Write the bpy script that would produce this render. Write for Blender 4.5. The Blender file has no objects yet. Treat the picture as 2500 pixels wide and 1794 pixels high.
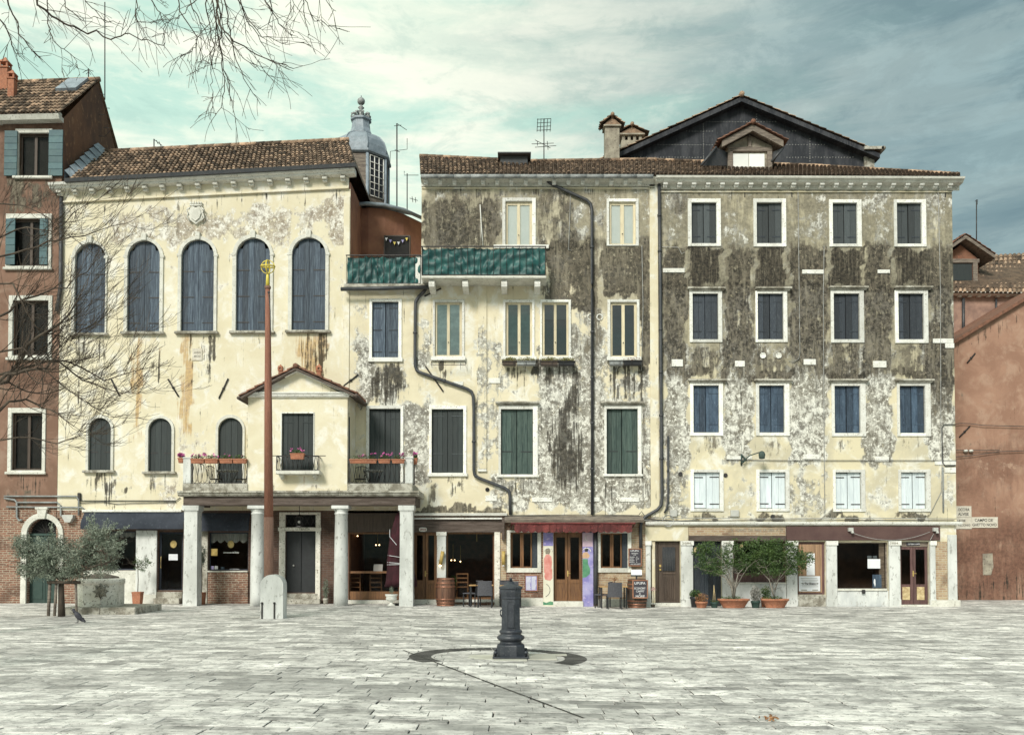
import bpy, math, random
import numpy as np
from mathutils import Vector
R = math.radians
rnd = random.Random(7)
S = bpy.context.scene
COL = S.collection
# ---------------------------------------------------------------- camera
FPX, HOR, TH, EYE = 2220.0, 1353.0, R(1.65), 1.72
YPP = HOR - FPX * math.tan(TH)
cd = bpy.data.cameras.new('camera'); cam = bpy.data.objects.new('camera', cd); COL.objects.link(cam)
cam.location = (0, 0, EYE); cam.rotation_euler = (R(90) + TH, 0, 0)
cd.sensor_fit = 'HORIZONTAL'; cd.sensor_width = 36; cd.lens = 36 * FPX / 2500
cd.shift_y = (YPP - 897) / 2500; cd.clip_end = 3000
S.camera = cam
# ---------------------------------------------------------------- light and exposure
S.view_settings.view_transform = 'Standard'; S.view_settings.look = 'None'
S.view_settings.exposure = 1.1; S.view_settings.gamma = 1
SUN_EL, SUN_AZ = R(36), R(-24)     # from behind the camera, a little to the left
sl = bpy.data.lights.new('sun', 'SUN'); sl.energy = 1.5; sl.angle = R(16); sl.color = (1, .95, .86)
so = bpy.data.objects.new('sun', sl); COL.objects.link(so)
sd = Vector((math.sin(SUN_AZ) * math.cos(SUN_EL), -math.cos(SUN_AZ) * math.cos(SUN_EL), math.sin(SUN_EL)))
so.rotation_euler = sd.to_track_quat('Z', 'Y').to_euler()
so.location = (0, -10, 40)

class G:
    """small node-graph helper"""
    def __init__(s, nt): s.nt = nt; nt.nodes.clear()
    def n(s, typ, props=None, **inp):
        nd = s.nt.nodes.new(typ)
        for k, v in (props or {}).items(): setattr(nd, k, v)
        for k, v in inp.items():
            key = int(k[1:]) if k[0] == 'i' and k[1:].isdigit() else k.replace('_', ' ')
            if hasattr(v, 'is_output'): s.nt.links.new(v, nd.inputs[key])
            elif v is not None: nd.inputs[key].default_value = v
        return nd
    def m(s, op, a, b=None, c=None):
        return s.n('ShaderNodeMath', {'operation': op}, i0=a, i1=b, i2=c).outputs[0]
    def mix(s, f, a, b, mode='MIX'):
        a = c4(a); b = c4(b)
        nd = s.n('ShaderNodeMix', {'data_type': 'RGBA', 'blend_type': mode, 'clamp_factor': True}, i0=f, i6=a, i7=b)
        return nd.outputs[2]
    def noise(s, vec, sc, det=5, ro=.6, dist=0):
        return s.n('ShaderNodeTexNoise', None, Vector=vec, Scale=sc, Detail=det, Roughness=ro, Distortion=dist).outputs[0]
    def ss(s, x, lo, hi):
        nd = s.n('ShaderNodeMapRange', {'interpolation_type': 'SMOOTHSTEP'}, Value=x)
        nd.inputs[1].default_value = lo; nd.inputs[2].default_value = hi
        return nd.outputs[0]
    def map(s, vec, sc=(1, 1, 1), loc=(0, 0, 0)):
        return s.n('ShaderNodeMapping', None, Vector=vec, Scale=sc, Location=loc).outputs[0]
    def att(s, name): return s.n('ShaderNodeAttribute', {'attribute_name': name}).outputs['Fac']
    def obj(s): return s.n('ShaderNodeTexCoord').outputs['Object']
    def out(s, col, rough=.8, bump=None, bs=.3, metal=0, dist=.02, **kw):
        nrm = None
        if bump is not None:
            nrm = s.n('ShaderNodeBump', None, Height=bump, Strength=bs, Distance=dist).outputs[0]
        b = s.n('ShaderNodeBsdfPrincipled', None, Base_Color=c4(col), Roughness=rough, Metallic=metal, Normal=nrm, **kw)
        s.n('ShaderNodeOutputMaterial', None, Surface=b.outputs[0])
        return b
def c4(c):
    if isinstance(c, (tuple, list)) and len(c) == 3: return (*c, 1)
    return c

w = bpy.data.worlds.new('World'); S.world = w; w.use_nodes = True
g = G(w.node_tree)
dv = g.n('ShaderNodeTexCoord').outputs['Generated']
sx = g.n('ShaderNodeSeparateXYZ', None, Vector=dv)
nish = g.n('ShaderNodeTexSky', {'sky_type': 'NISHITA', 'sun_disc': False, 'sun_elevation': SUN_EL, 'sun_rotation': R(180) + SUN_AZ, 'altitude': 0, 'dust_density': 2.5})
vs = g.map(dv, (1.6, .6, 8.0), (3.1, .3, .35))
n1 = g.noise(vs, 2.1, 8, .6, .45)
n2 = g.noise(g.map(dv, (2.6, 1, 15), (1, 2, 5)), 1.7, 6, .6, .3)
cl = g.ss(g.m('ADD', g.m('MULTIPLY', n1, .68), g.m('MULTIPLY', n2, .32)), .41, .55)
xr = g.ss(g.m('ADD', sx.outputs[0], g.m('MULTIPLY', g.m('SUBTRACT', n1, .5), .35)), -.12, .42)
hi = g.ss(sx.outputs[2], .30, .52)
gap = g.mix(xr, (.30, .43, .36), (.095, .145, .155))
cld = g.mix(xr, (.45, .50, .41), (.125, .18, .188))
cld = g.mix(g.m('MULTIPLY', g.m('MULTIPLY', g.ss(n2, .45, .62), .55), g.m('SUBTRACT', 1., g.m('MULTIPLY', xr, .8))), cld, (.58, .56, .47))
cld = g.mix(g.m('MULTIPLY', xr, .55), cld, (.145, .205, .205))
ccol = g.mix(cl, gap, cld)
n3 = g.noise(g.map(dv, (5, 2, 12), (7, 2, 1)), 2.4, 8, .7, .4)
ccol = g.mix(g.m('MULTIPLY', g.ss(n3, .50, .66), .30), ccol, g.mix(xr, (.62, .60, .48), (.22, .30, .30)))
ccol = g.mix(g.m('MULTIPLY', g.ss(n3, .50, .36), .30), ccol, g.mix(xr, (.20, .31, .27), (.06, .10, .115)))
b1 = g.n('ShaderNodeBackground', None, Color=nish.outputs[0], Strength=.06)
b2 = g.n('ShaderNodeBackground', None, Color=ccol, Strength=1.0)
ms = g.n('ShaderNodeMixShader', None, i0=.9, i1=b1.outputs[0], i2=b2.outputs[0])
g.n('ShaderNodeOutputWorld', None, Surface=ms.outputs[0])

# ---------------------------------------------------------------- photograph pixel -> point on a plane at depth Y
_c, _s = math.cos(TH), math.sin(TH)
def P(px, py, Y):
    dx = px - 1250; du = YPP - py
    wy = FPX * _c - du * _s; wz = FPX * _s + du * _c
    k = Y / wy
    return (dx * k, Y, EYE + wz * k)
def PX(px, Y, py=900): return P(px, py, Y)[0]
def PZ(py, Y): return P(1250, py, Y)[2]
def proj(x, y, z):
    zz = z - EYE
    cy = y * _c + zz * _s; cu = -y * _s + zz * _c
    return 1250 + FPX * x / cy, YPP - FPX * cu / cy
def RC(x0, y0, x1, y1, Y):
    ym = (y0 + y1) / 2
    return PX(x0, Y, ym), PX(x1, Y, ym), PZ(y1, Y), PZ(y0, Y)   # X0,X1,Z0,Z1
def gz(x):
    return -0.10 * min(1, max(0, (x + 4) / 6.0))
def ground_y(py):       # depth of a ground point seen at row py
    Y = EYE * FPX / (py - HOR); return Y
Y0, YP = 32.0, 30.4

# ---------------------------------------------------------------- scene-graph helpers
ORG = {}
def tag(o, label=None, cat=None, group=None, kind=None):
    if label: o['label'] = label
    if cat: o['category'] = cat
    if group: o['group'] = group
    if kind: o['kind'] = kind
    return o
def thing(name, label, cat, loc, group=None, rz=0):
    o = bpy.data.objects.new(name, None); COL.objects.link(o); o.location = loc; o.rotation_euler = (0, 0, rz)
    o.empty_display_size = .2
    ORG[o.name] = Vector(loc)
    return tag(o, label, cat, group)
class MB:
    def __init__(s): s.v = []; s.f = []; s.t = []; s.mi = []; s.sm = []; s.cur = 0; s.tint = .5
    def add(s, vs, fs, tint=None, smooth=False):
        b = len(s.v); s.v += [tuple(p) for p in vs]
        for f in fs:
            s.f.append(tuple(b + i for i in f)); s.t.append(s.tint if tint is None else tint); s.mi.append(s.cur); s.sm.append(smooth)
        return s
    def box(s, x0, x1, y0, y1, z0, z1, tint=None, bev=0):
        if bev and min(x1 - x0, y1 - y0, z1 - z0) > 2.2 * bev:
            b = bev; V = []; ids = {}
            def vid(p):
                if p not in ids: ids[p] = len(V); V.append(p)
                return ids[p]
            F = []
            X = (x0, x1); Y = (y0, y1); Z = (z0, z1); sg = (1, -1)
            def pt(i, j, k, ax):
                p = [X[i] + sg[i] * b, Y[j] + sg[j] * b, Z[k] + sg[k] * b]
                p[ax] = (X[i], Y[j], Z[k])[ax]; return vid(tuple(p))
            for i in (0, 1):
                q = [pt(i, 0, 0, 0), pt(i, 1, 0, 0), pt(i, 1, 1, 0), pt(i, 0, 1, 0)]; F.append(q if i else q[::-1])
                q = [pt(0, i, 0, 1), pt(1, i, 0, 1), pt(1, i, 1, 1), pt(0, i, 1, 1)]; F.append(q[::-1] if i else q)
                q = [pt(0, 0, i, 2), pt(1, 0, i, 2), pt(1, 1, i, 2), pt(0, 1, i, 2)]; F.append(q if i else q[::-1])
            for i in (0, 1):
                for j in (0, 1):
                    F.append([pt(i, j, 0, 0), pt(i, j, 1, 0), pt(i, j, 1, 1), pt(i, j, 0, 1)])
                    F.append([pt(i, 0, j, 0), pt(i, 1, j, 0), pt(i, 1, j, 2), pt(i, 0, j, 2)])
                    F.append([pt(0, i, j, 1), pt(1, i, j, 1), pt(1, i, j, 2), pt(0, i, j, 2)])
                    for k in (0, 1): F.append([pt(i, j, k, 0), pt(i, j, k, 1), pt(i, j, k, 2)])
            return s.add(V, F, tint)
        V = [(x, y, z) for z in (z0, z1) for y in (y0, y1) for x in (x0, x1)]
        return s.add(V, [(0, 1, 5, 4), (3, 2, 6, 7), (2, 0, 4, 6), (1, 3, 7, 5), (4, 5, 7, 6), (0, 2, 3, 1)], tint)
    def prism(s, poly, y0, y1, tint=None):     # poly of (x,z) counter-clockwise seen from the front
        n = len(poly); V = [(x, y0, z) for x, z in poly] + [(x, y1, z) for x, z in poly]
        F = [tuple(range(n)), tuple(range(2 * n - 1, n - 1, -1))] + [(i, i + n, (i + 1) % n + n, (i + 1) % n) for i in range(n)]
        return s.add(V, F, tint)
    def zprism(s, poly, z0, z1, tint=None):
        n = len(poly); V = [(x, y, z0) for x, y in poly] + [(x, y, z1) for x, y in poly]
        F = [tuple(range(n - 1, -1, -1)), tuple(range(n, 2 * n))] + [(i, (i + 1) % n, (i + 1) % n + n, i + n) for i in range(n)]
        return s.add(V, F, tint)
    def sweep(s, A, B, prof, tint=None):       # prof: closed (dy,dz) loop swept from A to B
        A = Vector(A); B = Vector(B); n = len(prof)
        V = [(A.x, A.y + a, A.z + b) for a, b in prof] + [(B.x, B.y + a, B.z + b) for a, b in prof]
        F = [tuple(range(n)), tuple(range(2 * n - 1, n - 1, -1))] + [(i, i + n, (i + 1) % n + n, (i + 1) % n) for i in range(n)]
        return s.add(V, F, tint)
    def tube(s, pts, r, n=8, tint=None, cap=True):
        pts = [Vector(p) for p in pts]; m = len(pts)
        rs = r if isinstance(r, (list, tuple)) else [r] * m
        V = []; up = None
        for i, p in enumerate(pts):
            d = (pts[min(i + 1, m - 1)] - pts[max(i - 1, 0)])
            d = d.normalized() if d.length > 1e-9 else Vector((0, 0, 1))
            if up is None: up = Vector((0, 0, 1)) if abs(d.z) < .9 else Vector((1, 0, 0))
            a = d.cross(up)
            if a.length < 1e-4: a = d.cross(Vector((1, .3, .1)))
            a.normalize(); b = d.cross(a); up = b.cross(d) * -1 if False else up
            for k in range(n):
                t = 2 * math.pi * k / n
                V.append(p + a * (math.cos(t) * rs[i]) + b * (math.sin(t) * rs[i]))
        F = [(i * n + k, i * n + (k + 1) % n, (i + 1) * n + (k + 1) % n, (i + 1) * n + k) for i in range(m - 1) for k in range(n)]
        if cap: F += [tuple(range(n - 1, -1, -1)), tuple(range((m - 1) * n, m * n))]
        return s.add(V, F, tint, smooth=n > 4)
    def lathe(s, prof, c, n=24, tint=None, mod=None, rot=0, smooth=True, sq=(1, 1)):  # prof of (r,z)
        V = []
        for r, z in prof:
            for k in range(n):
                t = 2 * math.pi * k / n + rot; rr = r * (mod(t, z) if mod else 1)
                V.append((c[0] + rr * math.cos(t) * sq[0], c[1] + rr * math.sin(t) * sq[1], c[2] + z))
        m = len(prof)
        F = [(i * n + k, i * n + (k + 1) % n, (i + 1) * n + (k + 1) % n, (i + 1) * n + k) for i in range(m - 1) for k in range(n)]
        F += [tuple(range(n - 1, -1, -1)), tuple(range((m - 1) * n, m * n))]
        return s.add(V, F, tint, smooth=smooth)
    def ball(s, c, r, n=8, tint=None):
        pr = [(max(1e-4, r * math.sin(math.pi * i / n)), -r * math.cos(math.pi * i / n)) for i in range(n + 1)]
        return s.lathe(pr, c, n + 4, tint)
    def build(s, name, mat, parent=None, loc=None, label=None, attrs=None):
        org = ORG[parent.name] if parent is not None else Vector(loc or (0, 0, 0))
        me = bpy.data.meshes.new(name)
        me.from_pydata([(p[0] - org.x, p[1] - org.y, p[2] - org.z) for p in s.v], [], s.f)
        mats = mat if isinstance(mat, (list, tuple)) else [mat]
        for x in mats: me.materials.append(x)
        me.polygons.foreach_set('material_index', s.mi)
        me.polygons.foreach_set('use_smooth', s.sm)
        a = me.attributes.new('tint', 'FLOAT', 'FACE'); a.data.foreach_set('value', s.t)
        for k, arr in (attrs or {}).items():
            a = me.attributes.new(k, 'FLOAT', 'POINT'); a.data.foreach_set('value', np.asarray(arr, dtype=np.float32))
        me.update()
        o = bpy.data.objects.new(name, me); COL.objects.link(o)
        ORG[o.name] = org
        if parent is not None: o.parent = parent
        else: o.location = org
        if label: o['label'] = label
        return o
def dup_tree(o, parent=None, loc=None, rz=None, label=None, scale=None):
    c = o.copy(); COL.objects.link(c)
    if parent is not None: c.parent = parent
    if loc is not None: c.location = loc
    if rz is not None: c.rotation_euler = (0, 0, rz)
    if scale is not None: c.scale = (scale, scale, scale)
    if label: c['label'] = label
    for ch in [x for x in o.children]: dup_tree(ch, c)
    return c
def text(s, x0, y0, x1, y1, Y, mat, parent, name='lettering', font=None, keep=False):
    cu = bpy.data.curves.new('t', 'FONT'); cu.body = s; cu.align_x = 'CENTER'; cu.offset = .018
    to = bpy.data.objects.new('t', cu); COL.objects.link(to)
    bpy.context.view_layer.update()
    dg = bpy.context.evaluated_depsgraph_get()
    me = bpy.data.meshes.new_from_object(to.evaluated_get(dg))
    co = np.array([v.co[:] for v in me.vertices]); fs = [tuple(p.vertices) for p in me.polygons]
    bpy.data.objects.remove(to); bpy.data.meshes.remove(me)
    a, b, c, d = RC(x0, y0, x1, y1, Y)
    mn = co.min(0); mx = co.max(0)
    kx = (b - a) / (mx[0] - mn[0]); kz = (d - c) / (mx[1] - mn[1])
    mb = MB(); mb.add([(a + (p[0] - mn[0]) * kx, Y, c + (p[1] - mn[1]) * kz) for p in co], fs)
    return mb.build(name, mat, parent)

# ---------------------------------------------------------------- materials
MATS = {}
def pm(name, c1, c2=None, sc=6, rough=.85, bump=.25, st=(1, 1, 1), metal=0, ta=.25, det=6, lo=.35, hi=.65, c3=None, bsc=None, **kw):
    m = bpy.data.materials.new(name); m.use_nodes = True; g = G(m.node_tree)
    v = g.map(g.obj(), st); n = g.noise(v, sc, det, .62, .2)
    col = g.mix(g.ss(n, lo, hi), c1, c2 or tuple(x * .75 for x in c1))
    f = g.noise(v, sc * 5.3, 3, .7)
    if c3: col = g.mix(g.ss(f, .57, .66), col, c3)
    t = g.m('MULTIPLY_ADD', g.att('tint'), 2 * ta, 1 - ta)
    cmb = g.n('ShaderNodeCombineColor', None, Red=t, Green=t, Blue=t).outputs[0]
    col = g.mix(1.0, col, cmb, 'MULTIPLY')
    h = g.m('ADD', g.m('MULTIPLY', n, .5), g.m('MULTIPLY', g.noise(v, bsc, 4) if bsc else f, .5))
    g.out(col, rough, h if bump else None, bump, metal, **kw)
    MATS[name] = m; return m
def plaster(name, cream, cream2, pale, grey=(.30, .29, .26), greyd=(.13, .12, .105), tone=(.245, .222, .165), seed=0.):
    m = bpy.data.materials.new(name); m.use_nodes = True; g = G(m.node_tree)
    o = g.map(g.obj(), (1, 1, 1), (seed, seed, seed))
    big = g.noise(o, .9, 8, .62, .4); big2 = g.noise(g.map(o, (1, 1, 1), (9, 3, 4)), 1.6, 9, .66, .5)
    fine = g.noise(o, 8, 9, .74, .15); fine2 = g.noise(g.map(o, (1.2, 1, .9), (5, 2, 8)), 3.6, 10, .76, .3); fine3 = g.noise(g.map(o, (1, 1, 1), (2, 9, 1)), 6, 9, .78, .2)
    stx = g.noise(g.map(o, (3.8, 1, .5), (1, 7, 2)), 1.2, 10, .72, .15)
    st2 = g.noise(g.map(o, (12, 1, .6), (4, 4, 4)), 1.1, 8, .68, .2)
    col = g.mix(g.ss(big, .38, .62), cream, cream2)
    col = g.mix(g.m('MULTIPLY', g.ss(big2, .47, .66), .8), col, pale)
    col = g.mix(g.m('MULTIPLY', g.ss(fine, .56, .7), .28), col, tuple(x * .62 for x in cream2))
    def mask(a, nz, gain, lo, hi):
        v = g.m('ADD', g.att(a), g.m('MULTIPLY', g.m('SUBTRACT', nz, .5), gain))
        return g.ss(v, lo, hi)
    def blend(*p):
        r = None
        for k, x in p:
            q = g.m('MULTIPLY', x, k); r = q if r is None else g.m('ADD', r, q)
        return r
    # even greyish ageing of the upper render
    mt = g.m('MULTIPLY', g.att('tone'), g.ss(g.m('ADD', blend((.5, big), (.5, stx)), g.m('MULTIPLY', g.att('tone'), .12)), .40, .60))
    col = g.mix(mt, col, g.mix(g.ss(fine, .40, .62), tuple(x * .42 for x in tone), tone))
    # ochre rust runs
    mr = mask('rust', blend((.65, st2), (.35, big2)), 5.0, .45, 1.1)
    col = g.mix(g.m('MULTIPLY', mr, .75), col, g.mix(g.ss(fine, .4, .6), (.56, .35, .12), (.38, .22, .09)))
    # peeled, mottled grey render
    mg = mask('grey', blend((.4, big2), (.35, fine2), (.25, stx)), 4.6, .42, .70)
    gcol = g.mix(g.ss(fine2, .42, .58), greyd, g.mix(g.ss(big, .4, .6), grey, pale))
    gcol = g.mix(g.ss(fine, .53, .58), gcol, pale)
    gcol = g.mix(g.m('MULTIPLY', g.ss(fine3, .54, .62), .8), gcol, tuple(x * .5 for x in greyd))
    col = g.mix(g.m('MULTIPLY', mg, .9), col, gcol)
    # brown-black mould
    md = mask('dirt', blend((.25, big2), (.3, fine2), (.45, stx)), 4.6, .40, .74)
    dcol = g.mix(g.ss(blend((.5, fine2), (.5, fine)), .44, .56), (.014, .012, .009), (.105, .088, .066))
    dcol = g.mix(g.m('MULTIPLY', g.ss(stx, .50, .60), .75), dcol, (.20, .175, .13))
    dcol = g.mix(g.m('MULTIPLY', g.ss(fine3, .55, .61), .6), dcol, (.40, .35, .25))
    col = g.mix(g.m('MULTIPLY', md, .92), col, dcol)
    # black vertical runs
    mk = mask('blk', blend((.7, st2), (.3, fine2)), 5.0, .44, .80)
    col = g.mix(g.m('MULTIPLY', mk, .9), col, g.mix(g.ss(fine, .4, .6), (.013, .011, .009), (.06, .05, .036)))
    h = blend((.4, fine2), (.3, fine), (.2, g.m('SUBTRACT', 1., mg)), (.2, fine3))
    g.out(col, .92, h, .6, dist=.03)
    MATS[name] = m; return m
def brick(name, c1, c2, mort, sc=1., mossy=.0):
    m = bpy.data.materials.new(name); m.use_nodes = True; g = G(m.node_tree)
    o = g.obj(); s = g.n('ShaderNodeSeparateXYZ', None, Vector=o)
    wob = g.noise(o, 2.5, 4); ws = g.m('MULTIPLY', g.m('SUBTRACT', wob, .5), .06)
    v = g.n('ShaderNodeCombineXYZ', None, X=g.m('ADD', g.m('ADD', s.outputs[0], s.outputs[1]), ws), Y=g.m('ADD', s.outputs[2], ws), Z=0.).outputs[0]
    bt = g.n('ShaderNodeTexBrick', {'offset': .5, 'offset_frequency': 2}, Vector=v, Color1=c4(c1), Color2=c4(c2), Mortar=c4(mort), Scale=1.0, Mortar_Size=.011, Mortar_Smooth=.4, Bias=-.1, Brick_Width=.25, Row_Height=.078)
    f = g.noise(o, 9, 7, .7, .5); b = g.noise(o, 1.3, 6, .6)
    col = g.mix(g.m('MULTIPLY', g.ss(f, .5, .68), .75), bt.outputs[0], mort)
    col = g.mix(g.m('MULTIPLY', g.ss(b, .50, .64), .6), col, tuple(x * .45 for x in c2))
    h = g.m('ADD', g.m('MULTIPLY', bt.outputs['Fac'], -.6), g.m('MULTIPLY', f, .6))
    g.out(col, .93, h, .6, dist=.02)
    MATS[name] = m; return m
# plain materials
pm('stone', (.72, .71, .65), (.58, .57, .51), 3, .85, .3, ta=.15, c3=(.40, .38, .33))
pm('stone_dirty', (.50, .48, .42), (.22, .20, .16), 3.5, .9, .4, ta=.15, c3=(.12, .11, .09), lo=.4, hi=.62)
pm('stone_white', (.82, .82, .78), (.70, .69, .64), 3, .8, .3, ta=.22, c3=(.42, .40, .35))
pm('marble', (.72, .73, .71), (.52, .54, .54), 2.2, .55, .12, ta=.1, st=(1, 1, .4), det=9, c3=(.44, .44, .42))
pm('column_stone', (.70, .71, .69), (.52, .53, .51), 1.8, .6, .18, st=(1, 1, .45), ta=.12, det=9, c3=(.36, .36, .34))
pm('shutter_blue', (.042, .060, .088), (.10, .135, .175), 5, .7, .4, st=(7, 1, .35), ta=.35, det=9, lo=.44, hi=.62, c3=(.025, .035, .05))
pm('shutter_slate', (.024, .031, .042), (.034, .043, .056), 4, .7, .2, st=(5, 1, .6), ta=.42, c3=(.09, .10, .11))
pm('shutter_grey', (.058, .069, .074), (.048, .058, .062), 4, .7, .2, st=(5, 1, .6), ta=.42, c3=(.09, .10, .11))
pm('shutter_navy', (.022, .040, .068), (.05, .082, .125), 3, .6, .2, st=(3, 1, .5), ta=.42, c3=(.10, .14, .20))
pm('shutter_dark', (.024, .032, .034), (.034, .043, .043), 5, .7, .25, st=(6, 1, .5), ta=.2)
pm('shutter_green', (.03, .055, .05), (.075, .11, .095), 5, .75, .35, st=(8, 1, .5), ta=.3, c3=(.03, .05, .05))
pm('shutter_teal', (.07, .14, .15), (.05, .11, .13), 5, .6, .2, ta=.2)
pm('shutter_white', (.70, .77, .80), (.60, .67, .71), 4, .6, .15, st=(4, 1, .5), ta=.1)
pm('door_black', (.012, .014, .017), (.018, .021, .024), 4, .6, .1)
pm('globe', (.30, .30, .28), (.25, .25, .23), 4, .4, 0)
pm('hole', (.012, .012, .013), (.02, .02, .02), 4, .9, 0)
pm('iron', (.028, .028, .032), (.05, .045, .042), 9, .55, .2, metal=.3)
pm('pipe', (.045, .05, .058), (.07, .072, .078), 5, .5, .2, metal=.3, c3=(.11, .10, .09))
pm('lead', (.30, .35, .40), (.20, .24, .28), 3, .55, .2, ta=.15, c3=(.15, .17, .19))
pm('zinc', (.33, .35, .35), (.22, .23, .23), 4, .55, .15, c3=(.15, .14, .13))
pm('cable', (.42, .42, .41), (.25, .25, .24), 8, .7, 0)
pm('cable_dark', (.05, .05, .05), (.09, .09, .085), 8, .7, 0)
pm('plastic_grey', (.5, .5, .47), (.42, .42, .4), 4, .6, .05)
pm('tile', (.34, .225, .15), (.17, .115, .08), 4, .9, .4, ta=.8, c3=(.48, .38, .27))
pm('tile_red', (.27, .125, .08), (.15, .075, .05), 5, .9, .4, ta=.4, c3=(.12, .08, .05))
pm('terracotta', (.42, .17, .095), (.30, .12, .07), 6, .85, .2, ta=.2, c3=(.5, .3, .2))
pm('casement', (.68, .60, .42), (.58, .50, .35), 6, .6, .15, st=(3, 1, .6), ta=.15)
pm('blind_white', (.86, .87, .84), (.80, .82, .79), 3, .6, 0)
pm('wood_brown', (.24, .115, .045), (.13, .06, .028), 5, .5, .25, st=(8, 1, .6), ta=.3)
pm('wood_dark', (.055, .036, .026), (.085, .06, .045), 5, .6, .3, st=(7, 1, .6), ta=.3)
pm('wood_beam', (.075, .055, .045), (.14, .11, .095), 3, .9, .5, st=(.5, 1, 6), ta=.3, c3=(.035, .028, .025))
pm('wood_grey', (.26, .22, .18), (.13, .105, .09), 4, .9, .5, st=(.8, 1, 5), ta=.25, c3=(.07, .06, .05))
pm('wood_pale', (.42, .27, .17), (.33, .20, .12), 5, .8, .3, st=(10, 1, .6), ta=.2)
pm('wood_maroon', (.075, .035, .035), (.13, .07, .065), 5, .6, .3, st=(8, 1, .6), ta=.3)
pm('panel_yellow', (.62, .50, .28), (.40, .28, .14), 9, .8, .2, c3=(.7, .6, .4))
pm('fascia_maroon', (.085, .045, .042), (.11, .062, .055), 2, .8, .2, ta=.1)
pm('awning_navy', (.022, .028, .042), (.035, .042, .06), 2, .85, .1, c3=(.05, .06, .08))
pm('awning_red', (.15, .036, .034), (.085, .022, .022), 2.4, .9, .15, c3=(.24, .05, .05))
pm('umbrella_cloth', (.055, .010, .018), (.032, .007, .011), 3, .9, .1)
pm('barrel_wood', (.16, .075, .045), (.09, .045, .028), 5, .6, .3, st=(6, 6, .5), ta=.4)
pm('copper', (.34, .16, .10), (.24, .11, .07), 6, .4, .1, metal=.5)
pm('black_metal', (.02, .021, .024), (.03, .031, .035), 6, .45, .05, metal=.2)
pm('chair_grey', (.055, .055, .065), (.085, .085, .10), 30, .6, .3)
pm('paint_iron', (.022, .026, .036), (.045, .050, .062), 5, .42, .35, ta=.1, c3=(.075, .08, .09))
pm('pole_red', (.30, .13, .085), (.22, .09, .06), 6, .85, .35, st=(8, 8, .35), ta=.2, c3=(.46, .25, .17))
pm('pole_worn', (.27, .15, .11), (.14, .075, .055), 6, .9, .5, st=(16, 16, .3), ta=.2, c3=(.40, .27, .2))
pm('gold_paint', (.80, .66, .10), (.62, .48, .08), 8, .45, .1)
pm('gold', (.55, .40, .13), (.42, .30, .09), 8, .5, .1)
pm('well_stone', (.86, .83, .76), (.68, .65, .57), 3, .9, .5, ta=.15, c3=(.20, .17, .13))
pm('terra_wall', (.27, .13, .08), (.115, .06, .042), 1.1, .9, .25, ta=.1, det=9, c3=(.30, .13, .08), lo=.36, hi=.66)
pm('side_wall', (.20, .10, .055), (.115, .062, .042), 1.3, .95, .3, st=(1, 1, .5), ta=.1, det=9, c3=(.27, .15, .08))
pm('red_house', (.29, .125, .08), (.13, .06, .044), .8, .92, .25, st=(1.6, 1, .7), ta=.1, det=9, lo=.36, hi=.68)
pm('red_house_back', (.42, .27, .21), (.25, .16, .13), 1.4, .92, .25, det=9)
pm('apse_wall', (.34, .17, .11), (.24, .115, .08), 1.4, .9, .2, det=9)
pm('black_wall', (.018, .021, .028), (.050, .053, .062), 1.6, .8, .3, st=(2.2, 1, .5), ta=.2, det=9, lo=.42, hi=.64, c3=(.075, .075, .08))
pm('chimney', (.42, .38, .30), (.24, .21, .17), 2.5, .95, .4, c3=(.13, .11, .09))
pm('netting', (.022, .11, .105), (.008, .055, .056), 1.6, .5, .2, st=(1, 2, 3), ta=.3, lo=.40, hi=.60)
pm('bark', (.085, .065, .048), (.05, .04, .03), 9, .9, .3, st=(4, 4, .6))
pm('twig', (.05, .036, .028), (.11, .085, .062), 3, .9, 0)
pm('bark_pale', (.33, .30, .26), (.18, .16, .13), 9, .9, .3, st=(4, 4, .6))
pm('leaf_olive', (.13, .16, .115), (.26, .29, .23), 3, .6, 0, ta=.55)
pm('leaf_green', (.035, .075, .018), (.075, .125, .03), 3, .55, 0, ta=.6)
pm('leaf_dry', (.20, .09, .04), (.30, .16, .07), 8, .8, 0, ta=.5)
pm('leaf_grey', (.16, .16, .14), (.30, .29, .27), 8, .8, 0, ta=.5)
pm('petal_pink', (.50, .08, .30), (.62, .20, .42), 8, .7, 0, ta=.4)
pm('pot_green', (.02, .05, .042), (.03, .06, .05), 5, .6, .05)
pm('paper', (.76, .77, .80), (.68, .70, .74), 3, .8, 0)
pm('sign_stone', (.70, .66, .58), (.60, .55, .46), 3, .85, .1, c3=(.5, .46, .4))
pm('ink', (.02, .02, .022), (.05, .05, .05), 8, .9, 0)
pm('chalk', (.75, .75, .76), (.5, .5, .52), 12, .9, 0)
pm('slate_board', (.045, .042, .052), (.06, .055, .068), 4, .9, 0)
pm('number_red', (.30, .07, .05), (.2, .05, .04), 8, .9, 0)
pm('carved', (.30, .28, .23), (.22, .2, .17), 8, .9, 0)
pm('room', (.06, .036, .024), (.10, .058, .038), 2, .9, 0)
pm('room_brick', (.12, .055, .035), (.065, .036, .026), 6, .9, .2)
pm('curtain', (.30, .32, .32), (.2, .22, .22), 8, .9, .1, st=(6, 1, .5))
pm('mural_violet', (.22, .20, .48), (.40, .38, .62), 2.2, .8, .05, c3=(.50, .42, .62))
pm('mural_mauve', (.48, .36, .46), (.56, .44, .50), 3, .8, .05)
pm('mural_cream', (.72, .70, .58), (.66, .62, .50), 3, .8, .05)
pm('mural_red', (.58, .20, .17), (.68, .32, .28), 5, .8, 0)
pm('mural_green', (.07, .22, .13), (.12, .30, .17), 5, .8, 0)
pm('mural_skin', (.60, .40, .26), (.52, .33, .2), 6, .8, 0)
pm('wreath', (.16, .15, .12), (.34, .30, .24), 20, .9, 0)
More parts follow.
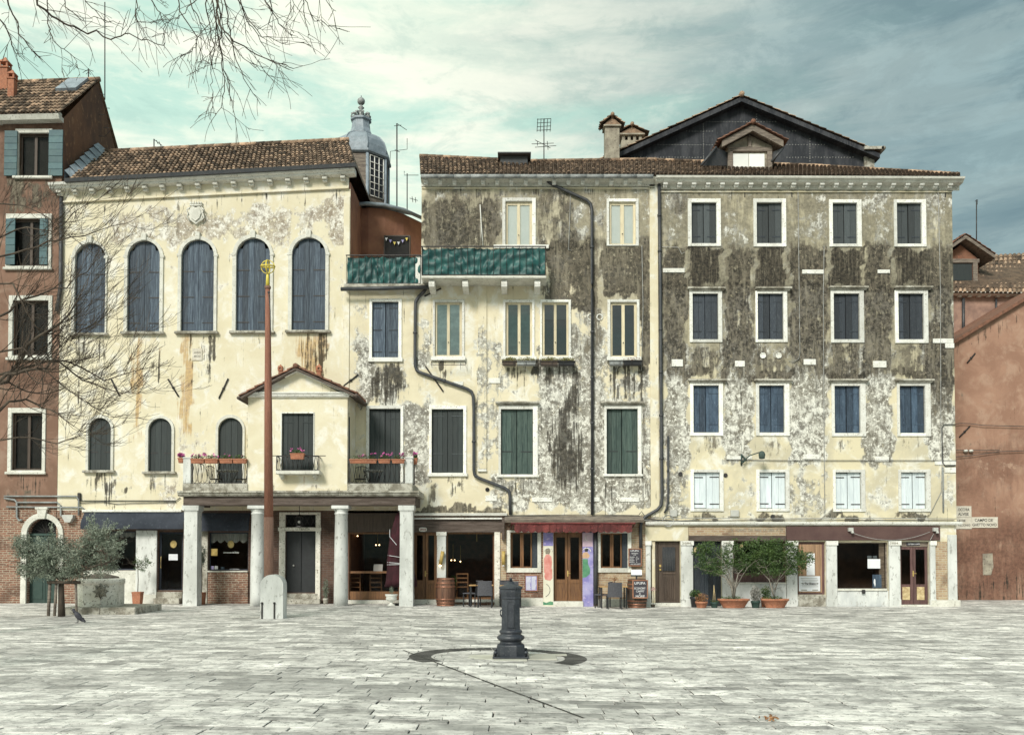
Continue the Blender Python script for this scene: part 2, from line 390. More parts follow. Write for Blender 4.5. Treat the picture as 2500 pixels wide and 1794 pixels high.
pm('pigeon', (.025, .025, .035), (.06, .06, .075), 14, .7, .05)
pm('glowwhite', (.8, .8, .8), (.7, .7, .7), 5, .6, 0)
def slabmat():
    m = bpy.data.materials.new('slab'); m.use_nodes = True; g = G(m.node_tree); o = g.obj()
    n = g.noise(g.map(o, (1, 1.3, 1)), 2.0, 10, .72, .2); f = g.noise(g.map(o, (1, 1.2, 1)), 8, 8, .8); big = g.noise(g.map(o, (.5, 1.2, 1), (3, 3, 3)), .5, 6, .62, .3)
    t = g.att('tint')
    col = g.mix(g.ss(n, .42, .58), (.40, .385, .37), (.70, .675, .64))
    col = g.mix(g.m('MULTIPLY', g.ss(f, .54, .64), .7), col, (.82, .80, .76))
    col = g.mix(g.m('MULTIPLY', g.ss(f, .46, .40), .8), col, (.10, .10, .092))
    col = g.mix(g.m('MULTIPLY', g.ss(big, .53, .62), .5), col, (.23, .225, .215))
    k = g.m('MULTIPLY_ADD', t, .8, .60); cc = g.n('ShaderNodeCombineColor', None, Red=k, Green=k, Blue=k).outputs[0]
    col = g.mix(1.0, col, cc, 'MULTIPLY')
    g.out(col, .7, g.m('ADD', g.m('MULTIPLY', n, .5), g.m('MULTIPLY', f, .5)), .55); MATS['slab'] = m
slabmat()
pm('joint', (.06, .06, .052), (.035, .035, .03), 3, .95, .3)
pm('ground', (.22, .22, .20), (.17, .17, .16), .5, .95, .2)
pm('kerb_pale', (.54, .53, .46), (.42, .41, .35), 2, .85, .3, ta=.3)
pm('slab_dark', (.045, .044, .042), (.10, .095, .09), 3, .85, .4, ta=.3)
pm('asphalt_shingle', (.06, .065, .07), (.08, .085, .09), 5, .9, .1)
def glass(name, tint=(.5, .55, .55), gl=.35, fm=.9):
    m = bpy.data.materials.new(name); m.use_nodes = True; g = G(m.node_tree)
    fr = g.n('ShaderNodeFresnel', None, IOR=1.5).outputs[0]
    nz = g.noise(g.obj(), 1.2, 2); bp = g.n('ShaderNodeBump', None, Height=nz, Strength=.05, Distance=.05).outputs[0]
    a = g.n('ShaderNodeBsdfTransparent', None, Color=c4(tint)); b = g.n('ShaderNodeBsdfGlossy', None, Roughness=.03, Color=(.9, .95, 1, 1), Normal=bp)
    f = g.m('MAXIMUM', g.m('ADD', g.m('MULTIPLY', fr, fm), gl * .2), .01)
    mx = g.n('ShaderNodeMixShader', None, i0=f, i1=a.outputs[0], i2=b.outputs[0])
    g.n('ShaderNodeOutputMaterial', None, Surface=mx.outputs[0]); MATS[name] = m
glass('glass', (.85, .82, .78), .0, .28); glass('glass_up', (.8, .86, .85), .25); glass('glass_clear', (.95, .97, .96), .1)
def emis(name, c, s):
    m = bpy.data.materials.new(name); m.use_nodes = True; g = G(m.node_tree)
    e = g.n('ShaderNodeEmission', None, Color=c4(c), Strength=s); g.n('ShaderNodeOutputMaterial', None, Surface=e.outputs[0]); MATS[name] = m
emis('bulb', (1, .70, .38), 3.5)
def slatmat(name, c1, c2, freq):
    m = bpy.data.materials.new(name); m.use_nodes = True; g = G(m.node_tree)
    s = g.n('ShaderNodeSeparateXYZ', None, Vector=g.obj())
    wv = g.m('FRACT', g.m('MULTIPLY', s.outputs[2], freq)); n = g.noise(g.obj(), 3, 6)
    col = g.mix(g.ss(wv, .55, .95), g.mix(g.ss(n, .4, .6), c1, tuple(x * .7 for x in c1)), c2)
    g.out(col, .5, wv, .6); MATS[name] = m
slatmat('blind_slats', (.52, .60, .60), (.22, .26, .27), 22)
slatmat('blind_teal', (.12, .19, .18), (.02, .03, .035), 22)
slatmat('blind_dark', (.05, .055, .07), (.01, .012, .016), 22)
plaster('plaster_syn', (.75, .69, .53), (.70, .63, .46), (.84, .82, .76), grey=(.44, .38, .30), greyd=(.26, .21, .16))
plaster('plaster_mid', (.74, .67, .50), (.66, .59, .43), (.82, .81, .75), seed=11.)
plaster('plaster_east', (.69, .62, .44), (.55, .50, .37), (.80, .79, .73), seed=23.)
plaster('plaster_red', (.40, .235, .165), (.32, .18, .125), (.46, .30, .22), grey=(.30, .18, .13), greyd=(.17, .085, .06), tone=(.20, .095, .065), seed=31.)
plaster('plaster_terra', (.27, .16, .115), (.20, .115, .08), (.33, .225, .17), grey=(.24, .14, .10), greyd=(.12, .065, .045), tone=(.15, .08, .055), seed=41.)
brick('brick_red', (.27, .13, .085), (.15, .075, .052), (.44, .38, .30))
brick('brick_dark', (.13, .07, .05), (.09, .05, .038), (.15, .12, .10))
brick('brick_pale', (.46, .34, .22), (.33, .20, .13), (.50, .45, .34))
pm('table_wood', (.52, .32, .14), (.40, .24, .10), 4, .5, .1, st=(1, 6, 6))
pm('leaf_moss', (.16, .15, .035), (.26, .23, .06), 3, .7, 0, ta=.5)
pm('wood_frame', (.36, .17, .10), (.26, .12, .07), 5, .7, .1)
pm('petal_pale', (.62, .40, .40), (.5, .3, .3), 5, .8, 0)
M = MATS
# ================================================================ builders for facades
def smooth(t): t = np.clip(t, 0, 1); return t * t * (3 - 2 * t)
def wall(name, parent, mat, X0, X1, Z0, Z1, holes=(), stamps=(), cell=.13, depth=.22, warp=None, Y=Y0):
    """front wall as a grid with real openings; stamps put wear into point attributes (places in photo pixels)"""
    def axis(a, b, es):
        es = sorted(set([a, b] + [e for e in es if a < e < b])); out = []
        for p, q in zip(es[:-1], es[1:]):
            n = max(1, int(round((q - p) / cell)))
            out += [p + (q - p) * i / n for i in range(n)]
        return np.array(out + [es[-1]])
    xs = axis(X0, X1, [h[0] for h in holes] + [h[1] for h in holes]); zs = axis(Z0, Z1, [h[2] for h in holes] + [h[3] for h in holes])
    nx, nz = len(xs), len(zs)
    XX, ZZ = np.meshgrid(xs, zs); V = [(x, Y, z) for x, z in zip(XX.ravel(), ZZ.ravel())]
    F = []
    cx = (xs[:-1] + xs[1:]) / 2; cz = (zs[:-1] + zs[1:]) / 2
    keep = np.ones((nz - 1, nx - 1), bool)
    for h in holes:
        keep[np.ix_((cz > h[2]) & (cz < h[3]), (cx > h[0]) & (cx < h[1]))] = False
    for j in range(nz - 1):
        for i in range(nx - 1):
            if keep[j, i]: F.append((j * nx + i, j * nx + i + 1, (j + 1) * nx + i + 1, (j + 1) * nx + i))
    mb = MB(); mb.add(V, F)
    for h in holes:
        a, b, c, d = h[:4]; arch = len(h) > 4 and h[4] == 'arch'; dp = h[5] if len(h) > 5 else depth
        if len(h) > 4 and h[4] == 'skip': continue
        if arch:
            r = (b - a) / 2; zc = d - r; n = 10; xc = (a + b) / 2
            arc = [(xc + r * math.cos(math.pi * k / (2 * n)), zc + r * math.sin(math.pi * k / (2 * n))) for k in range(n + 1)]
            arl = [(2 * xc - x, z) for x, z in arc]
            mb.add([(b, Y, d)] + [(x, Y, z) for x, z in arc], [(0, k + 2, k + 1) for k in range(n)])
            mb.add([(a, Y, d)] + [(x, Y, z) for x, z in arl], [(0, k + 1, k + 2) for k in range(n)])
            loop = [(a, c), (a, zc)] + arl[1:] + arc[::-1][1:] + [(b, c)]
        else: loop = [(a, c), (a, d), (b, d), (b, c)]
        m = len(loop)
        mb.add([(x, Y, z) for x, z in loop] + [(x, Y + dp, z) for x, z in loop], [(k, (k + 1) % m, (k + 1) % m + m, k + m) for k in range(m)])
    vv = np.array(mb.v); px, py = proj(vv[:, 0], vv[:, 1], vv[:, 2]); vx, vz = vv[:, 0], vv[:, 2]
    px = px + 4.5 * np.sin(vz * 2.3 + 2 * np.sin(vx * 1.7)) + 4 * np.sin(vz * 6.1 + vx * 2.9) + 2.5 * np.sin(vz * 13 + vx * 5)
    py = py + 6 * np.sin(vx * 1.9 + 2 * np.sin(vz * 1.1)) + 5 * np.sin(vx * 5.3 + vz * 1.3) + 4 * np.sin(vx * 12.1)
    at = {k: np.zeros(len(vv)) for k in ('dirt', 'grey', 'blk', 'rust', 'tone')}
    for st in stamps:
        k, a, b, c, d, val = st[:6]; fe = st[6] if len(st) > 6 else 14; fy = st[7] if len(st) > 7 else fe
        wgt = smooth((px - a) / fe + .5) * smooth((c - px) / fe + .5) * smooth((py - b) / fy + .5) * smooth((d - py) / fy + .5)
        at[k] += wgt * val
    if warp: mb.v = [(x, y, warp(x, z)) for x, y, z in mb.v]
    return mb.build(name, mat, parent, attrs=at)

def bars(mb, a, b, c, d, A, B, Cc, D, y0, y1, t=None, bev=.006):
    """frame between outer (a,b,c,d) and inner (A,B,Cc,D), as four butted bars"""
    q = lambda: rnd.random() if t is None else t
    if A > a: mb.box(a, A, y0, y1, c, d, q(), bev)
    if b > B: mb.box(B, b, y0 - rnd.random() * .006, y1, c, d, q(), bev)
    if d > D: mb.box(A, B, y0 + .002, y1, D, d, q(), bev)
    if Cc > c: mb.box(A, B, y0 + .002, y1, c, Cc, q(), bev)

def leafpanel(x0, x1, z0, z1, y, mat, parent, planks=3, strap='iron', hinge_left=True, straps=(.16, .84), th=.035, top=None):
    mb = MB(); w = (x1 - x0) / planks
    for i in range(planks):
        a = x0 + w * i + .003; b = x0 + w * (i + 1) - .003; t = rnd.random()
        if top:
            n = 5; tp = [(b + (a - b) * k / n, min(z1, top(b + (a - b) * k / n))) for k in range(n + 1)]
            mb.prism([(a, z0), (b, z0)] + tp, y - rnd.random() * .004, y + th, t)
        else: mb.box(a, b, y - rnd.random() * .004, y + th, z0, z1, t, .004)
    mb.cur = 1
    for f in straps:
        z = z0 + (z1 - z0) * f
        if hinge_left: mb.box(x0 + .01, x0 + (x1 - x0) * .75, y - .014, y - .004, z - .018, z + .018, .4)
        else: mb.box(x1 - (x1 - x0) * .75, x1 - .01, y - .014, y - .004, z - .018, z + .018, .6)
    return mb.build('shutter', [mat, M[strap]], parent)

def win_shutter(parent, fr, op, mat, y=Y0, planks=3, ledge=None, sill=True, strap='iron', stone='stone_white', straps=(.16, .84), ajar=0, label=None, bottom=None, proud=.045):
    """rectangular window: stone frame (the window mesh) > two shutters, sill, ledge. Returns hole."""
    a, b, c, d = RC(*fr, y); A, B, Cc, D = RC(*op, y)
    if bottom is not None: c = Cc = bottom
    mb = MB(); zs = Cc - .01 if sill else c
    bars(mb, a, b, (c if not sill else zs), d, A, B, (Cc if sill else Cc), D, y - proud, y + .06)
    wn = mb.build('window', M[stone], parent, label=label)
    if sill:
        m2 = MB(); m2.box(a - .04, b + .04, y - .09, y + .05, c, zs, .5, .012); m2.build('sill', M[stone], wn)
    if ledge:
        e, f, g_, h = RC(*ledge, y)
        m2 = MB(); z = (g_ + h) / 2; m2.box(e, f, y - .17, y + .02, z - .035, z + .035, .5, .01); m2.box(e + .05, f - .05, y - .11, y + .02, z - .085, z - .036, .5, .01)
        m2.build('ledge', M['stone_dirty'], wn)
    xm = (A + B) / 2
    leafpanel(A + .005 + rnd.random() * .012, xm - .004 - rnd.random() * .012, Cc + .008 + rnd.random() * .02, D - .01 - rnd.random() * .02, y + .07 + rnd.random() * .03, mat, wn, planks, strap, True, straps)
    leafpanel(xm + .004, B - .005, Cc + .01, D - .01, y + .07 + ajar, mat, wn, planks, strap, False, straps)
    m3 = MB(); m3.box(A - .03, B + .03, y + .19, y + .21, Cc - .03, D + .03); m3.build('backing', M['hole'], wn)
    return (A - .012, B + .012, Cc - .012, D + .012)

def win_arch(parent, fr, op, mat, y=Y0, planks=6, key=True, sill=True, shoulder=False, nostrap=False):
    a, b, c, d = RC(*fr, y); A, B, Cc, D = RC(*op, y)
    def arcpts(x0, x1, z1, n=14):
        r = (x1 - x0) / 2; xc = (x0 + x1) / 2; zc = z1 - r
        return [(xc + r * math.cos(math.pi * k / n), zc + r * math.sin(math.pi * k / n)) for k in range(n + 1)]
    o = [(b, c)] + arcpts(a, b, d) + [(a, c)]; i = [(B, c)] + arcpts(A, B, D) + [(A, c)]
    mb = MB(); n = len(o); y0 = y - .06
    V = [(x, y0, z) for x, z in o] + [(x, y0, z) for x, z in i] + [(x, y + .05, z) for x, z in o] + [(x, y + .05, z) for x, z in i]
    F = []
    for k in range(n - 1):
        F += [(k, k + 1, n + k + 1, n + k), (k, 2 * n + k, 2 * n + k + 1, k + 1), (n + k, n + k + 1, 3 * n + k + 1, 3 * n + k)]
    mb.add(V, F)
    if key:
        xm = (a + b) / 2; mb.box(xm - .09, xm + .09, y - .11, y + .02, D - .01, d + .13, .6, .01)
        r = (b - a) / 2
        for s in (a, b): mb.box(s - .035 if s == a else s - .11, s + .11 if s == a else s + .035, y - .075, y + .02, d - r - .05, d - r + .05, .4, .008)
    wn = mb.build('window', M['stone'], parent)
    if sill:
        m2 = MB(); m2.box(a - .08, b + .08, y - .15, y + .05, c - .09, c, .5, .015); m2.build('sill', M['stone_dirty'], wn)
    r = (B - A) / 2; xc = (A + B) / 2; zc = D - r
    def top(x):
        t = zc + math.sqrt(max(0, (r - .01) ** 2 - (x - xc) ** 2))
        if shoulder and abs(x - xc) > r * .62: t = min(t, zc + r * .42)
        return t
    hp = planks // 2
    st = (.1, .38, .66) if not nostrap else (.35,)
    leafpanel(A + .005, xc - .003, Cc + .005, D, y + .07, mat, wn, hp, 'iron', True, st, top=top)
    leafpanel(xc + .003, B - .005, Cc + .005, D, y + .07, mat, wn, hp, 'iron', False, st, top=top)
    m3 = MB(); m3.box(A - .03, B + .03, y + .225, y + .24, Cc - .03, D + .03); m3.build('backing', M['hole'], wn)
    return (A - .01, B + .01, Cc - .01, D + .01, 'arch')

def win_casement(parent, fr, cas, panes, blind, y=Y0, ledge=None, sillpx=None, stone='stone_white', blind_part=1.0, refl=True):
    a, b, c, d = RC(*fr, y); A, B, Cc, D = RC(*cas, y)
    mb = MB(); bars(mb, a, b, c, d, A, B, Cc, D, y - .045, y + .06); wn = mb.build('window', M[stone], parent)
    ps = [RC(*p, y) for p in panes]
    mb = MB(); yy = y + .05
    xs = [A] + [v for p in ps for v in (p[0], p[1])] + [B]
    z0, z1 = ps[0][2], ps[0][3]
    for k in range(0, len(xs), 2): mb.box(xs[k], xs[k + 1], yy, yy + .06, Cc, D, rnd.random(), .006)
    for p in ps:
        mb.box(p[0], p[1], yy + .004, yy + .05, p[3], D, .5, .004); mb.box(p[0], p[1], yy + .004, yy + .05, Cc, p[2], .5, .004)
    mb.cur = 1; mb.ball(((xs[2] + xs[3]) / 2, yy - .03, z0 + (z1 - z0) * .25), .02, 5)
    mb.build('casement', [M['casement'], M['iron']], wn)
    for p in ps:
        m2 = MB(); m2.add([(p[0], yy + .02, p[2]), (p[1], yy + .02, p[2]), (p[1], yy + .02, p[3]), (p[0], yy + .02, p[3])], [(0, 1, 2, 3)])
        m2.build('pane', M['glass_clear' if blind is M['blind_white'] else 'glass_up'], wn)
    m3 = MB(); m3.box(A + .02, B - .02, yy + .045, yy + .055, D - (D - Cc) * blind_part, D); m3.build('blind', blind, wn)
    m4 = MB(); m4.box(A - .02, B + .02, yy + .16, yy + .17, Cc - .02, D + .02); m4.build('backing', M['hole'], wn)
    if sillpx:
        e, f, g_, h = RC(*sillpx, y); m5 = MB(); m5.box(e, f, y - .12, y - .046, g_, h, .6, .012); m5.build('sill', M[stone], wn)
    if ledge:
        e, f, g_, h = RC(*ledge, y); m5 = MB(); m5.box(e, f, y - .12, y - .046, g_, h, .6, .012); m5.build('ledge', M['stone_dirty'], wn)
    return (A - .012, B + .012, Cc - .012, D + .012)

def tiles(mb, A, B, Cc, D, ncol, nrow, jit=.012, lift=.03):
    """curved clay tiles over the surface eave A-B, ridge D-C"""
    A, B, Cc, D = map(Vector, (A, B, Cc, D))
    Sf = lambda u, v: (A.lerp(B, u)).lerp(D.lerp(Cc, u), v)
    mb.add([A, B, Cc, D], [(0, 1, 2, 3)], .12)
    for i in range(ncol):
        u = (i + .5) / ncol
        for j in range(nrow):
            v0 = j / nrow; v1 = min(1.0, (j + 1.25) / nrow)
            p0 = Sf(u, v0); p1 = Sf(u, v1); e = (Sf(min(1, u + .5 / ncol), v0) - Sf(u - .5 / ncol, v0)); wd = e.length; e.normalize()
            e1 = (Sf(min(1, u + .5 / ncol), v1) - Sf(u - .5 / ncol, v1)); w1 = e1.length
            dv_ = (p1 - p0); 
            if dv_.length < .02: continue
            nn = e.cross(dv_).normalized()
            if nn.z < 0: nn = -nn
            jx = rnd.uniform(-jit, jit); p0 = p0 + e * jx + nn * (lift + rnd.uniform(0, .012)); p1 = p1 + e * jx + nn * .004
            V = []
            for p, ww, h in ((p0, wd * .40, .062), (p1, max(.01, w1 * .33), .05)):
                for k in range(6):
                    t = math.pi * k / 5; V.append(p + e * (-math.cos(t) * ww) + nn * (math.sin(t) * h))
            t = rnd.random() ** 1.2
            mb.add(V, [(k, k + 1, k + 7, k + 6) for k in range(5)], t, True)
            mb.add([V[k] + dv_ * .004 for k in range(6)], [(5, 4, 3, 2, 1, 0)], 0.0)  # closed end in darkest tint: shade of the hollow tile put into colour
def railing(mb, x0, x1, z0, z1, y, n, r=.011):
    mb.tube([(x0, y, z1), (x1, y, z1)], .018, 6); mb.tube([(x0, y, z0), (x1, y, z0)], .014, 6)
def modillions(parent, pxs, py_of, Y, w=.17, h=.16, d=.30, mat='stone'):
    first = None
    for px in pxs:
        x, _, z = P(px, py_of(px), Y)
        if first is None:
            mb = MB(); t = .5
            mb.box(x - w / 2, x + w / 2, Y - d, Y - .004, z + h * .45, z + h, t, .01)
            mb.box(x - w / 2 + .006, x + w / 2 - .006, Y - d * .72, Y - .004, z, z + h * .449, t, .012)
            first = mb.build('modillion', M[mat], parent); fx, fz = x, z
        else:
            o = first.copy(); COL.objects.link(o); o.location = (x - fx, 0, z - fz)
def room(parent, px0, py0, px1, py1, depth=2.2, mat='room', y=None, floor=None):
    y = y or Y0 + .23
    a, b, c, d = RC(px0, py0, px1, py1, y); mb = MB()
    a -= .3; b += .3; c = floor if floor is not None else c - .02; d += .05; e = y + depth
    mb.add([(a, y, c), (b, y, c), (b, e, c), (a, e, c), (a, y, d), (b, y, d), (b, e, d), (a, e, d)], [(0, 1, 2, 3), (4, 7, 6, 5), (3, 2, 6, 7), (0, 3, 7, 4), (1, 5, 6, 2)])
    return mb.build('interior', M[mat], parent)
def pane(parent, a, b, c, d, y, mat='glass'):
    mb = MB(); mb.add([(a, y, c), (b, y, c), (b, y, d), (a, y, d)], [(0, 1, 2, 3)]); return mb.build('pane', M[mat], parent)
def anchor(parent, p, q, y=Y0, name='wall_anchor'):
    A = Vector(P(*p, y - .03)); B = Vector(P(*q, y - .03)); mb = MB()
    mb.tube([A, B], .028, 5); m = (A + B) / 2; mb.ball(m, .05, 5)
    return mb.build(name, M['iron'], parent)

# ================================================================ left red-brown house
def PXY(px, py, Y): p = P(px, py, Y); return p[0], p[2]
lx0 = PX(-330, Y0); lx1 = PX(148, Y0, 700) - .02
lh = thing('tall_house', 'tall rust brown house with tiled gable roof and teal shutters at the left edge', 'house', (lx1 - 3, Y0, 0))
zE = P(150, 290, Y0)[2]; zbr = P(70, 1240, Y0)[2]
hol = []
# windows of the house
def open_window(fr, op, shutters=None, lintel=True):
    a, b, c, d = RC(*fr, Y0); A, B, Cc, D = RC(*op, Y0); mb = MB()
    bars(mb, a, b, c, d, A, B, Cc, D, Y0 - .05, Y0 + .05); wn = mb.build('window', M['stone'], lh)
    mb = MB(); xm = (A + B) / 2
    for s, e in ((A, A + .07), (xm - .05, xm + .05), (B - .07, B)): mb.box(s, e, Y0 + .12, Y0 + .17, Cc, D, .4, .005)
    mb.box(A + .07, xm - .05, Y0 + .123, Y0 + .167, D - .08, D, .4); mb.box(xm + .05, B - .07, Y0 + .123, Y0 + .167, D - .08, D, .4)
    mb.box(A + .07, xm - .05, Y0 + .123, Y0 + .167, Cc, Cc + .08, .4); mb.box(xm + .05, B - .07, Y0 + .123, Y0 + .167, Cc, Cc + .08, .4)
    mb.build('casement', M['wood_dark'], wn)
    for s, e in ((A + .07, xm - .05), (xm + .05, B - .07)): pane(wn, s, e, Cc + .08, D - .08, Y0 + .145, 'glass')
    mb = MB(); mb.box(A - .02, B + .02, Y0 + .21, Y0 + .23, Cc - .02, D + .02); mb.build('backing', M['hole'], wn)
    m2 = MB(); m2.box(a - .05, b + .05, Y0 - .12, Y0 - .051, c, c + .09, .5, .012); m2.build('sill', M['stone'], wn)
    for sp in shutters or ():
        e, f, g_, h = RC(*sp, Y0); mb = MB(); n = 7
        for i in range(n): mb.box(e, f, Y0 - .10 - .006 * (i % 2), Y0 - .06, g_ + (h - g_) * i / n + .004, g_ + (h - g_) * (i + 1) / n - .004, rnd.random(), .004)
        mb.build('shutter', M['shutter_teal'], wn)
    hol.append((A - .01, B + .01, Cc - .01, D + .01))
open_window((38, 316, 128, 438), (46, 326, 121, 430), [(14, 322, 45, 432), (122, 320, 156, 432)])
open_window((15, 523, 127, 660), (26, 534, 119, 650), [(17, 536, 40, 648), (100, 536, 119, 648)])
open_window((22, 722, 128, 880), (32, 734, 119, 868))
open_window((20, 996, 112, 1158), (29, 1008, 104, 1148))
wall('wall', lh, M['plaster_terra'], lx0, lx1, zbr, zE, hol, [('dirt', 15, 434, 128, 515, .62, 14, 20), ('dirt', 130, 440, 150, 730, .35, 8, 20), ('tone', -100, 280, 160, 520, .6, 30), ('grey', 10, 670, 140, 720, .35, 20), ('blk', 20, 882, 120, 990, .3, 14, 40), ('tone', -100, 880, 150, 1000, .5, 20), ('dirt', -100, 1195, 150, 1240, .45, 20, 14), ('blk', 20, 1160, 110, 1200, .4, 10)], cell=.14)
# arched doorway in the brick ground floor
dh = RC(66, 1265, 144, 1468, Y0); dh = (dh[0], dh[1], gz(-20) - .02, dh[3], 'arch', .3)
wall('ground_floor_wall', lh, M['brick_red'], lx0, lx1, -.1, zbr, [dh], cell=3)
def arch_band(parent, fr, op, name, mat, y=Y0, pr=.07, bot=None):
    a, b, c, d = RC(*fr, y); A, B, Cc, D = RC(*op, y)
    if bot is not None: c = bot
    def arc(x0, x1, z1, n=16):
        r = (x1 - x0) / 2; xc = (x0 + x1) / 2
        return [(xc + r * math.cos(math.pi * k / n), z1 - r + r * math.sin(math.pi * k / n)) for k in range(n + 1)]
    o = [(b, c)] + arc(a, b, d) + [(a, c)]; i = [(B, c)] + arc(A, B, D) + [(A, c)]; n = len(o); mb = MB()
    V = [(x, y - pr, z) for x, z in o] + [(x, y - pr, z) for x, z in i] + [(x, y + .05, z) for x, z in o] + [(x, y + .05, z) for x, z in i]
    F = []
    for k in range(n - 1): F += [(k, k + 1, n + k + 1, n + k), (k, 2 * n + k, 2 * n + k + 1, k + 1), (n + k, n + k + 1, 3 * n + k + 1, 3 * n + k)]
    mb.add(V, F); xm = (a + b) / 2
    mb.prism([(xm - .11, D - .02), (xm + .11, D - .02), (xm + .17, d + .12), (xm - .17, d + .12)], y - .13, y - .02, .6)
    mb.box(xm - .22, xm + .22, y - .16, y - .02, d + .121, d + .2, .6, .01)
    return mb.build(name, M[mat], parent)
dr = arch_band(lh, (53, 1252, 155, 1466), (66, 1265, 144, 1466), 'door_surround', 'stone', bot=0)
A, B, Cc, D = RC(66, 1265, 144, 1466, Y0); zt = P(100, 1307, Y0)[2]
mb = MB(); xm = (A + B) / 2; mb.tint = .3
mb.box(A - .02, xm - .005, Y0 + .2, Y0 + .25, 0, zt); mb.box(xm + .005, B + .02, Y0 + .2, Y0 + .25, 0, zt)
for s in (A + .12, xm + .1):
    for z in (.15, 1.15): mb.box(s, s + (B - A) / 2 - .22, Y0 + .185, Y0 + .2, z, z + .8, .5, .01)
mb.box(A, B, Y0 + .15, Y0 + .26, zt, zt + .08, .7)
d_ = mb.build('door', M['pot_green'], dr)
mb = MB(); xr = (B - A) / 2
for k in range(1, 8):
    t = math.pi * k / 8; mb.tube([(xm, Y0 + .2, zt + .08), (xm + xr * math.cos(t), Y0 + .2, zt + .08 + (xr - .03) * math.sin(t))], .012, 5)
mb.build('fanlight_grille', M['iron'], dr)
mb = MB(); mb.box(A - .05, B + .05, Y0 + .28, Y0 + .3, 0, D + .05); mb.build('backing', M['hole'], dr)
# roof of the house
yR = 34.7
eL = Vector((lx0, Y0 - .35, P(20, 287, Y0 - .35)[2])); eR = Vector((lx1 + .05, Y0 - .35, P(155, 276, Y0 - .35)[2]))
rR = Vector((lx1 + .05, yR, P(243, 196, yR)[2])); rL = Vector((lx0, yR, P(20, 212, yR)[2]))
yB_ = 37.3
mb = MB(); tiles(mb, eL, eR, rR, rL, 46, 11)
mb.add([rL, rR, (rR.x, yB_, eR.z), (rL.x, yB_, eL.z)], [(0, 1, 2, 3)], .4)
for i in range(24):
    a = rL.lerp(rR, i / 24); b = rL.lerp(rR, (i + 1.1) / 24); mb.tube([a + Vector((0, 0, .02)), b + Vector((0, 0, .03))], .10, 8, rnd.random())
rf = mb.build('roof', M['tile'], lh)
mb = MB(); mb.sweep(eL + Vector((0, 0, -.10)), eR + Vector((0, 0, -.10)), [(.02, -.1), (.34, -.1), (.34, .06), (-.06, .06)]); co = mb.build('cornice', M['stone'], lh)
modillions(co, (2, 36, 70, 104, 146), lambda p: 303 - (p - 36) * .12, Y0, mat='stone')
# gable side wall with its stain-brown plaster, seen obliquely
mb = MB(); X = lx1
mb.add([(X, Y0, -.1), (X, Y0, eR.z - .05), (X, yR, rR.z - .08), (X, yB_ - .3, eR.z - .05), (X, yB_ - .3, -.1)], [(0, 4, 3, 2, 1)])
mb.add([(lx0, yB_ - .3, -.1), (X, yB_ - .3, -.1), (X, yB_ - .3, eR.z), (lx0, yB_ - .3, eL.z)], [(0, 3, 2, 1)])
mb.build('side_wall', M['side_wall'], lh)
p = P(92, 216, 34.2)
sk = MB(); Sf = lambda u, v: eL.lerp(eR, u).lerp(rL.lerp(rR, u), v)
q = [Sf(.845, .62), Sf(.955, .62), Sf(.955, .95), Sf(.845, .95)]
off = Vector((0, -.10, .12)); sk.add([v + off for v in q] + [v + off * .2 for v in q], [(0, 1, 2, 3), (0, 4, 5, 1), (1, 5, 6, 2), (2, 6, 7, 3), (3, 7, 4, 0)])
sk.build('skylight', M['lead'], rf)
def chimney(x, y, z0, z1, w, name='chimney', mat='terracotta', parent=None, cap='cone'):
    mb = MB(); mb.box(x - w / 2, x + w / 2, y - w / 2, y + w / 2, z0, z1, .5, .01)
    mb.box(x - w * .62, x + w * .62, y - w * .62, y + w * .62, z1, z1 + .05, .6)
    h = w * 1.1
    for sx_ in (-1, 1):
        for sy in (-1, 1): mb.box(x + sx_ * w * .42 - .03, x + sx_ * w * .42 + .03, y + sy * w * .42 - .03, y + sy * w * .42 + .03, z1 + .05, z1 + .05 + h * .5)
    mb.lathe([(w * .85, 0), (w * .8, .04), (w * .3, h * .5), (.02, h * .75)], (x, y, z1 + .05 + h * .5), 4, .7, rot=math.pi / 4, smooth=False)
    return mb.build(name, M[mat], parent)
x, _, z = P(30, 225, 33.2); chimney(x, 33.2, z - .3, P(30, 196, 33.2)[2], .24, parent=rf)
x, _, z = P(13, 205, 34); chimney(x, 34, z - .3, P(13, 170, 34)[2], .3, parent=rf)
# downpipe between the two houses
mb = MB(); mb.tube([P(150, 470, Y0 - .08), P(148, 700, Y0 - .08), P(141, 745, Y0 - .08), P(138, 760, Y0 - .08)], .07, 10); mb.build('downpipe', M['pipe'], lh)
# conduits over the brick
mb = MB()
for pts, r in (([(10, 1211), (186, 1211), (192, 1218), (192, 1258)], .03), ([(10, 1216), (36, 1220), (41, 1226), (41, 1262), (46, 1270), (54, 1268)], .035), ([(40, 1226), (140, 1226), (148, 1234), (148, 1258), (158, 1263)], .03), ([(16, 1237), (200, 1238), (206, 1243), (204, 1252)], .028)):
    mb.tube([P(a, b, Y0 - .07) for a, b in pts], r, 7)
mb.build('conduit', M['zinc'], lh)
mb = MB(); a, b, c, d = RC(158, 1257, 184, 1275, Y0); mb.prism([(a + .1, c), (b - .1, c), (b, (c + d) / 2 + .05), (b, d), (a, d), (a, (c + d) / 2 + .05)], Y0 - .2, Y0 - .002, .8)
mb.build('meter_box', M['plastic_grey'], lh)

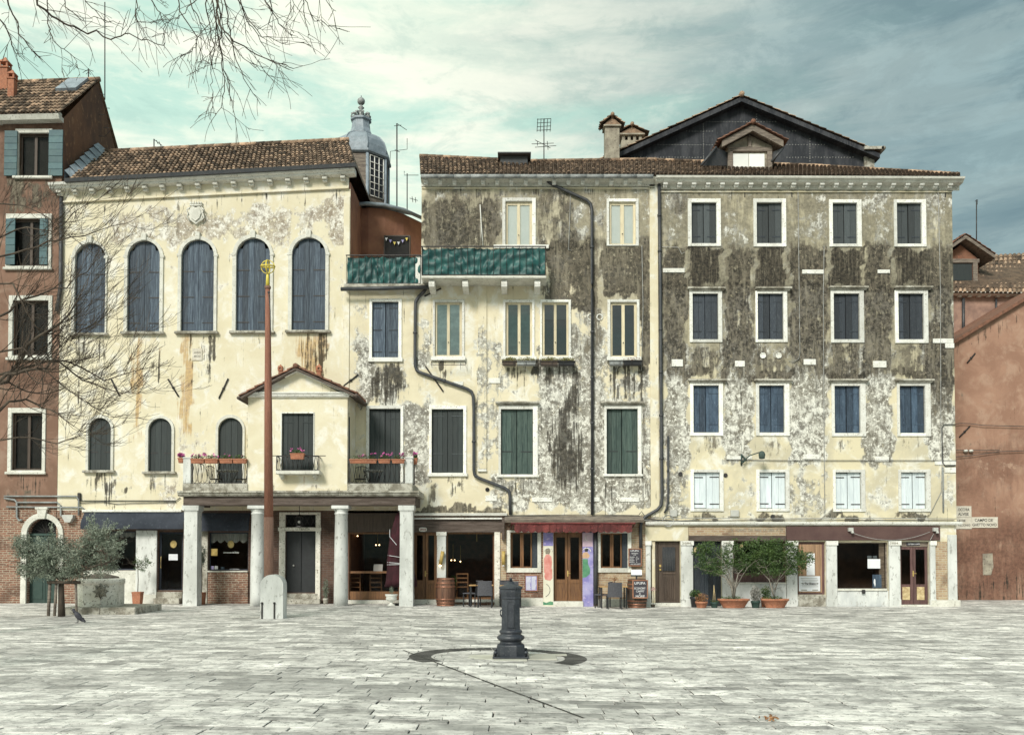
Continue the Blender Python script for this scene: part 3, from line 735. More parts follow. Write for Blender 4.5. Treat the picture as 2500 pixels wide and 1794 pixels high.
# ================================================================ synagogue building
sxL = PX(146, Y0, 800); sxR = PX(854, Y0, 800)
sy = thing('cream_building', 'pale cream building with five tall arched blue shuttered windows and a gabled portico bay', 'building', ((sxL + sxR) / 2, Y0, 0))
holes = []
for fr, op in (((176, 586, 262, 814), (183.5, 594, 258.5, 814)), ((304, 580, 399, 811), (312, 588, 391, 811)), ((435, 577, 530, 810), (443, 586, 523, 810)), ((568, 573, 667, 809), (577, 582, 660, 809)), ((704, 572, 803, 807.5), (713, 581, 795, 807.5))):
    holes.append(win_arch(sy, fr, op, M['shutter_blue'], shoulder=True))
for fr, op in (((211, 1013, 278, 1148), (217, 1020, 272, 1148)), ((356, 1014, 426, 1151), (363, 1021, 420, 1151)), ((527, 1012, 598, 1182), (533, 1020, 593, 1182))):
    holes.append(win_arch(sy, fr, op, M['shutter_dark'], key=False, sill=fr[0] < 500, planks=4, nostrap=True))
# window on the right terrace behind the balcony (shared wall plane)
ztop = P(500, 500, Y0)[2]; zgf = P(500, 1246, Y0)[2]
slope = lambda x: (x - sxL) / (sxR - sxL)
zTL = P(150, 497, Y0)[2]; zTR = P(850, 462, Y0)[2]
zw0 = P(500, 575, Y0)[2]
warp = lambda x, z: z if z < zw0 else zw0 + (z - zw0) * ((zTL + (zTR - zTL) * slope(x)) - zw0) / (zTL - zw0)
st = [('grey', 250, 520, 850, 600, .58, 60, 30), ('grey', 280, 500, 560, 590, .15, 50), ('grey', 620, 515, 700, 580, .3, 30), ('dirt', 395, 505, 440, 575, .38, 25), ('grey', 395, 600, 440, 690, .35, 20), ('grey', 800, 480, 850, 760, .42, 25), ('grey', 530, 600, 565, 700, .3, 20), ('grey', 665, 600, 700, 700, .2, 20),
      ('rust', 322, 815, 348, 1080, .95, 10, 60), ('rust', 440, 815, 470, 1060, 1.1, 10, 60), ('rust', 375, 818, 392, 900, .5, 10), ('rust', 560, 818, 600, 900, .35, 20), ('rust', 700, 812, 800, 900, .35, 20), ('rust', 730, 812, 800, 940, .7, 14, 60),
      ('blk', 186, 818, 204, 1000, .48, 6, 30), ('blk', 240, 830, 262, 900, .42, 6), ('blk', 310, 818, 330, 880, .4, 8), ('blk', 375, 860, 392, 935, .55, 8), ('blk', 505, 820, 528, 930, .5, 8), ('blk', 465, 880, 480, 960, .5, 8), ('blk', 740, 812, 800, 905, .46, 10, 30), ('blk', 784, 812, 800, 930, .4, 8), ('blk', 228, 1152, 240, 1180, .5, 8), ('blk', 255, 1175, 275, 1240, .55, 8), ('grey', 425, 1035, 520, 1110, .42, 25), ('grey', 380, 1180, 440, 1240, .4, 20), ('blk', 296, 1185, 308, 1205, .7, 6), ('grey', 300, 820, 400, 900, .25, 20), ('grey', 440, 815, 525, 1000, .22, 20), ('grey', 150, 700, 310, 1240, .12, 40), ('grey', 800, 950, 860, 1180, .3, 15), ('dirt', 840, 560, 856, 1180, .2, 8), ('blk', 150, 497, 850, 512, .28, 10, 12), ('blk', 215, 1152, 275, 1200, .38, 10, 20), ('blk', 362, 1154, 420, 1200, .34, 10, 20), ('grey', 200, 1150, 440, 1240, .2, 20), ('blk', 180, 816, 262, 870, .22, 8, 20), ('blk', 440, 813, 530, 870, .3, 8, 20), ('blk', 570, 812, 665, 860, .3, 8, 20)]
wall('wall', sy, M['plaster_syn'], sxL, sxR, zgf, zTL, holes, st, warp=warp)
# frieze + cornice, rising gently to the right
L = lambda px, py, Y: Vector(P(px, py, Y))
mb = MB(); mb.prism([PXY(150, 497, Y0)[0:2], PXY(852, 462, Y0), PXY(852, 428, Y0), PXY(150, 462, Y0)], Y0 - .06, Y0 + .02, .5)
mb.prism([PXY(150, 497, Y0), PXY(852, 462, Y0), PXY(852, 459, Y0), PXY(150, 494, Y0)], Y0 - .10, Y0 - .061, .1)
fz = mb.build('frieze', M['plaster_syn'], sy)
mb = MB(); mb.sweep(L(132, 471, Y0), L(870, 433, Y0), [(.0, 0), (-.30, .01), (-.34, .04), (-.34, .07), (-.43, .11), (-.46, .19), (.0, .19)])
co = mb.build('cornice', M['stone_white'], sy)
modillions(co, [152, 190, 232, 274, 317, 360, 402, 444, 488, 531, 575, 618, 663, 707, 751, 796, 840], lambda p: 483 - (p - 150) * .0515, Y0, mat='stone')
mb = MB(); mb.sweep(L(160, 447, Y0 - .45), L(869, 409, Y0 - .45), [(-.09, 0), (-.12, .12), (-.09, .12), (-.07, .03), (.05, .03), (.07, .12), (.1, .12), (.07, 0)]); mb.build('gutter', M['pipe'], sy)
yr = 34.7
mb = MB(); eA = L(168, 441, Y0 - .45); eB = L(868, 403, Y0 - .45); rB = L(850, 344, yr); rA = L(236, 374, yr)
tiles(mb, eA, eB, rB, rA, 62, 12)
for i in range(30):
    a = rA.lerp(rB, i / 30); b = rA.lerp(rB, (i + 1.1) / 30); mb.tube([a + Vector((0, 0, .03)), b + Vector((0, 0, .04))], .10, 8, rnd.random())
mb.add([rA, rB, (eB.x, 38, eB.z), (rA.x, 38, eA.z), eB], [(0, 1, 2, 3), (1, 4, 2)], .4)
sroof = mb.build('roof', M['tile'], sy)
mb = MB()   # grey flashing where the roof meets the taller house
q0, q1 = L(158, 450, Y0 - .35), L(240, 376, yr)
for i in range(7):
    a = q0.lerp(q1, i / 7); b = q0.lerp(q1, (i + 1.08) / 7)
    mb.add([a + Vector((-.02, 0, .0)), b + Vector((-.02, 0, .0)), b + Vector((-.02, 0, .42)), a + Vector((-.02, 0, .5)), a + Vector((.40, 0, .05)), b + Vector((.40, 0, .05))], [(0, 1, 2, 3), (0, 4, 5, 1), (4, 3, 2, 5)], rnd.random())
mb.build('flashing', M['lead'], sroof)
mb = MB(); mb.box(sxR - .12, sxR, Y0 + .03, 37.9, 0, zTR + .25); mb.build('side_wall', M['apse_wall'], sy)
mb = MB(); mb.box(sxL, sxL + .1, Y0 + .03, 38, 0, zTL); mb.box(sxL, sxR, 37.9, 38, 0, zTL); mb.build('rear_wall', M['apse_wall'], sy)
# corner pilaster strip on the right
a, b, c, d = RC(838, 480, 853, 1180, Y0); mb = MB(); mb.box(a, b, Y0 - .03, Y0 - .002, c, d, .5, .01); mb.build('pilaster', M['plaster_syn'], sy)
for p, q in (((271, 924.5), (291.6, 966)), ((410, 925), (436, 968)), ((557, 924), (534, 973)), ((874.5, 914), (838.6, 942))): anchor(sy, p, q)
# coat of arms and plaque
mb = MB(); cx_, _, cz_ = P(480, 524, Y0)
pts = [(-.22, .20), (-.28, .02), (-.20, -.22), (0, -.38), (.20, -.22), (.28, .02), (.22, .20), (.12, .26), (0, .22), (-.12, .26)]
mb.prism([(cx_ + a, cz_ + b) for a, b in pts], Y0 - .10, Y0 - .002, .5)
mb.prism([(cx_ + a * .72, cz_ + b * .72 - .01) for a, b in pts], Y0 - .15, Y0 - .101, .6)
for s in (-1, 1):
    mb.tube([(cx_ + s * .2, Y0 - .1, cz_ + .22), (cx_ + s * .31, Y0 - .12, cz_ + .12), (cx_ + s * .26, Y0 - .12, cz_ - .02), (cx_ + s * .30, Y0 - .1, cz_ - .14), (cx_ + s * .18, Y0 - .1, cz_ - .27)], .03, 6)
mb.box(cx_ - .22, cx_ + .22, Y0 - .12, Y0 - .003, cz_ + .27, cz_ + .33, .5, .01)
for k in range(5): mb.lathe([(.035, 0), (.045, .06), (.01, .12)], (cx_ - .18 + k * .09, Y0 - .07, cz_ + .33), 6)
mb.build('coat_of_arms', M['stone'], sy)
a, b, c, d = RC(470, 851, 494, 880, Y0); mb = MB(); mb.box(a, b, Y0 - .03, Y0 - .002, c, d, .5, .005); pl = mb.build('wall_plaque', M['sign_stone'], sy)
for k, s_ in enumerate(('ANNO', 'MDCXX')): text(s_, 474, 858 + k * 9, 490, 863 + k * 9, Y0 - .034, M['carved'], pl)

# ---------------- ground floor of the synagogue
z0g = -.12
def gwall(name, parent, mat, px0, px1, ztp, holes_px, extra=None, cell=2.5, y=Y0, depth=.22, st=()):
    hs = []
    for h in holes_px:
        a, b, c, d = RC(*h[:4], y); c = z0g + .02 if len(h) > 4 and h[4] == 'door' else c
        hs.append((a, b, c, d, 'rect', depth))
    return wall(name, parent, mat, PX(px0, y, 1350), PX(px1, y, 1350), z0g, ztp, hs, st, cell=cell, Y=y)
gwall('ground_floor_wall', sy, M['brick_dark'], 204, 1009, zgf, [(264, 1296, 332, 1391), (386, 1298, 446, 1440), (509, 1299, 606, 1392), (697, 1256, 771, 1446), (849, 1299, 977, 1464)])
gwall('brick_strip', sy, M['brick_red'], 136, 204, zgf, [])
def plate(name, parent, mat, x0, y0, x1, y1, pr=.05, y=Y0, z0=None, bev=.008, back=.002, tint=.5):
    a, b, c, d = RC(x0, y0, x1, y1, y); mb = MB()
    if z0 is not None: c = z0
    mb.box(a, b, y - pr, y - back, c, d, tint, bev); return mb.build(name, M[mat], parent)
# shop one: white stone dado, jamb, window with scalloped blind, glazed door
plate('dado', sy, 'stone', 205, 1392, 333, 1468, .06, z0=0)
plate('jamb', sy, 'column_stone', 333, 1294, 384, 1468, .07, z0=0); plate('plinth', sy, 'stone', 300, 1450, 384, 1468, .12, z0=0)
plate('shop_cornice', sy, 'stone_white', 205, 1244, 446, 1250, .16)
def shop_window(parent, px, frame_mat='awning_navy', fw=3, y=Y0, depth=.16, mull=None, door=False, gl='glass', fname='shop_window'):
    a, b, c, d = RC(*px, y); 
    if door: c = 0.02 if not isinstance(door, float) else door
    t = fw / 69.; mb = MB(); bars(mb, a, b, c, d, a + t, b - t, c + t, d - t, y + depth - .05, y + depth)
    if mull:
        for mx in mull: X = PX(mx, y, 1380); mb.box(X - t / 2, X + t / 2, y + depth - .048, y + depth, c + t, d - t)
    f = mb.build(fname, M[frame_mat], parent); pane(f, a + t, b - t, c + t, d - t, y + depth - .02, gl); return f
def scallops(parent, px0, px1, py0, py1, n, y, mat='curtain', name='scalloped_blind'):
    a, b, c, d = RC(px0, py0, px1, py1, y); mb = MB(); w = (b - a) / n
    for i in range(n):
        x0 = a + w * i; V = []; K = 6
        for r in range(4):
            for k in range(K + 1):
                u = k / K; zz = d - (d - c) * (r / 3) * (.72 + .28 * math.sin(math.pi * u))
                V.append((x0 + w * u, y - .05 * math.sin(math.pi * u) - .012 * math.sin(u * 20 + r), zz))
        mb.add(V, [(r * (K + 1) + k, (r + 1) * (K + 1) + k, (r + 1) * (K + 1) + k + 1, r * (K + 1) + k + 1) for r in range(3) for k in range(K)], rnd.random(), True)
    return mb.build(name, M[mat], parent)
def disc(mb, cx, cz, r, y, t=.02, n=20, sq=1.0, tint=.5):
    mb.prism([(cx + r * math.cos(2 * math.pi * k / n), cz + r * sq * math.sin(2 * math.pi * k / n)) for k in range(n)], y - t, y, tint)
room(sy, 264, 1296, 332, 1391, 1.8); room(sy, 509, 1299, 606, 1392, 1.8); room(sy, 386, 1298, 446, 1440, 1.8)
w1 = shop_window(sy, (264, 1296, 332, 1391)); scallops(w1, 267, 330, 1299, 1312, 5, Y0 + .2)
w2 = shop_window(sy, (509, 1299, 606, 1392)); scallops(w2, 512, 604, 1301, 1325, 5, Y0 + .24)
d1 = shop_window(sy, (386, 1298, 446, 1440), fw=5, door=.42, fname='shop_door')
def sticker(parent, x0, y0, x1, y1, mat, y=Y0 + .125, name='sticker'):
    a, b, c, d = RC(x0, y0, x1, y1, y); mb = MB(); mb.box(a, b, y - .006, y, c, d); return mb.build(name, M[mat], parent)
for wn, px, py in ((w2, 563.5, 1328), (d1, 423.5, 1328)):
    x, _, z = P(px, py, Y0 + .12); mb = MB(); disc(mb, x, z, .115, Y0 + .125, .008, 24, 1.15); lg = mb.build('round_emblem', M['gold'], wn)
    mb = MB()
    for rr in (.10, .055):
        mb.tube([(x + rr * math.cos(t), Y0 + .113, z + rr * 1.15 * math.sin(t)) for t in [2 * math.pi * k / 24 for k in range(25)]], .004, 4)
    mb.build('emblem_ring', M['carved'], lg)
sticker(w2, 515, 1339, 531, 1356, 'gold'); sticker(d1, 412, 1352, 434, 1367, 'paper', name='notice'); sticker(w2, 515, 1381, 522, 1390, 'mural_violet'); sticker(w2, 524, 1381, 532, 1389, 'glowwhite'); sticker(w2, 539, 1383, 548, 1392, 'shutter_blue'); sticker(w2, 561, 1388, 584, 1392, 'paper', name='card')
text('Laboratorio del Dolce', 545, 1346, 583, 1350, Y0 + .12, M['blind_white'], w2)
mb = MB(); x, _, z = P(394, 1372, Y0 + .05); mb.tube([(x, Y0 + .04, z - .2), (x, Y0 + .0, z - .19), (x, Y0 + .0, z + .19), (x, Y0 + .04, z + .2)], .014, 6); mb.build('door_handle', M['gold'], d1)
mb = MB(); a, b, c, d = RC(384, 1442, 447, 1468, Y0); mb.box(a, b, Y0 - .10, Y0 + .4, 0, .41, .4, .01); mb.box(a, b, Y0 - .40, Y0 - .101, 0, .2, .6, .01); mb.build('doorstep', M['stone_dirty'], sy)
plate('jamb', sy, 'stone_dirty', 483, 1294, 508, 1468, .07, z0=0); plate('sill', sy, 'stone', 507, 1392.5, 606, 1396, .10)
gw = gwall('brick_apron', sy, M['brick_red'], 508, 606, P(550, 1396, Y0)[2], [], y=Y0 - .05)
# navy fascia awning across both shops
def awn(parent, px0, px1, py0, py1, y0, y1, mat, name, scal=0):
    a, _, zt = P(px0, py0, y0); b, _, zb = P(px1, py1, y1); a = PX(px0, y0, py0); zb = P(px0, py1, y1)[2]
    mb = MB(); n = max(2, int((b - a) / .12)); V = []
    rows = 4
    for r in range(rows + 1):
        for k in range(n + 1):
            u = r / rows; sag = .02 * math.sin(k * .9) * u + .012 * math.sin(k * 2.3)
            V.append((a + (b - a) * k / n, y0 + (y1 - y0) * min(1, u * 1.6) - sag, zt + (zb - zt) * u))
    mb.add(V, [(r * (n + 1) + k, (r + 1) * (n + 1) + k, (r + 1) * (n + 1) + k + 1, r * (n + 1) + k + 1) for r in range(rows) for k in range(n)], .5, True)
    mb.add([(p[0], p[1] + .02, p[2]) for p in V], [(r * (n + 1) + k, r * (n + 1) + k + 1, (r + 1) * (n + 1) + k + 1, (r + 1) * (n + 1) + k) for r in range(rows) for k in range(n)], .5, True)
    return mb.build(name, M[mat], parent)
awn(sy, 207, 447, 1250, 1291, Y0 - .1, Y0 - .42, 'awning_navy', 'awning'); awn(sy, 482, 607, 1252, 1296, Y0 - .1, Y0 - .3, 'awning_navy', 'awning')
# central doorway of the portico
mb = MB(); a, b, c, d = RC(682, 1250, 783, 1466, Y0); A, B, Cc, D = RC(697, 1256, 771, 1446, Y0); zl0, zl1 = P(730, 1296, Y0)[2], P(730, 1287, Y0)[2]
mb.box(a, A, Y0 - .07, Y0 + .04, 0, d, .5, .012); mb.box(B, b, Y0 - .07, Y0 + .04, 0, d, .5, .012); mb.box(A, B, Y0 - .068, Y0 + .04, D, d, .5, .01)
mb.box(a - .03, b + .03, Y0 - .11, Y0 - .071, zl0, zl1, .6, .01); mb.box(A, B, Y0 - .07, Y0 + .08, zl0, zl1, .6)
ds = mb.build('door_surround', M['well_stone'], sy)
mb = MB(); zb = .36; mb.box(A, (A + B) / 2 - .004, Y0 + .12, Y0 + .17, zb, zl0, .4, .01); mb.box((A + B) / 2 + .004, B, Y0 + .12, Y0 + .17, zb, zl0, .5, .01); dd = mb.build('door', M['door_black'], ds)
mb = MB(); x, _, z = P(717, 1380, Y0 + .1); mb.ball((x, Y0 + .09, z), .035); mb.build('door_handle', M['plastic_grey'], dd)
mb = MB()
for k in range(5): X = A + (B - A) * (k + .5) / 5; mb.tube([(X - .1, Y0 + .05, zl1 + .03), (X + .1, Y0 + .05, D - .03)], .012, 5); mb.tube([(X + .1, Y0 + .055, zl1 + .03), (X - .1, Y0 + .055, D - .03)], .012, 5)
mb.build('transom_grille', M['iron'], ds)
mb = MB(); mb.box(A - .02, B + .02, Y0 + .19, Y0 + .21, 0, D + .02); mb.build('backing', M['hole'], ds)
text('L. TERESA', 722, 1288.5, 757, 1293.5, Y0 - .114, M['carved'], ds)
mb = MB(); mb.box(a - .05, b + .05, Y0 - .35, Y0 - .071, 0, .17, .5, .01); mb.box(A - .1, B + .1, Y0 - .071, Y0 + .2, 0, .355, .6, .01); mb.build('doorstep', M['stone_dirty'], ds)
# restaurant front behind the portico
plate('shop_fascia', sy, 'wood_dark', 848, 1252, 976, 1298, .08)
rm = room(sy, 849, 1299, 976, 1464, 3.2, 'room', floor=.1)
w3 = shop_window(sy, (849, 1299, 976, 1464), 'wood_brown', fw=4, door=.12)
mb = MB(); a, b, c, d = RC(851, 1394, 974, 1399, Y0); mb.box(a, b, Y0 + .12, Y0 + .6, c, d); mb.box(a, b, Y0 + .1, Y0 + .14, .14, .42); mb.build('counter_top', M['wood_brown'], w3)
plate('sill', sy, 'stone', 849, 1464, 976, 1470, .16, z0=.0)
# ---------------- portico: architrave, cornice, columns, pediment bay, balconies
x0p = PX(446, YP, 1215); x1p = PX(1014, YP, 1215)
zc0, zc1, zc2 = P(700, 1233, YP)[2], P(700, 1211, YP)[2], P(700, 1198, YP)[2]
po = None
mb = MB(); mb.box(x0p, x1p, YP + .05, YP + .55, zc0, zc1, .5, .01); mb.box(x0p, x0p + .4, YP + .55, Y0 - .01, zc0, zc1); mb.box(x1p - .4, x1p, YP + .55, Y0 - .01, zc0, zc1)
mb.build('architrave', M['wood_beam'], sy)
mb = MB(); mb.box(x0p + .4, x1p - .4, YP + .55, Y0 - .01, zc0 + .2, zc0 + .24); mb.build('portico_ceiling', M['wood_pale'], sy)
mb = MB(); n = 9
for i in range(n):
    a = x0p - .14 + (x1p - x0p + .28) * i / n; b = x0p - .14 + (x1p - x0p + .28) * (i + 1) / n - .008
    mb.sweep((a, YP, zc1), (b, YP, zc1), [(.0, 0), (-.04, .0), (-.10, .06), (-.10, .10), (-.16, .12), (-.16, zc2 - zc1), (1.59, zc2 - zc1), (1.59, 0)], rnd.random())
mb.build('terrace_slab', M['stone_dirty'], sy)
for i, (a, b, y) in enumerate(((446.5, 481, 1), (606.5, 641.5, 0), (812, 847, 0), (974.6, 1008, 1))):
    X0, X1 = PX(a, YP, 1350), PX(b, YP, 1350); xc = (X0 + X1) / 2; r = (X1 - X0) / 2; g0 = gz(xc) - .03; h = zc0 - g0; mb = MB(); yc = YP + .02 + r
    if y:
        rr = r * 1.414
        mb.lathe([(rr, 0), (rr, .42), (rr * .985, .43), (rr * .94, h * .5), (rr * .93, h - .24), (rr * .97, h - .23), (rr * .97, h - .19), (rr * 1.14, h - .17), (rr * 1.18, h - .005)], (xc, yc, g0), 4, .5, rot=math.pi / 4, smooth=False)
    else:
        mb.lathe([(r * 1.0, 0), (r, .4), (r * .98, h * .4), (r * .88, h - .3), (r * .95, h - .29), (r * .95, h - .25), (r * .86, h - .24), (r * .9, h - .2), (r * 1.05, h - .13), (r * 1.05, h - .118)], (xc, yc, g0), 28, .5)
        mb.box(xc - r * 1.2, xc + r * 1.2, yc - r * 1.2, yc + r * 1.2, g0 + h - .117, g0 + h - .005, .7, .012)
    mb.build('column', M['column_stone'], sy)
# pediment bay
bx0, bx1 = PX(605, YP, 1080), PX(848, YP, 1080); zp = P(726, 1150 - 182, YP)[2]   # horizontal cornice y 968
zap = P(726, 905, YP)[2]; xa = PX(726.5, YP, 905)
op = RC(688, 1009, 765, 1147.6, YP)
stb = [('dirt', 605, 1184, 680, 1200, .5, 30, 14), ('dirt', 745, 1182, 848, 1200, .5, 30, 14), ('rust', 690, 1150, 770, 1180, .2, 10), ('dirt', 600, 960, 850, 972, .3, 8), ('grey', 605, 900, 848, 1190, .06, 30)]
wall('bay_front', sy, M['plaster_syn'], bx0, bx1, zc2, zp, [(op[0], op[1], op[2], op[3], 'rect', .2)], stb, Y=YP)
mb = MB(); mb.box(bx0, bx0 + .12, YP + .01, Y0 - .002, zc2, zp + .1); mb.box(bx1 - .12, bx1, YP + .01, Y0 - .002, zc2, zp + .1)
mb.prism([(bx0, zp), (bx1, zp), (xa, zap)], YP + .004, Y0 - .002); mb.build('bay_side', M['plaster_syn'], sy)
ex0, ex1 = PX(583, YP - .3, 965), PX(870, YP - .3, 962); zel = P(583, 968, YP - .3)[2]; zer = P(870, 962, YP - .3)[2]; ztp = P(726, 895, YP - .3)[2]
mb = MB()   # raking cornice + horizontal cornice
mb.sweep((bx0 - .06, YP, zp - .03), (bx1 + .06, YP, zp - .03), [(.0, 0), (-.08, 0), (-.12, .05), (-.12, .09), (-.17, .12), (-.17, .16), (.0, .16)])
for s, e in (((bx0 - .2, zp + .10), (xa, zap + .05)), ((xa, zap + .05), (bx1 + .2, zp + .10))):
    mb.sweep((s[0], YP, s[1]), (e[0], YP, e[1]), [(.0, -.11), (-.13, -.11), (-.17, .0), (.0, .0)])
mb.build('pediment_moulding', M['stone_white'], sy)
mb = MB(); yb = Y0 - .01
tiles(mb, (ex0, YP - .3, zel), (ex0, yb, zel), (xa, yb, ztp), (xa, YP - .3, ztp), 11, 7); tiles(mb, (ex1, yb, zer), (ex1, YP - .3, zer), (xa, YP - .3, ztp), (xa, yb, ztp), 11, 7)
for i in range(6): y = YP - .32 + (yb - YP) * i / 5.6; mb.tube([(xa, y, ztp + .03), (xa, y + .38, ztp + .045)], .09, 8, rnd.random())
br = mb.build('bay_roof', M['tile_red'], sy)
mb = MB(); mb.cur = 0
for s, zz in ((ex0, zel), (ex1, zer)):
    mb.add([(s, YP - .3, zz - .03), (s, yb, zz - .03), (xa, yb, ztp - .03), (xa, YP - .3, ztp - .03), (s, YP - .3, zz - .10), (s, yb, zz - .10), (xa, yb, ztp - .10), (xa, YP - .3, ztp - .10)], [(4, 5, 6, 7), (0, 4, 7, 3), (0, 1, 5, 4), (0, 3, 2, 1)])
    mb.tube([(s, YP - .35, zz - .05), (s, yb, zz - .05)], .06, 8)
mb.build('eave', M['wood_beam'], br)
x, _, z = P(685, 930, YP + .6); chimney(x, YP + .6, z - .1, P(685, 906, YP + .6)[2], .13, parent=br)
x, _, z = P(779, 930, YP + .6); chimney(x, YP + .6, z - .1, P(779, 907, YP + .6)[2], .15, parent=br)
# bay window shutters
mb = MB(); A, B, Cc, D = op; bars(mb, A - .04, B + .04, Cc, D + .04, A, B, Cc, D, YP - .02, YP + .05); bw = mb.build('window', M['stone_white'], sy)
leafpanel(A + .005, (A + B) / 2 - .004, Cc, D - .005, YP + .09, M['shutter_dark'], bw, 3, 'shutter_dark', True, (.28, .85)); leafpanel((A + B) / 2 + .004, B - .005, Cc, D - .005, YP + .09, M['shutter_dark'], bw, 3, 'shutter_dark', False, (.28, .85))
mb = MB(); mb.box(A - .02, B + .02, YP + .17, YP + .18, Cc - .02, D + .02); mb.build('backing', M['hole'], bw)
# small bay balcony
a, b, c, d = RC(673, 1148.5, 780, 1157, YP - .4)
mb = MB(); mb.box(a, b, YP - .42, YP - .001, c, d, .5, .015)
for px in (686, 767):
    x = PX(px, YP - .3, 1160); mb.box(x - .06, x + .06, YP - .3, YP - .001, c - .09, c - .001, .4, .01); mb.box(x - .05, x + .05, YP - .18, YP - .001, c - .15, c - .091, .4, .01)
bb = mb.build('balcony', M['stone'], sy)
def crescent_rail(parent, x0, x1, z0, z1, y, n, ends=True, yb=None, name='railing'):
    mb = MB(); mb.box(x0 - .01, x1 + .01, y - .02, y + .02, z1 - .02, z1); mb.box(x0, x1, y - .012, y + .012, z0, z0 + .02)
    w = (x1 - x0) / n
    for i in range(n):
        c = x0 + w * (i + .5)
        for s in (-1, 1):
            mb.tube([(c, y, z0 + .02), (c + s * w * .35, y, z0 + (z1 - z0) * .10), (c + s * w * .47, y, z0 + (z1 - z0) * .3), (c + s * w * .25, y, z0 + (z1 - z0) * .66), (c + s * w * .06, y, z1 - .02)], .009, 5)
    for x in (x0, x1): mb.box(x - .012, x + .012, y - .012, y + .012, z0, z1)
    if yb:
        for x in (x0, x1):
            mb.box(x - .015, x + .015, y, yb, z1 - .02, z1 - .001); mb.box(x - .012, x + .012, y, yb, z0, z0 + .018)
            k = max(1, int(abs(yb - y) / .12))
            for j in range(k): yy = y + (yb - y) * (j + .5) / k; mb.tube([(x, yy, z0), (x, yy, z1)], .007, 4)
    return mb.build(name, M['iron'], parent)
z1 = P(726, 1113, YP - .4)[2]
crescent_rail(bb, PX(675, YP - .4, 1130), PX(776, YP - .4, 1130), d, z1, YP - .38, 10, yb=YP - .003)
mb = MB(); a = PX(664, YP - .4, 1114); b = PX(795, YP - .4, 1114); mb.tube([(a, YP - .38, z1 + .01), (b, YP - .38, z1 + .01)], .014, 6); mb.build('handrail', M['iron'], bb)
# parapet and railings of the two terraces
zr0, zr1 = P(530, 1180, YP)[2], P(530, 1121, YP)[2]
for s in (0, 1):
    px = ((447, 605), (848, 1008))[s]; post = ((448, 467), (989, 1008))[s]; rl = ((469, 603), (853, 987))[s]
    a, b = PX(px[0], YP, 1190), PX(px[1], YP, 1190); mb = MB(); mb.box(a, b - (.0 if s else .0), YP - .06, YP + .2, zc2 + .002, zr0 - .002, .5, .015)
    pxo = (a, a + .2) if s == 0 else (b - .2, b)
    mb.box(pxo[0], pxo[1], YP + .2, Y0 - .01, zc2 + .002, zr0 - .002, .5, .015)
    pr = mb.build('parapet', M['stone_dirty'], sy)
    a, b = PX(post[0], YP, 1150), PX(post[1], YP, 1150); mb = MB(); mb.box(a, b, YP - .05, YP + .2, zr0, zr1 + .02, .6, .015); mb.box(a - .02, b + .02, YP - .07, YP + .22, zr1 + .021, zr1 + .07, .7, .015); mb.build('corner_post', M['column_stone'], pr)
    crescent_rail(pr, PX(rl[0], YP, 1150), PX(rl[1], YP, 1150), zr0, zr1 - .02, YP + .02, 11)
    xs = (a + .1) if s == 0 else (b - .1); mb = MB()
    mb.box(xs - .015, xs + .015, YP + .2, Y0 - .02, zr1 - .03, zr1)
    for j in range(9): yy = YP + .28 + j * .15; mb.tube([(xs, yy, zr0), (xs, yy, zr1)], .008, 4)
    mb.build('side_railing', M['iron'], pr)
# white ledge cables on the left ground floor
mb = MB()
for pts, r in (([(190, 1216), (196, 1222), (300, 1222), (430, 1222), (440, 1214)], .016), ([(195, 1228), (250, 1225), (285, 1230), (320, 1228), (430, 1226)], .012)): mb.tube([P(a, b, Y0 - .04) for a, b in pts], r, 5)
mb.build('cable', M['cable_dark'], sy)
mb = MB(); a, b, c, d = RC(191, 1203, 199, 1222, Y0); mb.box(a, b, Y0 - .09, Y0 - .002, c, d, .5, .02); mb.build('bell_box', M['iron'], sy)
# downpipe by the bay
mb = MB(); mb.tube([P(852, 1018, YP + .25), P(852, 1100, YP + .25), P(851, 1176, YP + .25)], .035, 8); mb.build('downpipe', M['pipe'], sy)
# ================================================================ middle building
mxL = PX(853, Y0, 900); mxT = PX(1029, Y0, 560); mxR = PX(1598, Y0, 900)
md = thing('stained_building', 'mould stained cream building with green netted balcony and restaurant below, beside the portico', 'building', ((mxL + mxR) / 2, Y0, 0))
zm = P(1300, 1258, Y0)[2]; zmt = P(1300, 447, Y0)[2]; zter = P(940, 694, Y0)[2]
H = [(mxL, mxT, zter, zmt, 'skip')]
SG, SGr = M['shutter_dark'], M['shutter_green']
H.append(win_casement(md, (1226.5, 484, 1308, 600), (1234, 492, 1299, 600), [(1240, 500, 1262.5, 598), (1270, 500, 1293, 598)], M['blind_white']))
H.append(win_casement(md, (1481, 486, 1559, 601), (1487, 493, 1552, 598), [(1493, 500, 1515, 594), (1524, 500, 1546, 594)], M['blind_white']))
H.append(win_shutter(md, (902, 730, 981, 884), (908.5, 737, 973, 873), M['shutter_blue'], ledge=None, planks=2, straps=(.1, .5, .9), strap='shutter_slate'))
H.append(win_casement(md, (1056.7, 732, 1134, 871), (1062, 738, 1128, 871), [(1067, 743, 1091, 866), (1098, 743, 1121.6, 866)], M['blind_slats'], sillpx=(1052.5, 871, 1137, 881)))
H.append(win_casement(md, (1228, 732, 1305, 871), (1234, 738, 1299, 871), [(1241, 743, 1264, 866), (1271, 743, 1294, 866)], M['blind_teal'], sillpx=(1224, 871, 1310, 880)))
H.append(win_casement(md, (1319, 732, 1394, 871), (1323, 738, 1388, 871), [(1329.5, 743, 1352.4, 866), (1359, 743, 1383, 866)], M['blind_dark'], sillpx=(1316, 871, 1397, 880), blind_part=.3))
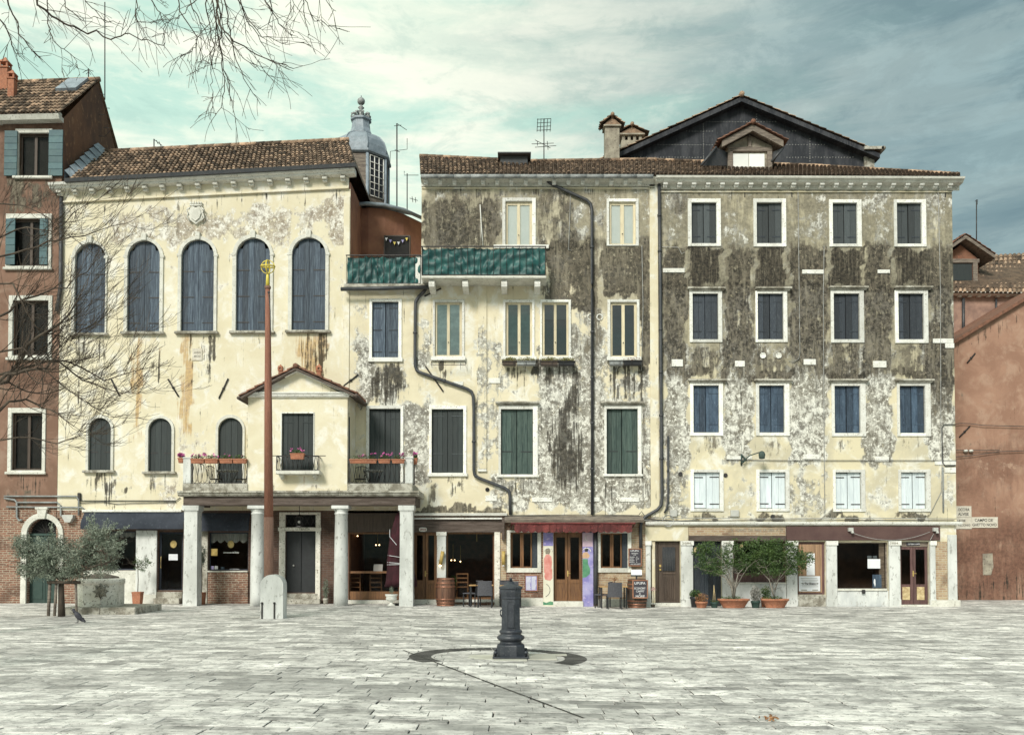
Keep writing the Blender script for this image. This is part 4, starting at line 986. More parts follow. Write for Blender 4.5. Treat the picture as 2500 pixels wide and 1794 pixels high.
H.append(win_casement(md, (1483, 732, 1561, 872), (1490, 738, 1555, 872), [(1495.6, 744, 1518, 867), (1525.7, 744, 1548.6, 867)], M['blind_dark'], sillpx=(1481, 872, 1565, 881)))
H.append(win_shutter(md, (894, 990, 985, 1182), (901, 998, 978, 1182), SG, sill=False, planks=3, strap='shutter_dark', ajar=.04, straps=(.28, .88)))
H.append(win_shutter(md, (1047.5, 990, 1139, 1163), (1054, 999, 1131, 1154), SG, planks=3, strap='shutter_grey', straps=(.3, .9)))
H.append(win_shutter(md, (1217, 990, 1313, 1165), (1223, 999, 1301, 1158), SGr, planks=3, strap='shutter_dark', straps=(.35,), ledge=(1209.5, 981, 1316.5, 986)))
H.append(win_shutter(md, (1475, 990, 1566, 1163), (1481, 998, 1557, 1157), SGr, planks=3, strap='shutter_dark', straps=(.35,), ledge=(1466, 981, 1571, 986)))
st = [('grey', 1035, 460, 1610, 600, .45, 20), ('dirt', 1035, 490, 1220, 612, .66, 26, 26), ('dirt', 1100, 450, 1220, 490, .35, 20), ('dirt', 1310, 470, 1405, 640, .62, 24), ('dirt', 1330, 590, 1450, 760, .78, 26, 22), ('dirt', 1400, 560, 1480, 740, .4, 30),
      ('dirt', 1475, 600, 1570, 722, .85, 10, 14), ('blk', 1480, 602, 1566, 700, .3, 10, 20), ('blk', 1050, 884, 1140, 910, .4, 10), ('blk', 1226, 892, 1404, 925, .42, 10, 14), ('blk', 1215, 1166, 1312, 1200, .4, 10, 16), ('blk', 1472, 1166, 1565, 1210, .4, 10, 16), ('blk', 1030, 450, 1600, 480, .3, 10, 14), ('grey', 1200, 830, 1470, 1240, .22, 30), ('blk', 1270, 900, 1280, 985, .5, 6), ('blk', 1410, 940, 1424, 1200, .45, 8, 40), ('blk', 1352, 1000, 1366, 1240, .4, 8, 40), ('dirt', 1330, 1090, 1400, 1200, .35, 20), ('blk', 905, 884, 980, 960, .3, 10), ('dirt', 905, 884, 975, 930, .4, 14), ('dirt', 1560, 560, 1600, 900, .72, 16, 40), ('dirt', 1390, 740, 1480, 860, .45, 20, 30), ('grey', 1310, 730, 1600, 1250, .62, 30), ('dirt', 1480, 700, 1600, 980, .25, 30), ('dirt', 1450, 470, 1480, 560, .3, 12),
      ('grey', 880, 850, 1060, 1180, .34, 30), ('grey', 860, 740, 905, 990, .55, 18), ('blk', 905, 884, 980, 985, .62, 14, 26), ('grey', 880, 880, 990, 985, .4, 20), ('grey', 1015, 770, 1055, 900, .45, 14), ('grey', 985, 990, 1048, 1180, .55, 14), ('grey', 1160, 820, 1230, 1180, .38, 24), ('grey', 1200, 1160, 1320, 1245, .55, 22), ('grey', 1440, 1060, 1590, 1250, .45, 22), ('grey', 1310, 1000, 1480, 1240, .25, 30),
      ('blk', 1240, 884, 1260, 960, .42, 8), ('blk', 1306, 880, 1320, 925, .8, 6), ('blk', 1340, 890, 1352, 1120, .72, 8, 30), ('blk', 1366, 960, 1392, 1180, .85, 10, 40), ('blk', 1396, 880, 1412, 1160, .6, 8, 40), ('blk', 1316, 990, 1326, 1060, .6, 6), ('blk', 1080, 884, 1090, 925, .85, 4), ('blk', 1488, 890, 1508, 980, .85, 8, 14), ('blk', 1518, 890, 1546, 980, .95, 8, 14), ('blk', 1560, 880, 1574, 980, .8, 8), ('blk', 1382, 940, 1400, 1130, .4, 10),
      ('dirt', 1046, 1164, 1066, 1220, .6, 12), ('blk', 1092, 1162, 1112, 1215, .75, 10), ('dirt', 1120, 1162, 1142, 1210, .7, 10), ('dirt', 1012, 1236, 1240, 1262, .85, 16, 10), ('dirt', 1240, 1240, 1600, 1262, .3, 16, 10), ('blk', 1560, 990, 1600, 1240, .35, 12, 50), ('blk', 1340, 1100, 1420, 1200, .35, 20), ('grey', 1165, 850, 1190, 1145, .55, 8), ('dirt', 1030, 450, 1042, 690, .5, 8)]
st2 = [('tone', 1030, 455, 1600, 612, .75, 20, 26), ('tone', 1400, 600, 1600, 760, .5, 40), ('dirt', 1060, 470, 1215, 600, .2, 20), ('rust', 1040, 880, 1150, 960, .12, 20), ('rust', 1200, 890, 1330, 980, .12, 20)]
wall('wall', md, M['plaster_mid'], mxL, mxR, zm, zmt, H, st + st2)
# low side, terrace floor, upper left return wall, rear
mb = MB(); mb.box(mxT, mxT + .12, Y0 + .03, 38, zter, zmt); mb.box(mxR - .12, mxR, Y0 + .03, 38, 0, zmt); mb.box(mxL, mxR, 37.9, 38, 0, zmt)
mb.box(mxL + .1, mxT, Y0 + .03, 37, zter - .2, zter - .02); mb.build('side_wall', M['plaster_mid'], md)
# pilaster strips
def strip(parent, x0, x1, y0, y1, mat, name='pilaster', pr=.05, stamps=()):
    a, b, c, d = RC(x0, y0, x1, y1, Y0); mb = MB(); nz = 30
    hs = []
    o = wall(name, parent, mat, a, b, c, d, [], stamps, Y=Y0 - pr)
    mb.box(a, a + .004, Y0 - pr + .003, Y0 - .001, c, d); mb.box(b - .004, b, Y0 - pr + .003, Y0 - .001, c, d); mb.build('pilaster_edge', mat, o); return o
strip(md, 1167, 1188, 690, 1144, M['plaster_mid'], stamps=[('grey', 1160, 800, 1195, 1150, .6, 6)])
mb = MB(); x, _, z = P(1177, 1150, Y0); mb.box(x - .16, x + .16, Y0 - .09, Y0 - .003, z - .02, z + .07, .5, .015); mb.build('corbel', M['stone_white'], md)
strip(md, 1587, 1607, 452, 1262, M['plaster_mid'], stamps=[('grey', 1580, 450, 1612, 1262, .25, 6), ('dirt', 1580, 560, 1612, 900, .15, 6)])
# cornice, gutter, modillions
mb = MB(); mb.sweep(L(1029, 447, Y0), L(1598, 447, Y0), [(.0, -.14), (-.05, -.14), (-.05, -.02), (-.30, .04), (-.34, .10), (.0, .10)]); co = mb.build('cornice', M['stone'], md)
modillions(co, [1041 + 34.6 * i for i in range(16)], lambda p: 456, Y0, w=.15, h=.17, d=.27, mat='stone_white')
mb = MB()
for i in range(14):
    a, b = 1028 + 40.5 * i, 1028 + 40.5 * (i + 1) - .4; mb.tube([L(a, 431, Y0 - .42), L(b, 431, Y0 - .42)], .075, 9, rnd.random())
mb.build('gutter', M['zinc'], md)
plate('string_course', md, 'plaster_mid', 1030, 459, 1598, 462, .05)
eA, eB, rB, rA = L(1026, 427, Y0 - .4), L(1600, 427, Y0 - .4), L(1600, 392, 35), L(1024, 383, 35)
mid_ = L(1290, 396, 35)
mb = MB()
for i, (u0, u1, a, b) in enumerate(((0, .46, rA, L(1288, 396, 35)), (.46, 1, L(1288, 396, 35), rB))):
    e0, e1 = eA.lerp(eB, u0), eA.lerp(eB, u1); tiles(mb, e0, e1, b, a, int(57 * (u1 - u0)), 10)
    mb.add([a, b, (b.x, 38.2, e1.z), (a.x, 38.2, e0.z)], [(0, 1, 2, 3)], .3)
    for k in range(14):
        p, q = a.lerp(b, k / 14), a.lerp(b, (k + 1.1) / 14); mb.tube([p + Vector((0, 0, .02)), q + Vector((0, 0, .03))], .09, 7, rnd.random())
mroof = mb.build('roof', M['tile'], md)
mb = MB(); p, q = L(1222, 396, 34.6), L(1288, 396, 34.6); mb.box(p.x, q.x, 34.2, 35.4, p.z - .4, p.z + .08, .5, .02); mb.box(p.x - .1, q.x + .12, 34.0, 35.5, p.z + .08, p.z + .13, .6); mb.build('roof_hatch', M['asphalt_shingle'], mroof)
# upper balcony slab + brackets + netted railing
yb = Y0 - .95
a, b, c, d = RC(1029, 673, 1334, 679, yb); mb = MB(); mb.box(a, b, yb, Y0 - .001, c, d, .5, .015); bal = mb.build('balcony', M['stone'], md)
fst = None
for px in (1054, 1136, 1231, 1312):
    x = PX(px, yb + .2, 688); mb = MB(); prof = [(x, 0)]
    V = [(-.0, -.02), (-.80, -.02), (-.84, -.14), (-.80, -.25), (-.5, -.28), (0, -.30)]
    vs_ = [(x - .10, Y0 + dy, c + dz) for dy, dz in V] + [(x + .10, Y0 + dy, c + dz) for dy, dz in V]; n = len(V)
    mb.add(vs_, [tuple(range(n)), tuple(range(2 * n - 1, n - 1, -1))] + [(i, (i + 1) % n, (i + 1) % n + n, i + n) for i in range(n)]); mb.build('bracket', M['stone_white'], bal)
def netrail(parent, x0, x1, z0, z1, y, nb, yend=None, seed=1):
    mb = MB(); mb.box(x0 - .02, x1 + .02, y - .025, y + .025, z1 - .03, z1); mb.box(x0, x1, y - .015, y + .015, z0, z0 + .025)
    for i in range(nb + 1): x = x0 + (x1 - x0) * i / nb; mb.tube([(x, y, z0), (x, y, z1 - .02)], .009, 5)
    if yend:
        for x in (x0, x1):
            mb.box(x - .02, x + .02, y, yend, z1 - .03, z1 - .001)
            for j in range(1, 7): yy = y + (yend - y) * j / 7; mb.tube([(x, yy, z0), (x, yy, z1)], .009, 5)
    rl = mb.build('railing', M['iron'], parent)
    r2 = random.Random(seed); mb = MB(); nx = int((x1 - x0) / .045); nz = 22; ph = [r2.uniform(0, 6.28) for _ in range(14)]; V = []
    for j in range(nz + 1):
        for i in range(nx + 1):
            u, v = i / nx, j / nz; x = x0 + .02 + (x1 - x0 - .04) * u
            sw = (u * nb) % 1; drape = math.sin(math.pi * sw)
            yy = .022 * math.sin(u * 55 + v * 7 + ph[0]) + .025 * math.sin(u * 31 - v * 9 + ph[1]) + .018 * math.sin(u * 90 + v * 16 * math.sin(u * 9 + ph[2])) + .02 * math.sin(v * 15 + u * 24 + ph[3]) + .02 * drape
            zz = z1 - .05 - (z1 - z0 - .06) * v - .03 * drape * (1 - v) - .02 * math.sin(u * 13 + ph[4])
            V.append((x, y + .045 + yy * .85, zz))
    mb.add(V, [(j * (nx + 1) + i, (j + 1) * (nx + 1) + i, (j + 1) * (nx + 1) + i + 1, j * (nx + 1) + i + 1) for j in range(nz) for i in range(nx)], .5, True)
    mb.build('netting', M['netting'], rl)
    return rl
X0, X1 = PX(1030, yb + .04, 640), PX(1332, yb + .04, 640)
netrail(bal, X0, X1, P(1180, 672, yb + .04)[2], P(1180, 601, yb + .04)[2], yb + .04, 19, Y0 - .01, 4)
mb = MB(); a, b, c, d = RC(1205, 598, 1340, 607, Y0 - .06); mb.box(a, b, Y0 - .1, Y0 - .047, c, d, .6, .01); mb.build('sill', M['stone_white'], md)
# low terrace edge: slab, railing, net, gutter
ye = Y0 - .30
mb = MB(); mb.sweep(L(839, 697, ye - .02), L(1046, 697, ye - .02), [(0, -.05), (.3, -.05), (.3, .06), (0, .06)]); te = mb.build('terrace_edge', M['stone_dirty'], md)
netrail(te, PX(845, ye, 660), PX(1026, ye, 660), P(930, 692, ye)[2], P(930, 621, ye)[2], ye + .06, 12, None, 9)
mb = MB(); mb.tube([L(832, 706, ye - .10), L(935, 704, ye - .10), L(1048, 701, ye - .10)], .07, 9); mb.build('gutter', M['pipe'], md)
mb = MB(); a, b, c, d = RC(1026, 622, 1031, 694, ye); mb.box(a - .18, b, ye + .1, Y0 - .002, c, d, .5, .01); mb.build('terrace_post', M['stone_white'], md)
# downpipes
def pipe(parent, pts, r=.055, y=Y0 - .10, name='downpipe', collars=True, mat='pipe'):
    mb = MB(); V = [Vector(P(a, b, y)) for a, b in pts]
    Q = [V[0]]
    for i in range(1, len(V) - 1):
        for s in (-1, 1):
            dd_ = (V[i + s] - V[i]); Q.append(V[i] + dd_.normalized() * min(.12, dd_.length * .4))
    Q.append(V[-1]); mb.tube(Q, r, 10)
    if collars:
        for i in range(len(V) - 1):
            ln = (V[i + 1] - V[i]).length; k = int(ln / 1.9)
            for j in range(1, k + 1):
                p = V[i].lerp(V[i + 1], j / (k + 1)); dd_ = (V[i + 1] - V[i]).normalized() * .035; mb.tube([p - dd_, p + dd_], r * 1.35, 10)
    return mb.build(name, M[mat], parent)
pipe(md, [(1333, 436), (1340, 447), (1440, 492), (1445, 508), (1446, 700), (1446, 1256)])
pipe(md, [(1040, 703), (1036, 712), (1016, 730), (1014, 745), (1013, 880), (1015, 902), (1022, 908), (1148, 952), (1155, 962), (1157, 1000), (1157, 1156), (1162, 1164), (1240, 1194), (1245, 1204), (1246, 1256)], .058)
anchor(md, (1038.7, 894), (1082, 955.6)); anchor(md, (1077, 704), (1036, 723))
# rings, vents and white plaques
def ring(parent, px, py, r=.10, full=False):
    x, _, z = P(px, py, Y0); mb = MB()
    mb.tube([(x + r * math.cos(t), Y0 - .02, z + r * math.sin(t)) for t in [2 * math.pi * k / 20 for k in range(21)]], .022, 6)
    if full: disc(mb, x, z, r, Y0 - .003, .02)
    return mb.build('vent_ring', M['stone_white'], parent)
ring(md, 1442, 774.5); ring(md, 1464, 774.5)
for q in ((1192.6, 923, 1221.7, 936), (1105, 931, 1131, 941), (1185, 1209, 1213, 1223), (1298.5, 1214, 1348, 1225), (1512, 1214, 1560, 1225), (1450, 1214, 1464, 1224)): plate('marker_stone', md, 'stone_white', *q, pr=.035)
mb = MB(); x, _, z = P(1190, 1195, Y0); disc(mb, x, z, .075, Y0 - .002, .02); mb.build('vent', M['hole'], md)
plate('wall_bracket', md, 'stone_dirty', 1172, 520, 1174, 600, .02)
# window box racks fixed to the sill
def rack(parent, x0, x1, y0, y1):
    a, b, c, d = RC(x0, y0, x1, y1, Y0 - .2); mb = MB(); yf = Y0 - .34
    for z in (c, d): mb.tube([(a, Y0 - .01, z), (a, yf, z), (b, yf, z), (b, Y0 - .01, z)], .01, 5)
    for i in range(4): x = a + (b - a) * i / 3; mb.tube([(x, yf, c), (x, yf, d)], .009, 5)
    return mb.build('flower_rack', M['iron'], parent)
rack(md, 1054, 1137, 884, 893); rack(md, 1226, 1313, 884, 893); rack(md, 1319, 1404, 884, 893); rack(md, 1485, 1568, 883, 892)
# ---------------- ground floor of the middle building
bd = gwall('ground_floor_wall', md, M['brick_red'], 1009, 1236, zm, [(1010, 1298, 1066, 1466, 'door'), (1089, 1298, 1207, 1462)])
bd2 = gwall('ground_floor_wall', md, M['brick_red'], 1236, 1460, zm, [(1246, 1297, 1312, 1387), (1352, 1299, 1421, 1466, 'door')])
bd3 = gwall('ground_floor_wall', md, M['brick_pale'], 1460, 1598, zm, [(1466, 1299, 1532, 1387), (1588, 1321, 1599, 1470, 'door')])
mb = MB(); mb.sweep(L(1012, 1256, Y0), L(1238, 1256, Y0), [(0, -.04), (-.22, -.04), (-.25, .03), (0, .06)]); mb.sweep(L(1012, 1266, Y0), L(1226, 1266, Y0), [(0, -.02), (-.18, -.02), (-.18, .03), (0, .03)])
mb.build('string_course', M['stone_white'], md)
plate('lintel_beam', md, 'wood_beam', 1010, 1268, 1230, 1299, .07)
mb = MB(); a, b, c, d = RC(1023, 1287, 1042, 1297, Y0 - .09); n = 20; xm, zmm = (a + b) / 2, (c + d) / 2
mb.prism([(xm + (b - a) / 2 * math.copysign(abs(math.cos(2 * math.pi * k / n)) ** .6, math.cos(2 * math.pi * k / n)), zmm + (d - c) / 2 * math.copysign(abs(math.sin(2 * math.pi * k / n)) ** .6, math.sin(2 * math.pi * k / n))) for k in range(n)], Y0 - .09, Y0 - .071)
hn = mb.build('number_plaque', M['stone_white'], md); text('2893/B', 1025, 1289.5, 1040, 1294.5, Y0 - .093, M['number_red'], hn)
def glazed_door(parent, px, mat, glass_px, leaves, sill_z=.14, y=Y0, name='door', knob=None):
    a, b, c, d = RC(*px, y); c = sill_z; w = (b - a) / leaves; dn = None; yy = y + .10
    zg = P(1250, glass_px[1], y)[2]; zt = P(1250, glass_px[0], y)[2]
    mb = MB(); t = .09
    for i in range(leaves):
        x0, x1 = a + w * i + .006, a + w * (i + 1) - .006; q = rnd.random()
        mb.box(x0, x0 + t, yy, yy + .05, c, d, q, .006); mb.box(x1 - t, x1, yy, yy + .05, c, d, q, .006)
        mb.box(x0 + t, x1 - t, yy + .002, yy + .048, zt, d, q, .004); mb.box(x0 + t, x1 - t, yy + .002, yy + .048, zg - .14, zg, q, .004); mb.box(x0 + t, x1 - t, yy + .002, yy + .048, c, c + .16, q, .004)
        mb.box(x0 + t, x1 - t, yy + .02, yy + .04, c + .16, zg - .14, q * .7)
    dn = mb.build(name, M[mat], parent)
    for i in range(leaves): x0, x1 = a + w * i + .006 + t, a + w * (i + 1) - .006 - t; pane(dn, x0, x1, zg, zt, yy + .03)
    mb = MB(); xx = a + w * (leaves - 1) if leaves > 1 else a + .1; zz = 1.05; mb.box(xx - .02, xx + .02, yy - .012, yy - .001, zz - .1, zz + .1); mb.tube([(xx, yy - .05, zz), (xx + .1, yy - .05, zz)], .011, 6); mb.build('handle', M['gold'], dn)
    mb = MB(); mb.box(a - .03, b + .03, y - .16, y + .2, -.11, c, .5, .01); mb.build('doorstep', M['stone'], dn)
    return dn
gd = glazed_door(md, (1010, 1299, 1066, 1466), 'wood_brown', (1306, 1416), 2)
room(md, 1009, 1299, 1066, 1466, 1.4); rm2 = room(md, 1089, 1299, 1207, 1462, 3.2, 'room_brick', floor=-.02)
w4 = shop_window(md, (1089, 1299, 1207, 1462), 'wood_brown', fw=4)
plate('sill', md, 'stone_white', 1089, 1463, 1207, 1469, .12)
p1 = plate('jamb', md, 'column_stone', 1067, 1298, 1089, 1476, .07, z0=-.1); plate('capital', md, 'stone_white', 1065.5, 1298, 1090.5, 1307, .10)
plate('jamb', md, 'well_stone', 1207, 1298, 1221, 1476, .07, z0=-.1); plate('pilaster', md, 'brick_pale', 1221.5, 1290, 1236, 1476, .03, z0=-.1)
mb = MB(); a, b, c, d = RC(1225.5, 1264, 1232, 1318, Y0); mb.box(a, b, Y0 - .25, Y0 - .032, c, d, .4, .01); mb.build('timber_bracket', M['wood_beam'], md)
def frame_px(parent, fr, op, mat, name='window_frame', pr=.06, sillh=None):
    a, b, c, d = RC(*fr, Y0); A, B, Cc, D = RC(*op, Y0); mb = MB(); bars(mb, a, b, c, d, A, B, Cc, D, Y0 - pr, Y0 + .04); return mb.build(name, M[mat], parent)
def cafe_window(px_f, px_o):
    f = frame_px(md, px_f, px_o, 'stone', 'window'); a, b, c, d = RC(*px_o, Y0); e = a + (b - a) * .8
    mb = MB(); y = Y0 + .09; xm = a + (e - a) * .52; t = .05
    for s, u in ((a, xm), (xm + .004, e)):
        mb.box(s, s + t + .02, y, y + .05, c, d, .5, .005); mb.box(u - t, u, y, y + .05, c, d, .6, .005)
        for z in (c, d - t): mb.box(s + t + .02, u - t, y + .002, y + .048, z, z + t, .5)
    mb.build('casement', M['wood_brown'], f); pane(f, a + t, e - t, c, d, y + .02)
    mb = MB(); mb.box(e + .01, b, Y0 + .03, Y0 + .07, c, d, .5, .005); mb.build('shutter', M['shutter_slate'], f)
cafe_window((1237, 1294, 1321, 1397), (1246, 1299, 1312, 1386)); cafe_window((1459, 1297, 1541, 1397), (1466, 1301, 1532, 1386))
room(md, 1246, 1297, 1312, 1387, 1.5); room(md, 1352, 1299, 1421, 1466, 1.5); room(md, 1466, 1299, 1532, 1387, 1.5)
cd_ = glazed_door(md, (1352, 1299, 1421, 1465), 'wood_brown', (1311, 1414), 2, sill_z=.08)
plate('plinth', md, 'stone', 1272, 1459, 1326, 1477, .08, z0=-.12); plate('plinth', md, 'stone', 1461, 1461, 1480, 1477, .08, z0=-.12); plate('plinth', md, 'stone', 1480, 1462, 1575, 1477, .05, z0=-.12)
# painted door pilasters (plain generic figures)
def mural(px0, px1, kind):
    base = plate('painted_pilaster', md, 'mural_cream' if kind else 'mural_violet', px0, 1299, px1, 1477, .10, z0=-.12)
    w = px1 - px0; y = Y0 - .102; X = lambda u: PX(px0 + w * u, Y0 - .1, 1390); Z = lambda p: P(1380, p, Y0 - .1)[2]
    def blob(pts, mat, nm, dy=.004):
        mb = MB(); mb.prism([(X(u), Z(p)) for u, p in pts], y - dy, y + .001); mb.build(nm, M[mat], base)
    def arc(cu, cp, r, t0, t1, mat, nm, rr=.016):
        mb = MB(); x, z = X(cu), Z(cp); mb.tube([(x + r * math.cos(t0 + (t1 - t0) * k / 16), y - .004, z + r * math.sin(t0 + (t1 - t0) * k / 16)) for k in range(17)], rr, 5); mb.build(nm, M[mat], base)
    if kind:
        blob([(0.02, 1332), (.98, 1332), (.98, 1300), (.02, 1300)], 'mural_violet', 'painted_sky')
        arc(.5, 1348, .155, 0.25, 2.9, 'stone_white', 'painted_halo')
        blob([(.25, 1352), (.62, 1352), (.72, 1344), (.58, 1337), (.35, 1337), (.2, 1344)], 'wreath', 'painted_hair', .003)
        blob([(.1, 1398), (.75, 1398), (.88, 1372), (.80, 1358), (.55, 1352), (.25, 1354), (.06, 1364)], 'mural_red', 'painted_robe')
        blob([(.2, 1414), (.7, 1417), (.9, 1410), (.88, 1390), (.7, 1380), (.2, 1396), (.1, 1406)], 'mural_red', 'painted_robe_hem', .006)
        arc(.0, 1440, .24, -1.2, 1.1, 'ink', 'painted_curve', .008)
        blob([(.0, 1476), (1, 1476), (1, 1469), (.7, 1467), (.3, 1471), (0, 1468)], 'mural_green', 'painted_grass')
    else:
        blob([(0.02, 1334), (.98, 1334), (.98, 1300), (.02, 1300)], 'mural_mauve', 'painted_sky')
        arc(.45, 1313, .07, 1.6, 4.9, 'stone_white', 'painted_moon', .01); arc(.4, 1348, .15, 0.1, 2.6, 'stone_white', 'painted_halo')
        blob([(.22, 1346), (.5, 1346), (.55, 1340), (.42, 1335), (.25, 1338)], 'ink', 'painted_hair', .003)
        blob([(.02, 1362), (.55, 1362), (.7, 1356), (.45, 1347), (.1, 1348), (.0, 1354)], 'mural_skin', 'painted_figure')
        blob([(.0, 1410), (.35, 1408), (.7, 1400), (.72, 1388), (.52, 1376), (.5, 1364), (.02, 1364)], 'mural_green', 'painted_gown')
    return base
mural(1326, 1351, True); mural(1422, 1448, False)
pipe(md, [(1454, 1286), (1454, 1380), (1454, 1474)], .075, Y0 - .12, 'downpipe')
# canopy gutter and red awning
mb = MB(); mb.sweep(L(1232, 1272, Y0), L(1566, 1272, Y0), [(0, .02), (-.62, -.06), (-.66, .02), (-.64, .05), (0, .20)]); mb.build('canopy', M['wood_grey'], md)
a = PX(1256, Y0 - .55, 1290); b = PX(1543, Y0 - .55, 1290); zt, zb = P(1400, 1279, Y0 - .55)[2], P(1400, 1300, Y0 - .55)[2]
mb = MB(); n = 17; w = (b - a) / n
for i in range(n):
    K = 6; V = []; x0 = a + w * i
    for r in range(3):
        for k in range(K + 1):
            u = k / K; V.append((x0 + w * u, Y0 - .58 - .02 * math.sin(u * math.pi + i), zt + (zb - zt) * (r / 2) * (.82 + .18 * math.sin(math.pi * u))))
    mb.add(V, [(r * (K + 1) + k, (r + 1) * (K + 1) + k, (r + 1) * (K + 1) + k + 1, r * (K + 1) + k + 1) for r in range(2) for k in range(K)], rnd.random(), True)
    mb.add([(p[0], p[1] + .015, p[2]) for p in V], [(r * (K + 1) + k, r * (K + 1) + k + 1, (r + 1) * (K + 1) + k + 1, (r + 1) * (K + 1) + k) for r in range(2) for k in range(K)], .4, True)
mb.box(a - .12, b + .12, Y0 - .62, Y0 - .54, zt + .002, zt + .07, .9, .01); mb.box(a, b, Y0 - .54, Y0 - .02, zt + .03, zt + .04)
for x in (a - .1, b + .1): mb.tube([(x, Y0 - .55, zt + .03), (x, Y0 - .02, zt - .1)], .02, 6)
mb.build('awning', M['awning_red'], md)
pipe(md, [(1609, 440), (1612, 700), (1616, 1225), (1612, 1240), (1570, 1264), (1564, 1276), (1564, 1340)], .058)

# ================================================================ east building
exL = mxR; exR = PX(2330, Y0, 900)
ea = thing('grey_stained_building', 'five storey mould streaked building with sixteen white framed shuttered windows and black gable behind', 'building', ((exL + exR) / 2, Y0, 0))
ze = P(1900, 1278, Y0)[2]; zet = P(1900, 450, Y0)[2]
H = []
rows = [
 ('shutter_grey', [((1679, 486, 1759.5, 602), (1688, 495, 1749, 595)), ((1839, 486, 1918.6, 603), (1847, 495, 1908.7, 595)), ((2023.8, 488, 2102.8, 603), (2032.5, 496, 2092, 596)), ((2181.7, 488, 2260, 603), (2189, 496, 2249.6, 596))], None, 'shutter_slate'),
 ('shutter_slate', [((1683, 710.5, 1762.6, 836), (1690.7, 717, 1753, 829)), ((1844, 711, 1921.5, 836), (1849.6, 717, 1912, 829)), ((2027.7, 709, 2108.4, 837), (2035, 717, 2097.6, 829)), ((2184, 709, 2265, 838), (2192.6, 717, 2254.5, 829))], [(1677.5, 703.5, 1770, 707), (1843, 703, 1931, 707), (2022, 701, 2117, 705), (2181, 701, 2274, 705)], 'shutter_slate'),
 ('shutter_navy', [((1684.6, 934, 1765, 1064), (1692.6, 941, 1755, 1056)), ((1845, 934, 1927, 1064), (1853, 941, 1914.6, 1056)), ((2029.7, 934, 2112.8, 1065), (2037, 942, 2099.6, 1057)), ((2189.4, 934, 2271, 1065), (2196, 942, 2258, 1057))], [(1680, 927, 1773, 931), (1840, 927, 1933, 931), (2021, 927, 2119, 931), (2183, 927, 2277, 931)], 'shutter_navy'),
 ('shutter_white', [((1685.4, 1146, 1766, 1248), (1693.5, 1153, 1757, 1241)), ((1846, 1146, 1927, 1248), (1854, 1153, 1918, 1241)), ((2033, 1146, 2111.6, 1249), (2039.7, 1153, 2102, 1242)), ((2192.6, 1146, 2271, 1249), (2199.4, 1153, 2260.5, 1242))], None, 'iron')]
for r_, (mt, ws, led, stp) in enumerate(rows):
    for k, (fr, op_) in enumerate(ws):
        H.append(win_shutter(ea, fr, op_, M[mt], planks=2, ledge=led[k] if led else None, sill=False, strap=stp, straps=(.12, .88) if r_ == 3 else (.18, .84), proud=.05))
st = []
for a, b in ((1625, 1680), (1765, 1840), (1925, 2022), (2105, 2182), (2262, 2330)):
    st += [('dirt', a, 600, b, 710, 1.0, 14, 60), ('dirt', a, 700, b, 925, .80, 18, 60), ('grey', a, 700, b, 1130, .80, 18, 40), ('grey', a, 925, b, 1140, .25, 18, 30), ('grey', a, 460, b, 600, .38, 14), ('dirt', a, 470, b, 600, .12, 14, 30), ('grey', a, 1150, b, 1262, .42, 14)]
for i, (a, b) in enumerate(((1686, 1758), (1846, 1916), (2030, 2100), (2190, 2258))):
    st += [('blk', a, 604, b, 700, .74, 10, 12), ('dirt', a - 4, 604, b + 4, 700, .95, 8, 12), ('dirt', a, 838, b, 920, .62, 12, 16), ('blk', a + 4, 840, b - 2, 880, .25, 12, 16), ('dirt', a - 14, 908, b + 18, 928, .7, 10, 12), ('dirt', a, 1066, b, 1110, .40, 14, 20), ('blk', a + 4, 1066, b - 4, 1100, .25, 12), ('dirt', a, 1250, b, 1268, .7, 10, 8), ('grey', a - 8, 838, b + 8, 926, .5, 12)]
st += [('blk', 1600, 450, 2340, 470, .3, 10, 12), ('tone', 1600, 450, 2340, 720, .8, 20, 40), ('tone', 1600, 700, 2340, 940, .75, 20, 60), ('grey', 1620, 455, 2330, 500, .15, 20), ('dirt', 1640, 462, 1690, 520, .45, 20), ('dirt', 1930, 470, 1990, 520, .4, 20), ('dirt', 1960, 600, 2180, 860, .12, 30), ('dirt', 2268, 850, 2335, 1010, .7, 16, 40), ('blk', 2318, 720, 2335, 1000, .5, 10, 30), ('dirt', 1625, 700, 1700, 800, .15, 30), ('grey', 1600, 930, 1700, 1250, .35, 30), ('blk', 1802, 900, 1812, 1130, .6, 6, 20), ('dirt', 1612, 560, 1625, 900, .5, 6, 30), ('grey', 1928, 1160, 2032, 1260, .25, 14), ('dirt', 1600, 1262, 2340, 1272, .5, 10, 6),
       ('dirt', 1762, 604, 1774, 700, -1.0, 7, 10), ('dirt', 1676, 610, 1684, 700, -1.0, 7, 10), ('dirt', 1919, 604, 1929, 700, -1.0, 7, 10), ('dirt', 1834, 610, 1843, 700, -1.0, 7, 10), ('dirt', 2104, 604, 2112, 700, -1.0, 7, 10), ('dirt', 2018, 610, 2027, 700, -.9, 7, 10), ('dirt', 2176, 610, 2185, 700, -.9, 7, 10), ('dirt', 1870, 838, 1895, 858, -1, 10, 10), ('dirt', 1740, 900, 1765, 925, -.8, 10, 10)]
wall('wall', ea, M['plaster_east'], exL, exR, ze, zet, H, st)
mb = MB(); mb.box(exR - .12, exR - .002, Y0 + .03, 41, 0, zet); mb.box(exL, exR - .12, 40.9, 41, 0, zet); mb.build('side_wall', M['plaster_east'], ea)
mb = MB(); mb.sweep(L(1598, 452, Y0), L(2341, 455, Y0), [(.0, -.16), (-.04, -.16), (-.04, -.01), (-.30, .0), (-.34, .03), (-.34, .06), (-.44, .10), (-.46, .165), (0, .165)])
